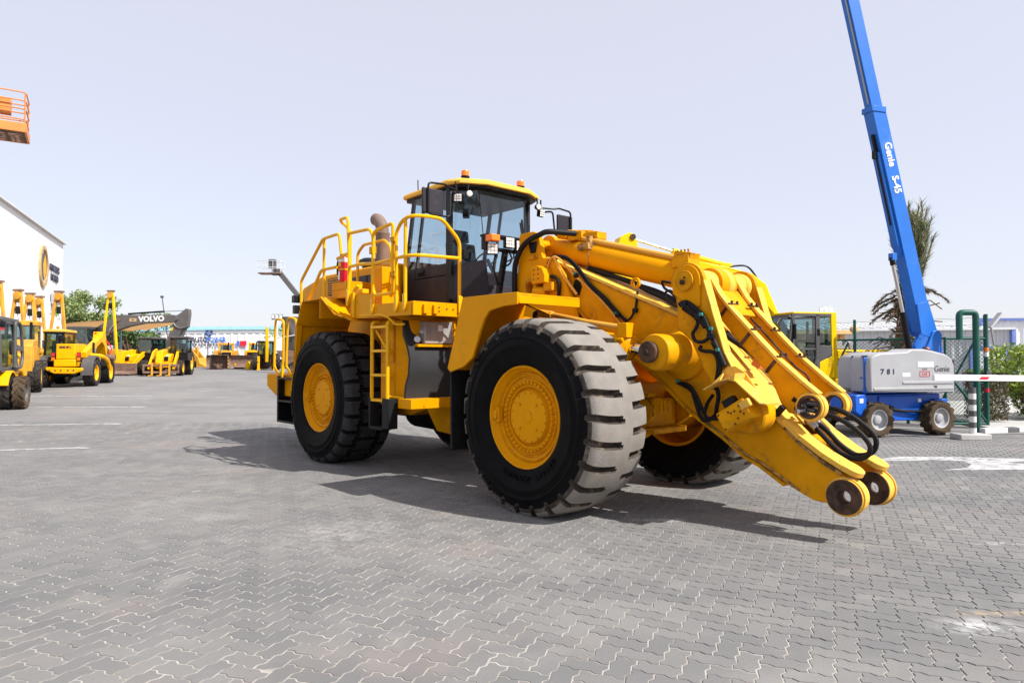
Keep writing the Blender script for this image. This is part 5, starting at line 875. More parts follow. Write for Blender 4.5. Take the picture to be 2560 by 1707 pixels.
LM = dict(hedge=leafmat('dry_hedge_leaf', (.11, .085, .045), (.20, .15, .09), (.13, .12, .05)), lime=leafmat('lime_leaf', (.12, .20, .03), (.32, .40, .05)), tree=leafmat('tree_leaf', (.12, .17, .045), (.34, .42, .16)), dark=leafmat('dark_leaf', (.06, .115, .03), (.16, .26, .07)), palm=leafmat('palm_frond', (.13, .15, .07), (.33, .33, .19)), dry=leafmat('dry_frond', (.14, .10, .06), (.26, .20, .13)))
def boxfill(x0, x1, y0, y1, z0, z1):
    def f(r):
        p = np.array([r.uniform(x0, x1), r.uniform(y0, y1), r.uniform(z0, z1)]); k = r.integers(0, 4)
        if k == 0: p[1] = y0+abs(r.normal(0, .05))
        elif k == 1: p[2] = z1-abs(r.normal(0, .05))
        elif k == 2: p[0] = x0+abs(r.normal(0, .05))
        return p, None
    return f
def hedge(name, org, dims, n, m, topm, label, size=.035):
    t = thing(name, org, 0, label=label, cat='hedge'); X, Y_, Z = dims; rg = np.random.default_rng(n)
    part('foliage', leafcloud(n, boxfill(0, X, 0, Y_, .05, Z), size, rg), m, t); part('new_growth', leafcloud(n//12, lambda r: (np.array([r.uniform(-.02, X+.02), r.uniform(-.02, Y_), Z+abs(r.normal(0, .05))]), None), size*1.1, rg), topm, t)
    b = B()
    for k in range(int(X*5)): x = X*(k+.5)/(X*5); b.cyl((x, Y_*.5, 0), (x+rg.normal(0, .05), Y_*.5, Z*.8), .012, n=5)
    part('stems', b, M['bark'], t, kind='stuff'); return t
hedge('trimmed_hedge', (13.02, 18.5, -.2), (.66, .9, 1.36), 7000, LM['hedge'], LM['lime'], 'dry brown trimmed hedge with lime top right of the gate post')
hedge('trimmed_hedge', (10.2, 20.6, -.28), (2.6, .8, 1.6), 9000, LM['hedge'], LM['dark'], 'dark trimmed hedge behind the chain-link mesh')
def shrub(name, org, rad, h, n, m, label, cat='shrub', size=.06):
    t = thing(name, org, 0, label=label, cat=cat); rg = np.random.default_rng(n+int(abs(org[0])*10)); lob = [(rg.normal(0, rad*.4), rg.normal(0, rad*.4), h*rg.uniform(.35, .8), rad*rg.uniform(.35, .6)) for _ in range(9)]
    def f(r):
        L_ = lob[r.integers(0, len(lob))]; v = r.normal(size=3); v /= np.linalg.norm(v); q = L_[3]*r.uniform(.6, 1.05); return np.array([L_[0]+v[0]*q, L_[1]+v[1]*q, max(.05, L_[2]+v[2]*q*.8)]), v
    part('foliage', leafcloud(n, f, size, rg), m, t); b = B()
    for l in lob: b.tube([(0, 0, 0), (l[0]*.4, l[1]*.4, l[2]*.5), (l[0], l[1], l[2])], .018, 5)
    part('stems', b, M['bark'], t); return t
shrub('leafy_shrub', (15.0, 19.6, -.2), .95, 2.4, 2600, LM['lime'], 'tall lime green shrub above the dry hedge at the right edge', size=.07)
shrub('leafy_shrub', (16.6, 20.4, -.2), 1.2, 2.2, 3000, LM['dark'], 'dark green bush at the far right edge of the picture', size=.07)
shrub('leafy_shrub', (15.3, 19.4, -.2), .9, .95, 2200, LM['lime'], 'low bright green bush under the barrier arm by the bench', size=.06)
BN = thing('bench', (14.5, 18.9, -.2), R(12), label='low grey concrete bench beneath the bush at the right edge', cat='bench')
part('seat', B().box(0, 2.4, -.2, .2, .38, .46), M['concrete'], BN, .02); [part('leg', B().box(x, x+.12, -.15, .15, 0, .38), M['concrete'], BN, .01) for x in (.2, 1.9)]
HT = thing('timber_hut', (10.6, 24.0, -.28), R(8), label='small pale timber hut with two dark windows behind the fence', cat='hut')
hw_ = part('wall', B().box(-1.5, 1.4, 0, 2, 0, 2.75), M['wood'], HT, .02); part('roof', B().prism([(-.2, 2.7), (2.2, 2.5), (2.2, 2.6), (-.2, 2.85)], -1.65, 1.55, 'x'), M['wood'], HT, .01)
for x in (-1.0, -.1): w_ = part('window', B().box(x, x+.65, -.03, .02, 1.3, 2.25), M['winddark'], HT); part('window_frame', B().box(x+.30, x+.35, -.05, -.03, 1.3, 2.25).box(x-.05, x+.70, -.05, -.03, 2.22, 2.30).box(x-.05, x+.70, -.05, -.03, 1.25, 1.32), M['wood'], w_)
for x in (-1.55, 1.2): part('corner_post', B().box(x, x+.2, -.06, .1, 0, 2.8), M['wood'], HT, .01)
# --- warehouse at the right
def clad_wall(name, parent, p0, p1, z0, z1, m, pitch=.22, depth=.035):
    p0 = V(*p0, 0); p1 = V(*p1, 0); d = p1-p0; L_ = d.length; d.normalize(); n = V(d.y, -d.x, 0); k = int(L_/pitch); b = B(); pts = []
    for i in range(k):
        a = i*pitch
        for t, h in ((0, 0), (.55, 0), (.65, depth), (.90, depth)): q = p0+d*(a+t*pitch)+n*h; pts.append(q)
    pts.append(p1); m_ = len(pts)
    for z in (z0, z1): b.v += [(q.x, q.y, z) for q in pts]
    b.v += [(q.x-n.x*.25, q.y-n.y*.25, z) for z in (z0, z1) for q in (p0, p1)]
    b.f = [(i, i+1, m_+i+1, m_+i) for i in range(m_-1)] + [(2*m_, 2*m_+1, 2*m_+3, 2*m_+2)]; b.m = [0]*len(b.f)
    return part(name, b, m, parent, 0, 20)
WH = thing('warehouse', (0, 0, -.28), 0, label='grey and white corrugated warehouse with blue trim behind the fence at the right', cat='warehouse')
clad_wall('wall', WH, (9, 43.5), (27.4, 39.5), 0, 3.5, M['wallg'], .4, .06); clad_wall('wall', WH, (27.4, 39.3), (60, 33), 0, 4.05, M['wallw'], .4, .06)
clad_wall('porch_wall', WH, (18.5, 37.2), (26.1, 35.1), 0, 3.35, M['wallg'], .35, .05); clad_wall('porch_wall', WH, (26.1, 35.1), (27.3, 39.4), 0, 3.35, M['wallg'], .35, .05)
b = B(); b.bar((8.8, 43.1, 3.52), (27.4, 39.1, 3.52), .8, .08); part('roof_gutter', b, M['wallw'], WH)
b = B(); b.prism([(0, 3.56), (3.5, 4.0), (3.5, 4.06), (0, 3.64)], 0, 19.2, 'x'); o = part('roof', b, M['wallg'], WH); o.location = (8.8, 43.0, 0); o.rotation_euler = (0, 0, R(-12.2))
for k in range(40): part('roof_rib', B().prism([(0, 3.64), (3.5, 4.06), (3.5, 4.13), (0, 3.71)], .2+.48*k, .30+.48*k, 'x'), M['wallw'], o)
part('porch_trim', B().bar((18.3, 37.1, 3.40), (26.2, 35.0, 3.40), .3, .12), M['wallw'], WH)
for p0, z1, ww in (((26.12, 35.0), 3.4, .2), ((27.5, 39.2), 4.0, .26)): part('trim', B().bar((*p0, 0), (*p0, z1), ww, ww), M['trimb'], WH)
part('roof_trim', B().bar((27.3, 39.2, 4.1), (60, 32.9, 4.1), .16, .14), M['trimb'], WH)
def shutter(x0, y0, x1, y1, h):
    dr = part('roller_door', B().bar((x0, y0, h/2), (x1, y1, h/2), .06, h), M['wallw'], WH)
    for k in range(8): part('door_slat', B().bar((x0, y0-.05, h*(k+.5)/8), (x1, y1-.05, h*(k+.5)/8), .05, h/8-.03), M['wallw'], dr, .01)
    for x, y in ((x0-.06, y0-.05), (x1+.06, y1-.05)): part('door_frame', B().bar((x, y, 0), (x, y, h+.1), .12, .12), M['trimb'], WH)
    part('door_frame', B().bar((x0-.1, y0-.04, h+.16), (x1+.1, y1-.04, h+.16), .12, .12), M['trimb'], WH)
shutter(24.3, 35.52, 25.75, 35.12, 2.25); shutter(21.2, 36.4, 22.9, 35.9, 2.25)
part('low_wall', B().bar((26.6, 34.2, .55), (60, 27.5, .55), .2, 1.1), M['wallw'], WH); part('window', B().bar((26.5, 34.9, 1.35), (27.0, 34.8, 1.35), .1, .45), M['winddark'], WH)
# --- palm with tied fronds
PL = thing('date_palm', (11.75, 20.6, -.28), 0, label='date palm with tied-up fronds rising behind the blue boom', cat='palm tree')
rg = np.random.default_rng(5); b = B(); prev = None
b.lathe([(.26, 0), (.22, .5), (.20, 1.5), (.21, 2.6), (.19, 3.4), (.13, 4.6)], (0, 0, 0), (.10, 0, 1), 16)
for k in range(320):
    z = rg.uniform(.6, 4.0); a = rg.uniform(0, 6.28); rr = .20; d0 = V(math.cos(a), math.sin(a), rg.uniform(.2, .8)); p = V(rr*math.cos(a)+.1*z, rr*math.sin(a), z); b.bar(tuple(p), tuple(p+d0*rg.uniform(.08, .22)), .05, .02)
part('trunk', b, M['bark'], PL)
def frond(base, dirv, L_, droop, spread, rg, b, st):
    pts = []; p = V(*base); d = V(*dirv).normalized()
    for i in range(9): pts.append(p.copy()); p = p + d*(L_/8); d = (d + V(0, 0, -droop*(i/8))).normalized()
    st.tube(pts, .012, 5)
    for i in range(46):
        t = .12+.88*i/45; k = min(7, int(t*8)); q = pts[k].lerp(pts[k+1], t*8-k); dd = (pts[k+1]-pts[k]).normalized()
        for s in (-1, 1):
            side = dd.cross(V(rg.normal(), rg.normal(), rg.normal())).normalized(); l = spread*(1.05-.5*abs(t-.45))*rg.uniform(.7, 1.1); e = q + (dd*.75+side*.65).normalized()*l; wv = dd.cross(side).normalized()*.02
            n = len(b.v); b.v += [tuple(q-wv), tuple(q+wv), tuple(e)]; b.f.append((n, n+1, n+2)); b.m.append(0)
fb = B(); st = B()
for k in range(120):
    a = rg.uniform(0, 6.28); t = abs(rg.normal(0, .10)); frond((.16*math.cos(a)+.50, .12*math.sin(a), rg.uniform(3.6, 4.4)), (t*math.cos(a)+.06, t*math.sin(a), 1), rg.uniform(1.3, 2.3), .02, .36, rg, fb, st)
part('fronds', fb, LM['palm'], PL); part('frond_ribs', st, M['bark'], PL)
fb = B(); st = B()
for k in range(16):
    a = rg.uniform(0, 6.28); frond((.18*math.cos(a)+.38, .18*math.sin(a), rg.uniform(3.3, 4.4)), (math.cos(a)*.75, math.sin(a)*.75, -.3), rg.uniform(.5, 1.1), .25, .2, rg, fb, st)
for k in range(34):
    a = rg.uniform(0, 6.28); z = rg.uniform(1.6, 3.6); d0 = V(math.cos(a), math.sin(a), rg.uniform(-.4, .5)); p = V(.2*math.cos(a)+.1*z, .2*math.sin(a), z); m_ = p+d0*rg.uniform(.2, .5); st.tube([tuple(p), tuple(m_), tuple(m_+V(d0.x*.3, d0.y*.3, rg.uniform(-.35, .1)))], .018, 5)
part('dead_fronds', fb, LM['dry'], PL); part('dead_ribs', st, M['bark'], PL)
# --- far lattice mast
LMst = thing('lattice_mast', (56.0, 120.0, -.28), 0, label='distant pale lattice mast beyond the excavator cab', cat='mast'); b = B()
for x, y in ((-.8, -.8), (.8, -.8), (.8, .8), (-.8, .8)): b.bar((x, y, 0), (x*.8, y*.8, 11.0), .12, .12)
for k in range(10):
    z0, z1 = 1.1*k, 1.1*(k+1)
    for (x0, y0), (x1, y1) in (((-.75, -.75), (.75, -.75)), ((.75, -.75), (.75, .75)), ((-.75, .75), (.75, .75)), ((-.75, -.75), (-.75, .75))): b.bar((x0, y0, z0), (x1, y1, z1), .07, .07); b.bar((x0, y0, z1), (x1, y1, z1), .07, .07)
part('lattice', b, M['wallw'], LMst); b = B(); [b.box(-1.3+.9*k, -.8+.9*k, -.9, -.7, 8.6, 10.8) for k in range(3)]; part('antennas', b, M['wallw'], LMst, kind='stuff')
shrub('far_tree', (22.5, 46.0, -.28), 1.2, 5.2, 900, LM['tree'], 'tree top just showing above the excavator cab roof', 'tree', .12)
# ------------------------------------------------------------------ left-hand background
def glazed_cab(parent, x0, x1, y0, y1, z0, z1, frame, roofm, zr=.10, post_w=.06, low=.0, taper=.06, gm='glassb'):
    b = B(); zl = z0+low
    for x, sx in ((x0, 1), (x1, -1)):
        for y, sy in ((y0, 1), (y1, -1)): b.bar((x, y, z0), (x+sx*taper, y+sy*taper, z1), post_w, post_w, (1, 0, 0))
    for z in (z0, zl, z1-.02):
        b.bar((x0, y0, z), (x1, y0, z), post_w*.9, post_w*.9); b.bar((x0, y1, z), (x1, y1, z), post_w*.9, post_w*.9); b.bar((x0, y0, z), (x0, y1, z), post_w*.9, post_w*.9); b.bar((x1, y0, z), (x1, y1, z), post_w*.9, post_w*.9)
    c = part('cab_frame', b, frame, parent, .008)
    for q in (((x0, y0), (x1, y0)), ((x1, y0), (x1, y1)), ((x1, y1), (x0, y1)), ((x0, y1), (x0, y0))):
        part('cab_window', B().bar((*q[0], (zl+z1)/2), (*q[1], (zl+z1)/2), .012, z1-zl-.05), M[gm], c)
        if low > .1: part('cab_panel', B().bar((*q[0], (z0+zl)/2), (*q[1], (z0+zl)/2), .03, low-.04), frame, c)
    part('cab_roof', B().box(x0-.04, x1+.06, y0-.05, y1+.05, z1, z1+zr), roofm, c, .03)
    part('seat', B().box(lp(x0, x1, .2), lp(x0, x1, .65), lp(y0, y1, .3), lp(y0, y1, .7), z0, z0+.45).box(lp(x0, x1, .12), lp(x0, x1, .25), lp(y0, y1, .3), lp(y0, y1, .7), z0+.4, z0+1.0), M['seat'], c, .03); return c
# --- forklift cut by the left edge
FK = thing('forklift', (-14.94, 18.91, .11), R(-64.5), label='yellow forklift with black cab frame cut off by the left picture edge', cat='forklift')
for y in (.58, -.58): wheel(FK, (0, y, .475), .475, .30, M['dgrey'], M['ltyre'], 1 if y > 0 else -1, n=14)
wheel(FK, (.05, .95, .475), .475, .28, M['dgrey'], M['mudtyre'], 1, n=14)
for y in (.48, -.48): wheel(FK, (-1.9, y, .44), .44, .28, M['dgrey'], M['ltyre'], 1 if y > 0 else -1, n=14)
part('counterweight', B().prism([(-.75, .30), (-1.30, .28), (-1.36, .55), (-1.5, .95), (-1.75, 1.04), (-2.1, 1.0), (-2.35, .8), (-2.40, .5), (-2.6, .5), (-2.75, 1.0), (-2.55, 1.25), (-1.9, 1.62), (-1.2, 1.25), (-.75, 1.12)], -.58, .58), M['jcb'], FK, .05, seg=3)
part('frame', B().box(-.8, .6, -.45, .45, .35, .95), M['jcb'], FK, .03); part('mudguard', B().prism(arc(0, .48, .62, 175, 20, 10)+arc(0, .48, .56, 20, 175, 10), .40, .74), M['jcb'], FK, .01)
part('step', B().box(-1.05, -.70, .58, .70, .30, .36).box(-1.05, -.70, .58, .70, .62, .67), M['black'], FK, .01); part('data_plate', B().box(-1.25, -.85, .582, .588, .78, .88), M['ybright'], FK)
glazed_cab(FK, -1.30, .60, -.55, .55, 1.10, 2.5, M['dgrey'], M['dgrey'], .12, .10, .05)
b = B(); b.tube([(-.55, .66, 1.18), (-1.40, .66, 1.18), (-1.55, .66, 1.5), (-1.38, .66, 2.2), (-1.15, .66, 2.5), (-.55, .66, 2.52), (-.55, .66, 1.18)], .045, 8, .12); b.bar((-.55, .66, 1.8), (-1.50, .66, 1.72), .05, .14); part('door', b, M['dgrey'], FK); part('mirror', B().box(-.1, .25, .68, .74, 1.55, 1.95), M['black'], FK, .05); part('mast', B().box(.75, .88, .25, .36, .2, 3.0).box(.75, .88, -.36, -.25, .2, 3.0).box(.76, .86, -.3, .3, 2.85, 3.0).box(.76, .86, -.3, .3, .3, .45), M['dgrey'], FK, .01)
part('tilt_cylinder', B().cyl((-.3, .4, 1.0), (.75, .3, 1.3), .05, n=10), M['dgrey'], FK); hl = part('headlamp', B().box(.42, .62, .40, .66, 2.32, 2.50), M['black'], FK, .03); part('lens', B().box(.40, .43, .44, .62, 2.36, 2.47), M['lens'], hl, .01); part('lamp_lens', B().box(.42, .58, .45, .62, 2.24, 2.31), M['redp'], hl, .01)
# --- telehandler seen from behind
TH_ = thing('telehandler', (-18.95, 28.7, .36), R(107.5), label='bright yellow telehandler seen from behind with stencilled rear cover', cat='telehandler')
for x, st in ((0, 0), (2.3, 0)):
    for y in (-.88, .88): wheel(TH_, (x, y, .58), .58, .42, M['jcb'], M['ltyre'] if (x == 0) else M['rubber'], 1 if y > 0 else -1, n=13, chev=.8)
part('chassis', B().box(-.6, 2.9, -.45, .45, .45, .95), M['black'], TH_, .03); part('axle', B().cyl((0, -.85, .58), (0, .85, .58), .12, n=12).box(-.2, .2, -.3, .3, .4, .75), M['black'], TH_)
ec = part('engine_cover', B().prism([(-.95, 1.16), (-.92, 1.80), (.6, 1.82), (.6, 1.16)], -.50, .19), M['jcb'], TH_, .03); part('rear_cover', B().prism([(-1.0, .86), (-.98, 1.15), (.4, 1.15), (.4, .8)], -.52, .25), M['jcb'], TH_, .03); text('lettering', 'MVIS HP L', .13, M['navy'], face_mat((-.945, -.15, 1.66), (0, -1, 0), (0, 0, 1)), ec, sx=.75, extrude=.004, bold=.004)
part('rear_beam', B().prism([(.50, .84), (-.80, .80), (-.80, .68), (-.52, .56), (.2, .57), (.50, .72)], -1.12, -.85, 'x'), M['jcb'], TH_, .03); [part('tie_hole', B().cyl((-1.125, y, .70), (-1.10, y, .70), .035, n=10), M['rust'], TH_) for y in (-.5, -.3, -.05, .15, .35)]
for y in (-.86, .86): part('mudguard', B().prism(arc(0, .6, .72, 190, 40, 10)+arc(0, .6, .64, 40, 190, 10), y-.22, y+.22), M['dgrey'], TH_, .01)
glazed_cab(TH_, .15, 1.6, .20, .95, .95, 2.32, M['black'], M['ybright'], .12, .08, .35)
for y in (.30, -.62): tl = part('tail_lamp', B().box(-.90, -.84, y-.07, y+.07, 1.05, 1.45), M['black'], TH_, .01); part('lens', B().box(-.92, -.90, y-.06, y+.06, 1.28, 1.42), M['redp'], tl, .01); part('lens', B().box(-.92, -.90, y-.06, y+.06, 1.10, 1.24), M['orange'], tl, .01)
part('beacon', B().lathe([(.05, 0), (.06, .02), (.06, .10), (0, .13)], (.3, .5, 2.46), (0, 0, 1), 12), M['orange'], TH_); part('mirror', B().lathe([(0, -.03), (.15, 0), (.13, .03), (0, .05)], (-.86, .02, 2.02), (-1, 0, 0), 16), M['black'], TH_); part('mirror_arm', B().tube([(-.9, .2, 1.75), (-.9, .18, 2.15), (-.86, .05, 2.15)], .015, 6, .05), M['black'], TH_)
lb_ = part('lift_boom', B().bar((-.4, -.66, 1.35), (2.9, -.45, 2.15), .24, .26), M['jcb'], TH_, .02); part('boom_head', B().prism([(2.6, 2.0), (2.8, 2.45), (3.2, 2.4), (3.6, 1.7), (3.4, 1.3), (3.1, 1.8)], -.6, -.2), M['jcb'], TH_, .02); part('boom_hose', B().hose([(2.7, -.3, 2.4), (3.2, -.5, 2.2), (3.4, -.8, 1.7), (3.1, -.8, 1.4)], .03), M['redp'], TH_); part('boom_ram', B().cyl((.4, -.66, .95), (2.4, -.45, 1.95), .07, n=10), M['chrome'], TH_)
part('fender_arm', B().tube([(.3, -.66, 1.35), (.9, -1.05, 1.3), (1.6, -1.1, 1.1), (1.9, -1.1, .7)], .09, 8, .2), M['jcb'], TH_); part('exhaust', B().cyl((.7, -.75, 1.1), (.7, -.75, 1.9), .05, n=10), M['black'], TH_)
# --- backhoe loaders seen from the front
def backhoe(loc, rz, label, forks, offs=0.0, m='jcb', tall=0.0, cw=.66, tele=False):
    T = thing('telehandler' if tele else 'backhoe_loader', loc, rz, label=label, cat='telehandler' if tele else 'backhoe loader', **(dict(group='telehandlers facing the camera') if tele else {})); m = M[m]
    for y in (-.82, .82): wheel(T, (0, y, .46), .46, .36, m, M['ltyre'], 1 if y > 0 else -1, n=12, chev=.7); wheel(T, (-2.15, y*1.08, .74), .74, .44, m, M['ltyre'], 1 if y > 0 else -1, n=14, chev=.8)
    part('chassis', B().box(-2.6, .6, -.32, .32, .40, .85), M['black'], T, .02); hd_ = part('hood', B().prism([(-1.05, .80), (-1.05, 1.36), (.3, 1.26), (.62, 1.15), (.66, .80)], -.42, .42), m, T, .05, seg=3); part('grille', B().box(.64, .69, -.30, .30, .86, 1.10), M['black'], hd_, .01); part('front_counterweight', B().box(.60, .85, -.40, .40, .48, .80), m, T, .04)
    for y in (-.25, .25): part('headlamp', B().box(.62, .68, y-.07, y+.07, 1.12, 1.20), M['lens'], T, .01)
    glazed_cab(T, -2.35 if not tele else -1.5, -1.05 if not tele else -.2, -cw+offs, cw+offs, .92, 2.42 if not tele else 2.2, M['black'], M['dgrey'], .12, .08, .40)
    for y in (-.64, .64): part('loader_arm', B().prism([(-1.0, 1.50), (-.85, 1.58), (-.1, 1.40), (.95, .62), (1.05, .42), (.90, .36), (.75, .50), (-.2, 1.15), (-1.0, 1.32)], y-.06, y+.06), m, T, .01); part('arm_ram', B().cyl((-.6, y, .85), (.3, y, 1.1), .05, n=8), M['chrome'], T)
    part('arm_tube', B().cyl((.55, -.6, .72), (.55, .6, .72), .07, n=10), m, T); part('mirror', B().box(-1.1, -1.05, .9, 1.08, 2.0, 2.35), M['black'], T, .03); part('work_lamp', B().box(-1.05, -.98, -.6, -.45, 2.44, 2.54), M['black'], T, .01)
    fc = part('carriage', B().bar((1.02, -.95, .62), (1.02, .95, .62), .08, .12).bar((1.02, -.95, .22), (1.02, .95, .22), .08, .12).bar((1.02, -.9, .2), (1.02, -.9, .65), .08, .1).bar((1.02, .9, .2), (1.02, .9, .65), .08, .1), M['grime'], T, .01)
    for y in ((-.45, 0, .45) if forks else ()): part('fork', B().box(1.07, 1.13, y-.05, y+.05, .03, .75).box(1.07, 1.9, y-.05, y+.05, .02, .07), M['oldy'], fc, .005)
    if not forks: part('loader_bucket', B().prism([(1.0, .10), (1.0, .70), (1.12, .72), (1.16, .25), (1.75, .12), (1.75, .06)], -1.12, 1.12), M['grime'], fc, .01)
    if tele: part('lift_boom', B().bar((-2.6, -.1, 1.55), (.75, -.1, 1.25), .34, .36), m, T, .02); part('boom_nose', B().prism([(.5, 1.45), (.85, 1.4), (1.1, .75), (.95, .40), (.75, .45), (.7, 1.0)], -.28, .08), m, T, .02); return T
    part('rear_boom', B().prism([(-2.7, .8), (-2.9, 2.3), (-2.75, 2.75+tall), (-3.05, 2.75+tall), (-3.3, 1.8), (-3.0, .7)], -.12, .12), m, T, .02); part('stabiliser', B().box(-2.85, -2.7, .55, .75, .1, 1.2).box(-2.9, -2.65, .5, .8, .02, .10), m, T, .01); part('stabiliser', B().box(-2.85, -2.7, -.75, -.55, .1, 1.2).box(-2.9, -2.65, -.8, -.5, .02, .10), m, T, .01); part('tool_frame', B().box(-.9, .3, .43, .60, .95, 1.2), m, T, .02); return T
backhoe((-20.3, 39.3, .55), R(-74), 'yellow telehandler with pallet forks facing the camera below the grey excavator stick', True, offs=.70, cw=.46, tele=True)
backhoe((-23.2, 41.0, .55), R(-98), 'yellow telehandler with lowered wide bucket left of the fork-carrying one', False, offs=.70, cw=.46, tele=True)
backhoe((-22.2, 60.2, .55), R(114), 'distant yellow backhoe seen from behind with its digging boom upright', False, tall=.95)
# --- grey excavator with lettered boom
VX = thing('excavator', (-27.8, 43.0, .55), 0, label='grey-boomed excavator with white lettering on its long raised boom', cat='excavator')
def vx(P): return [(x+27.8, z-.55) for x, z in P]
vb_ = part('boom', B().prism(vx([(-27.6, 2.2), (-27.3, 2.95), (-26.18, 3.74), (-25.3, 4.24), (-24.95, 4.34), (-21.56, 4.34), (-21.30, 4.18), (-21.30, 4.02), (-21.6, 3.88), (-23.57, 3.79), (-24.49, 3.60), (-25.4, 3.28), (-26.3, 2.75), (-27.2, 1.9)]), -.25, .25), M['volvogrey'], VX, .02)
text('lettering', 'VOLVO', .46, M['white'], face_mat((-22.98+27.8, -.256, 4.07-.55), (1, 0, .035), (-.035, 0, 1)), vb_, extrude=.003, bold=.022, space=1.05, sx=1.02); pn = part('name_plate', B().box(3.42, 3.86, -.262, -.252, 3.36, 3.56), M['wood'], vb_); text('lettering', 'CMC', .12, M['navy'], face_mat((3.64, -.264, 3.46), (1, 0, 0), (0, 0, 1)), pn, extrude=.001, bold=.004)
part('boom_pin', B().cyl((2.71, -.32, 3.46), (2.71, .32, 3.46), .10, n=14), M['grime'], vb_)
st_ = part('stick', B().prism(vx([(-21.45, 4.30), (-21.2, 4.45), (-20.84, 4.75), (-20.65, 4.70), (-20.62, 4.4), (-20.73, 3.56), (-21.1, 3.37), (-21.9, 1.6), (-22.4, 1.6), (-21.74, 3.6)]), -.18, .18), M['volvogrey'], VX, .02); part('warning_label', B().prism([(5.98, 2.75), (6.14, 2.80), (6.20, 3.0), (6.04, 2.96)], -.19, -.182), M['komy'], st_); part('stick_hose', B().hose([(6.2, -.2, 3.7), (6.25, -.22, 3.2), (6.6, -.22, 2.95), (6.9, -.2, 3.0)], .03), M['steel'], st_)
ra = part('stick_ram', B().cyl((3.2, 0, 3.86), (5.5, 0, 4.02), .06, n=10), M['black'], VX); part('ram_rod', B().cyl((5.5, 0, 4.02), (6.95, 0, 4.08), .03, n=8), M['chrome'], ra); rb_ = part('bucket_ram', B().cyl((6.95, 0, 2.98), (6.45, 0, 1.9), .07, n=10), M['volvogrey'], VX); part('ram_rod', B().cyl((6.45, 0, 1.9), (6.0, 0, 1.0), .04, n=8), M['chrome'], rb_)
for y in (-.4, .4): r_ = part('boom_ram', B().cyl((.9, y, 1.3), (2.13, y, 2.55), .09, n=10), M['volvogrey'], VX); part('ram_rod', B().cyl((2.13, y, 2.55), (2.71, y, 3.44), .045, n=8), M['chrome'], r_)
part('bucket', B().prism([(5.5, 1.2), (6.1, 1.1), (6.3, .5), (5.9, .05), (5.3, .1), (5.7, .5)], -.6, .6), M['grime'], VX, .02); part('house', B().box(-2.6, .6, -1.3, 1.3, 1.0, 2.2), M['jcb'], VX, .06); glazed_cab(VX, .0, 1.4, -1.32, -.35, 1.1, 2.9, M['dgrey'], M['dgrey'], .1, .08, .4)
for y in (-1.25, 1.25): part('track', B().prism(arc(-1.6, .42, .41, 90, 270, 8)+arc(1.7, .42, .41, -90, 90, 8), y-.28, y+.28), M['dgrey'], VX, .01)
part('undercarriage', B().box(-1.2, 1.2, -1.0, 1.0, .4, .8).cyl((0, 0, .8), (0, 0, 1.02), .6, n=20), M['dgrey'], VX)
# --- pipelayers with A-frame booms
def pipelayer(px, py, D, label, leg_col, low=850, spread=.40):
    x = (px-1280)/1679*D; zt = 1.549+(896-py)/1679*D; g = G(x, D); h = zt-g
    T = thing('pipelayer', (x, D, g), R(random.uniform(-8, 8)), label=label, cat='pipelayer', group='pipelayers lined up along the white building')
    for s in (-1, 1): part('boom_leg', B().bar((s*spread*1.35, -.1, .9), (s*.12, 0, h-.12), .10, .12), leg_col, T, .01)
    part('head_plate', B().box(-.22, .22, -.10, .10, h-.10, h), M['grime'], T, .01); sh = part('sheave', B().cyl((0, -.12, h-.30), (0, .06, h-.30), .19, n=20), M['oldy'], T, .01); part('head_web', B().prism([(-.14, h-.12), (.14, h-.12), (.18, h-.62), (-.18, h-.62)], .06, .10), leg_col, T, .01)
    part('hook_block', B().box(-.09, .09, -.08, .04, h-1.15, h-.80), M['black'], T, .02); part('hook', B().tube([(0, -.02, h-1.15), (0, -.02, h-1.3), (.09, -.02, h-1.38), (0, -.02, h-1.46), (-.08, -.02, h-1.40)], .022, 6, .04), M['steel'], T)
    for xx in (-.05, .05): part('wire_rope', B().cyl((xx, -.02, h-1.0), (xx, -.02, h-.3), .012, n=6), M['wire'], T)
    part('hoist_rope', B().cyl((0, .05, h-.3), (-.1, .6, 1.4), .012, n=6), M['wire'], T)
    for s in (-1, 1): part('track', B().prism(arc(-1.1, .45, .44, 90, 270, 6)+arc(1.1, .45, .44, -90, 90, 6), .7+s*.75-.22, .7+s*.75+.22), M['dgrey'], T, .01)
    part('body', B().prism([(-1.2, .6), (-1.2, 1.5), (-.2, 1.6), (1.1, 1.45), (1.2, .6)], .35, 1.05), M['oldy'], T, .03); part('winch', B().cyl((-.4, .0, 1.05), (.4, .0, 1.05), .22, n=14), M['grime'], T, .02); part('seat', B().box(-1.1, -.7, .5, .9, 1.5, 1.7).box(-1.15, -1.05, .5, .9, 1.6, 2.0), M['seat'], T, .02); return T
for px, py, D, lab, lc in ((-8, 700, 29, 'pipelayer boom cut by the left edge of the picture', 'oldy'), (43, 722, 31, 'pipelayer with half-white half-rusty A-frame boom, second from the left edge', 'oldy'), (73, 731, 33, 'pipelayer with pale sheave, between the half-white one and the shortest one', 'oldy'), (97, 739, 35, 'shortest-looking yellow pipelayer boom against the white building', 'oldy'), (145, 726, 33.5, 'yellow pipelayer boom at the right corner of the white building', 'oldy'), (275, 725, 42, 'lone yellow pipelayer boom standing in front of the trees', 'komy')):
    pipelayer(px, py, D, lab, M[lc])
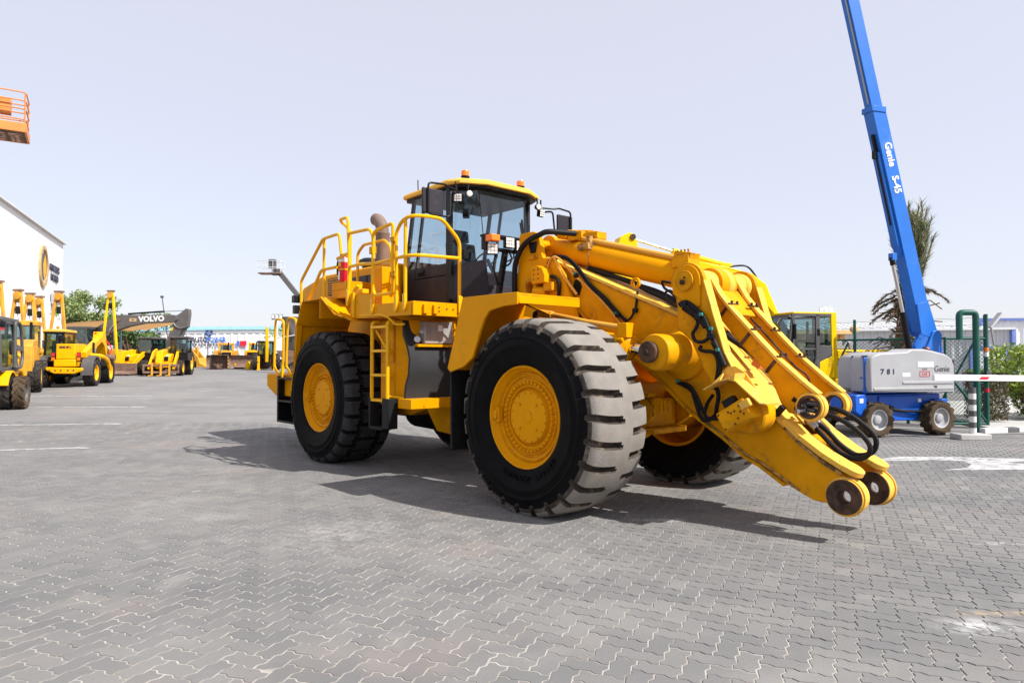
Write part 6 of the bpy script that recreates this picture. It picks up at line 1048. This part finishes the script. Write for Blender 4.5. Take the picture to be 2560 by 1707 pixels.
# --- yellow dump truck body between forklift and telehandler
DT = thing('dump_truck', (-18.95, 25.4, .30), R(121), label='old yellow machine with boxy rear body between the forklift and the telehandler', cat='dump truck')
part('rear_body', B().prism([(-1.0, .75), (-1.0, 1.75), (-.6, 1.95), (.9, 2.0), (1.4, 1.7), (1.4, .75)], -.75, .75), M['oldy'], DT, .06, seg=3); part('side_panel', B().box(-.9, -.1, -.78, -.75, .85, 1.7), M['oldy'], DT, .02); part('side_panel', B().box(0, 1.2, -.78, -.75, .85, 1.7), M['oldy'], DT, .02); part('rear_panel', B().box(-1.05, -1.0, -.6, .6, .9, 1.6), M['oldy'], DT, .02)
for x in (-.4, 2.6):
    for y in (-.8, .8): wheel(DT, (x, y, .6), .6, .4, M['oldy'], M['ltyre'], 1 if y > 0 else -1, n=12)
part('chassis', B().box(-.8, 3.2, -.4, .4, .5, .9), M['black'], DT, .02); glazed_cab(DT, 1.5, 2.9, -.7, .7, 1.1, 2.65, M['oldy'], M['oldy'], .12, .10, .4, gm='glassb'); part('exhaust', B().cyl((1.3, -.5, 1.6), (1.3, -.5, 2.7), .05, n=10), M['black'], DT)
# --- orange platform lift: only its basket reaches into the picture
OL = thing('platform_lift', (-17.5, 17.5, G(-17.5, 17.5)), R(32), label='orange work basket of a boom lift hanging in at the upper left edge', cat='boom lift')
bx0, bx1, by0, by1, bz = 1.4, 3.86, -.64, .60, 8.0-G(-17.5, 17.5)
fl = part('basket_floor', B().bar((bx0, by0, bz+.12), (bx1, by0, bz+.12), .05, .26).bar((bx0, by1, bz+.12), (bx1, by1, bz+.12), .05, .26).bar((bx0, by0, bz+.12), (bx0, by1, bz+.12), .05, .26).bar((bx1, by0, bz+.12), (bx1, by1, bz+.12), .05, .26), M['orangep'], OL, .01)
for k in range(14): part('floor_slat', B().box(bx0, bx1, by0+.04+.086*k, by0+.08+.086*k, bz, bz+.03), M['grime'], fl)
for k in range(6): part('floor_bearer', B().box(bx0+.3+.42*k, bx0+.36+.42*k, by0, by1, bz+.03, bz+.08), M['grime'], fl)
rl = []
for zz in (.36, .66, .90, 1.14): rl.append([(bx0, by0, bz+zz), (bx1-.10, by0, bz+zz), (bx1, by0+.1, bz+zz), (bx1, by1-.1, bz+zz), (bx1-.1, by1, bz+zz), (bx0, by1, bz+zz)])
for P in rl: part('basket_rail', B().tube(P, .020, 6, .08), M['orangep'], OL)
for x, y in ((bx1-.02, by0+.02), (bx1-.02, by1-.02), (bx1-.9, by0), (bx1-.9, by1), (bx0, by0), (bx0, by1)): part('basket_post', B().cyl((x, y, bz+.2), (x, y, bz+1.14), .022, n=6), M['orangep'], OL)
b = B(); b.box(bx1-.62, bx1-.35, by0+.1, by0+.35, bz+.5, bz+.95); part('control_box', b, M['orangep'], OL, .02)
part('jib', B().bar((bx0+.2, 0, bz+.15), (-.6, 0, 6.4), .2, .25), M['orangep'], OL, .02); part('boom', B().bar((-.6, 0, 6.4), (-.6, 0, 1.4), .3, .35), M['orangep'], OL, .02); part('turntable', B().box(-1.2, 1.2, -.9, .9, .9, 1.9), M['orangep'], OL, .05); part('chassis', B().box(-1.4, 1.4, -.7, .7, .4, .9), M['dgrey'], OL, .03); [wheel(OL, (x, y, .42), .42, .3, M['dgrey'], M['ltyre'], 1 if y > 0 else -1) for x in (-1, 1) for y in (-.9, .9)]
# --- distant grey boom lift
GL = thing('boom_lift', (-13.6, 58.0, .5), 0, label='distant dark grey boom lift with its cage raised above the wheel loader', cat='boom lift')
cx, cz = -20.85+13.6, 8.85-.5
part('boom', B().bar((cx+.55, 0, cz+.35), (-2.6, 0, 3.6), .34, .40), M['volvogrey'], GL, .02); part('boom', B().bar((-2.7, 0, 3.7), (.5, 0, 1.5), .45, .5), M['volvogrey'], GL, .02); part('cage_floor', B().box(cx-1.0, cx+.95, -.5, .5, cz, cz+.10), M['grime'], GL)
for zz in (.55, 1.1): part('cage_rail', B().tube([(cx-1.0, -.5, cz+zz), (cx+.95, -.5, cz+zz), (cx+.95, .5, cz+zz), (cx-1.0, .5, cz+zz), (cx-1.0, -.5, cz+zz)], .03, 5), M['wallg'], GL)
for x in (-1.0, -.35, .3, .95):
    for y in (-.5, .5): part('cage_post', B().cyl((cx+x, y, cz+.05), (cx+x, y, cz+1.1), .025, n=5), M['wallg'], GL)
part('control_box', B().box(cx-.1, cx+.5, -.45, -.15, cz+.5, cz+1.25), M['volvogrey'], GL, .02); part('cage_mount', B().box(cx+.1, cx+.6, -.2, .2, cz-.1, cz+.45), M['volvogrey'], GL, .02); part('turntable', B().box(-.8, 1.8, -.9, .9, .9, 2.0), M['volvogrey'], GL, .05); part('chassis', B().box(-1.3, 1.3, -.8, .8, .4, .9), M['volvogrey'], GL, .02); [wheel(GL, (x, y, .5), .5, .35, M['dgrey'], M['ltyre'], 1 if y > 0 else -1) for x in (-1, 1) for y in (-1, 1)]
FLD = thing('floodlight_mast', (-24.5, 70.0, .55), 0, label='mast with three floodlights side by side left of the loader hood', cat='floodlight')
part('mast', B().cyl((0, 0, 0), (0, 0, 5.3), .06, n=8), M['wallw'], FLD); part('crossbar', B().bar((-.7, 0, 5.3), (.7, 0, 5.3), .06, .06), M['wallw'], FLD)
for x in (-.42, 0, .42): lf = part('floodlight', B().box(x-.15, x+.15, -.08, .06, 5.05, 5.62), M['dgrey'], FLD, .01); part('lens', B().box(x-.12, x+.12, -.10, -.08, 5.18, 5.56), M['lens'], lf)
# --- far row of plant in front of the parts warehouse
def crawler(loc, rz, label, blade, cat='bulldozer', m='oldy'):
    T = thing('bulldozer', loc, rz, label=label, cat=cat, group='bulldozers far across the yard'); m = M[m]
    for y in (-1.0, 1.0): part('track', B().prism(arc(-1.4, .5, .48, 90, 270, 8)+arc(1.2, .45, .43, -90, 90, 8), y-.28, y+.28), M['dgrey'], T, .02)
    part('engine_housing', B().prism([(-.4, .8), (-.4, 1.85), (1.4, 1.7), (1.5, .8)], -.5, .5), m, T, .04); part('radiator_grille', B().box(1.5, 1.56, -.42, .42, .85, 1.6), M['black'], T); part('side_tank', B().box(-1.6, -.2, .5, 1.1, 1.1, 1.8), m, T, .05); part('side_tank', B().box(-1.6, -.2, -1.1, -.5, 1.1, 1.8), m, T, .05)
    glazed_cab(T, -1.4, -.2, -.62, .62, 1.5, 2.42, m, m, .12, .12, .1)
    for y in (-.85, .85): part('lamp_post', B().bar((-.2, y*.8, 1.6), (-.2, y*.8, 2.75), .08, .08), m, T, .01)
    part('exhaust', B().cyl((.6, .2, 1.7), (.6, .2, 2.6), .06, n=8), M['black'], T)
    P = arc(2.75, .75, .75, 130, 230, 8); part('blade', B().prism(P+[(x+.06, z) for x, z in P[::-1]], -1.75, 1.75), M['grime'], T, .01); [part('push_arm', B().bar((-.6, y, .5), (2.2, y, .45), .14, .18), m, T) for y in (-1.35, 1.35)]; return T
crawler((-28.1, 66.0, .55), R(-66), 'dirty yellow bulldozer with brown blade below the blue and black sign', True); crawler((-25.0, 65.5, .55), R(-82), 'yellow bulldozer with tall black front and blade right of the other one', True, m='jcb')
BK = thing('loader_bucket', (-27.3, 62.5, .55), R(-60), label='rusty open bucket standing upright before the bulldozer', cat='bucket'); part('shell', B().box(-.1, .1, -.75, .75, 0, 1.35).box(.1, .75, -.75, -.70, 0, 1.35).box(.1, .75, .70, .75, 0, 1.35).box(.1, .75, -.75, .75, 0, .06).box(.1, .75, -.75, .75, 1.29, 1.35), M['grime'], BK, .01); [part('tooth', B().box(.72, .85, .66, .76, .15+.3*k, .25+.3*k), M['oldy'], BK, .01) for k in range(4)]
GC = thing('gas_cylinder', (-24.0, 61.2, .55), 0, label='small yellow gas cylinder standing on the yard before a brown blade', cat='gas cylinder'); part('body', B().lathe([(.20, 0), (.24, .04), (.24, .50), (.16, .62), (0, .66)], (0, 0, 0), (0, 0, 1), 16), M['komy'], GC); part('collar', B().ring((0, 0, .62), (0, 0, .76), .12, .10, 14), M['komy'], GC)
WL = thing('wheel_loader', (-35.7, 74.0, .55), R(-8), label='distant yellow wheel loader half hidden behind the fork-carrying backhoe', cat='wheel loader')
for x in (0, -3):
    for y in (-1.1, 1.1): wheel(WL, (x, y, .85), .85, .6, M['oldy'], M['ltyre'], 1 if y > 0 else -1, n=14)
part('front_frame', B().box(-1, .6, -.5, .5, .7, 1.5), M['oldy'], WL, .03); part('rear_body', B().prism([(-4.4, .9), (-4.4, 1.9), (-2, 2.1), (-1.2, 1.6), (-1.2, .9)], -.8, .8), M['oldy'], WL, .05); [part('lift_arm', B().prism([(-.6, 1.9), (-.3, 2.1), (.9, 1.9), (2.0, .7), (1.8, .5), (.7, 1.5), (-.5, 1.7)], y-.1, y+.1), M['oldy'], WL, .01) for y in (-.55, .55)]; part('bell_crank', B().box(.9, 1.2, -.12, .12, 1.3, 2.3), M['oldy'], WL, .02); glazed_cab(WL, -2.3, -1.1, -.65, .65, 1.6, 3.1, M['oldy'], M['oldy'], .1, .1, .3); part('bucket', B().prism([(1.9, .1), (1.9, 1.0), (2.1, 1.1), (2.3, .5), (3.0, .15), (3.0, .05)], -1.4, 1.4), M['oldy'], WL, .01)
DR = thing('rusty_drum', (-30.9, 71.5, .55), 0, label='rounded rusty scrap heap of digging buckets left of the bulldozer', cat='bucket'); part('shell', B().lathe([(0, 0), (.8, .0), (1.05, .35), (1.0, .85), (.65, 1.25), (.2, 1.38), (0, 1.38)], (0, 0, 0), (0, 0, 1), 18), M['grime'], DR, .03); part('lug', B().box(-.2, .3, -.3, .1, 1.2, 1.55), M['grime'], DR, .03)
BXT = thing('box_truck', (-22.0, 68.0, .55), R(5), label='cream box body of a truck behind the distant upright backhoe', cat='truck'); part('box_body', B().box(-2.4, 2.6, 0, 2.4, .9, 3.1), M['wallw'], BXT, .04); part('chassis', B().box(-2.4, 2.6, .6, 1.8, .5, .9), M['black'], BXT); [wheel(BXT, (x, y, .48), .48, .3, M['dgrey'], M['ltyre'], -1 if y < 1 else 1) for x in (-1.5, 1.6) for y in (.25, 2.15)]
SP = thing('wrapped_screener', (-15.6, 48.0, .52), 0, label='tall dark grey screening machine half wrapped in netting behind the rear handrails', cat='screener')
rg = np.random.default_rng(3)
b = B(); pts = []; nu, nv = 18, 14
for j in range(nv):
    for i in range(nu):
        a = 2*math.pi*i/nu; t = j/(nv-1); rr = .85*(1-.35*abs(t-.4)) + .14*math.sin(5*a+7*t) + rg.normal(0, .05); b.v.append((rr*math.cos(a)*1.0+.15*math.sin(4*t), rr*math.sin(a)*.7, 1.55+2.45*t))
for j in range(nv-1):
    for i in range(nu): b.f.append((j*nu+i, j*nu+(i+1) % nu, (j+1)*nu+(i+1) % nu, (j+1)*nu+i))
b.f += [tuple(range(nu-1, -1, -1)), tuple((nv-1)*nu+i for i in range(nu))]; b.m = [0]*len(b.f); part('netting', b, M['dgrey'], SP, 0, 60); part('strap', B().tube([(-1.0, -.62, 2.5), (0, -.75, 2.62), (1.0, -.6, 2.8)], .04, 6), M['wallg'], SP)
part('hopper', B().prism([(-1.1, 1.6), (1.1, 1.6), (1.6, .6), (-.3, .6)], -.6, .6), M['grime'], SP, .02); part('chassis', B().box(-.4, 2.0, -.5, .5, .4, .7), M['grime'], SP, .02); [wheel(SP, (x, y, .4), .4, .28, M['dgrey'], M['ltyre'], 1 if y > 0 else -1) for x in (.2, 1.6) for y in (-.6, .6)]; part('conveyor', B().bar((-.7, 0, .9), (.5, 0, 2.0), .7, .2), M['black'], SP)
# --- shade canopy, buildings, trees
CN = thing('shade_canopy', (-29, 46, .55), 0, label='tan shade canopy stretched behind the grey excavator boom', cat='canopy'); b = B(); nu, nv = 20, 5
for j in range(nv):
    for i in range(nu): t = i/(nu-1); v = j/(nv-1); b.v.append((-4.5+8.4*t, v*5, 3.30+.18*math.sin(t*3.1)*1 - (.48*(1-v) if t < .93 else .35*(1-v)) + .45*v))
b.f = [(j*nu+i, j*nu+i+1, (j+1)*nu+i+1, (j+1)*nu+i) for j in range(nv-1) for i in range(nu-1)]; b.m = [0]*len(b.f); o = part('fabric', b, M['tan'], CN); md = o.modifiers.new('thick', 'SOLIDIFY'); md.thickness = .02
for x in (-4.3, -.5, 3.6): part('post', B().cyl((x, 4.6, 0), (x, 4.6, 3.3), .07, n=8), M['trimlb'], CN)
WB = thing('white_building', (0, 0, .45), 0, label='tall white building with a round emblem at the left edge', cat='building')
wd = V(-.396, .918, 0); p0 = V(-21.2, 24.1, 0); p1 = V(-30.2, 45, 0); nrm = V(.918, .396, 0); bk = V(-26, -10, 0)
b = B(); q = [(p0.x, p0.y), (p1.x, p1.y), (p1.x-22, p1.y-9.5), (p0.x-22, p0.y-9.5)]; b.prism(q, 0, 8.75, 'z'); part('wall', b, M['wallw'], WB); part('parapet_cap', B().bar((p0.x+.03, p0.y, 8.80), (p1.x+.03, p1.y+.05, 8.80), .3, .10), M['wallg'], WB)
def wpt(t, z, off=.03): return (-24.9+wd.x*t+nrm.x*off, 32.7+wd.y*t+nrm.y*off, z-.45)
em = part('emblem', B().ring(wpt(7.9, 7.05, .0), wpt(7.9, 7.05, .12), 1.0, .80, 36), M['gold'], WB); o = em; o.data.transform(Matrix.Translation((0, 0, 6.6)) @ Matrix.Diagonal((1, 1, 1.25, 1)) @ Matrix.Translation((0, 0, -6.6)))
part('emblem_disc', B().cyl(wpt(7.9, 7.05, .02), wpt(7.9, 7.05, .06), .80, n=32), M['dgrey'], WB); part('emblem_flame', B().prism([(0, -.7), (.35, -.3), (.45, .2), (.15, .75), (-.1, .4), (-.3, .1), (-.2, -.4)], 0, .05), M['jcb'], WB); fo = bpy.data.objects[-1] if False else None
ef = [c for c in WB.children if c.name.startswith('emblem_flame')][0]; ef.location = wpt(8.1, 7.0, .07); ef.rotation_euler = (0, 0, math.atan2(wd.y, wd.x))
for body, z in (('HERCULES', 7.22), ('WORLD', 6.62)): text('lettering', body, .62, M['navy'], face_mat(wpt(10.8, z, .06), tuple(wd), (0, 0, 1)), WB, sx=.92, extrude=.02, bold=.006)
for t, z0, z1 in ((9.8, 4.35, 5.1), (3.5, 2.6, 3.5), (5.6, 2.5, 3.4)): part('window', B().bar(wpt(t, (z0+z1)/2, .01), wpt(t+.55, (z0+z1)/2, .01), .06, z1-z0), M['winddark'] if z0 < 4 else M['wallg'], WB, .01)
part('air_unit', B().bar(wpt(9.9, 5.3, .25), wpt(10.7, 5.3, .25), .4, .7), M['lgrey'], WB, .03); part('green_sign', B().bar(wpt(11.4, 4.75, .05), wpt(11.9, 4.75, .05), .06, .8), leafmat('sign_green', (.15, .42, .08), (.2, .5, .1)), WB)
AP = thing('parts_warehouse', (0, 0, .55), 0, label='long low white corrugated warehouse with lettered sign and pale blue roof edge', cat='warehouse')
A0, A1 = V(-48.0, 86.0, 0), V(4.0, 94.05, 0); ad_ = (A1-A0).normalized(); an = V(ad_.y, -ad_.x, 0); b = B(); clad_wall('wall', AP, (A0.x, A0.y), (A1.x, A1.y), 0, 4.75, M['wallw'], .9, .08)
def apt(px, D, z, off=.22):
    k = (px-1280)/1679; y = (86+.15476*48)/(1-.15476*k); return (k*y+an.x*off, y+an.y*off, z-.55)
rf = [V(A0.x, A0.y-.2, 4.75)] + [A0.lerp(A1, t) + V(0, -.2, 4.75+.35*math.sin(t*math.pi)) for t in (.2, .35, .5, .65, .8)] + [V(A1.x, A1.y-.2, 4.75)]
for i in range(6): part('roof_edge', B().bar(tuple(rf[i]), tuple(rf[i+1]), .3, .42), M['trimlb'], AP); part('gable_panel', B().bar(tuple(rf[i]-V(0, -.1, .35)), tuple(rf[i+1]-V(0, -.1, .35)), .1, .5), M['wallw'], AP)
part('corner_post', B().bar((A0.x+.2, A0.y-.15, 0), (A0.x+.2, A0.y-.15, 4.9), .7, .5), M['trimlb'], AP)
for body, px_, z, sz, mm in (('AUTO', 499, 3.92, 1.02, 'navy'), ('POWER', 541.5, 3.92, 1.02, 'blueink'), ('YOUR AUTO PARTS PARTNER', 523, 3.28, .42, 'navy')): text('lettering', body, sz, M[mm], face_mat(apt(px_, 87.6, z), tuple(ad_), (0, 0, 1)), AP, extrude=.02, bold=.02 if sz > .6 else .01, sx=.70 if sz > .6 else .85)
c0 = apt(523, 87.5, 4.86, .2)
for k in range(8):
    a0 = R(45*k); a1 = R(45*k+52); pp = [(.30*math.cos(a0), .30*math.sin(a0)), (.52*math.cos(a0+.25), .52*math.sin(a0+.25)), (.46*math.cos(a1), .46*math.sin(a1)), (.27*math.cos(a1-.1), .27*math.sin(a1-.1))]; part('gear_mark', B().prism([(c0[0]+x, c0[2]+z) for x, z in pp], c0[1]-.1, c0[1]), M['blueink' if k % 2 else 'navy'], AP)
sg = part('sign_board', B().bar(apt(592, 88.4, 3.55), apt(599, 88.5, 3.55), .06, .62), M['blueink'], AP); part('sign_board', B().bar(apt(600, 88.5, 3.55), apt(617, 88.9, 3.55), .06, .62), M['redp'], AP); text('lettering', 'temot', .62, M['white'], face_mat(apt(607.5, 88.6, 3.56, .22), tuple(ad_), (0, 0, 1)), AP, extrude=.01, bold=.006, sx=.62); text('lettering', 'INTERNATIONAL', .2, M['redp'], face_mat(apt(609, 88.6, 3.05, .2), tuple(ad_), (0, 0, 1)), AP, extrude=.01, sx=.6)
for px_, h in ((367, 6.0), (392, 6.0), (416, 8.2)): 
    lp_ = thing('lamp_post', ((px_-1280)/1679*78, 78, .55), 0, label={367: 'thin grey lamp pole left of the pair before the white warehouse', 392: 'thin grey lamp pole right of the pair before the white warehouse', 416: 'tall leaning pole with a lamp head above the grey excavator boom'}[px_], cat='lamp post')
    top = (-.6 if px_ == 416 else 0, 0, h); part('pole', B().cyl((.6 if px_ == 416 else 0, 0, 0), top, .07, .05, n=8), M['dgrey'], lp_); part('lamp_head', B().box(top[0]-.15, top[0]+.15, -.12, .12, h-.15, h+.1), M['dgrey'], lp_, .02)
LP2 = thing('lamp_post', (-37.2, 82, .55), 0, label='slim bent lamp pole under the white warehouse lettering', cat='lamp post'); part('pole', B().tube([(0, 0, 0), (0, 0, 2.4), (.2, 0, 3.3)], .05, 6), M['dgrey'], LP2)
def tree(loc, h, rad, n, m, label, size=.16):
    T = thing('acacia_tree', loc, 0, label=label, cat='tree', group='trees beyond the left machines'); rg = np.random.default_rng(int(h*100)); b = B(); lob = []
    b.tube([(0, 0, 0), (.1, .05, h*.2), (0, 0, h*.4)], .18, 8)
    for k in range(16):
        a = rg.uniform(0, 6.28); r_ = rad*rg.uniform(.15, .85); z = h*rg.uniform(.42, .92); z = min(z, h*(1-.28*(r_/rad)**2)); e = (r_*math.cos(a), r_*math.sin(a), z); b.tube([(0, 0, h*rg.uniform(.18, .4)), (e[0]*.5, e[1]*.5, z*.75), e], .05, 5); lob.append((*e, rad*rg.uniform(.22, .38)))
    part('trunk', b, M['bark'], T)
    def f(r):
        L_ = lob[r.integers(0, len(lob))]; v = r.normal(size=3); v /= np.linalg.norm(v); q = L_[3]*r.uniform(.35, 1.1); return np.array([L_[0]+v[0]*q, L_[1]+v[1]*q, L_[2]+v[2]*q*.7]), v
    part('crown', leafcloud(n, f, size, rg), m, T); return T
tree((-35.0, 54.0, .55), 6.6, 2.9, 9000, LM['tree'], 'tall light green tree behind the white building corner', .13); tree((-34.2, 60.0, .55), 5.4, 3.2, 8000, LM['dark'], 'broad darker green tree behind the lone pipelayer boom', .14); tree((-36.6, 66.0, .55), 3.6, 2.6, 5000, LM['dark'], 'low dark green tree left of the white warehouse post', .14)
shrub('far_tree', (-25.2, 78.0, .55), 2.6, 4.9, 1600, LM['lime'], 'light green tree top behind the cream truck body', 'tree', .16); shrub('far_shrub', (-29.2, 76.0, .55), 1.3, 2.4, 900, LM['tree'], 'grey-green shrub between the two bulldozers', 'shrub', .12); shrub('far_shrub', (-34.0, 79.0, .55), 2.0, 1.8, 900, LM['hedge'], 'dry brown scrub behind the distant loader and scrap', 'shrub', .12)
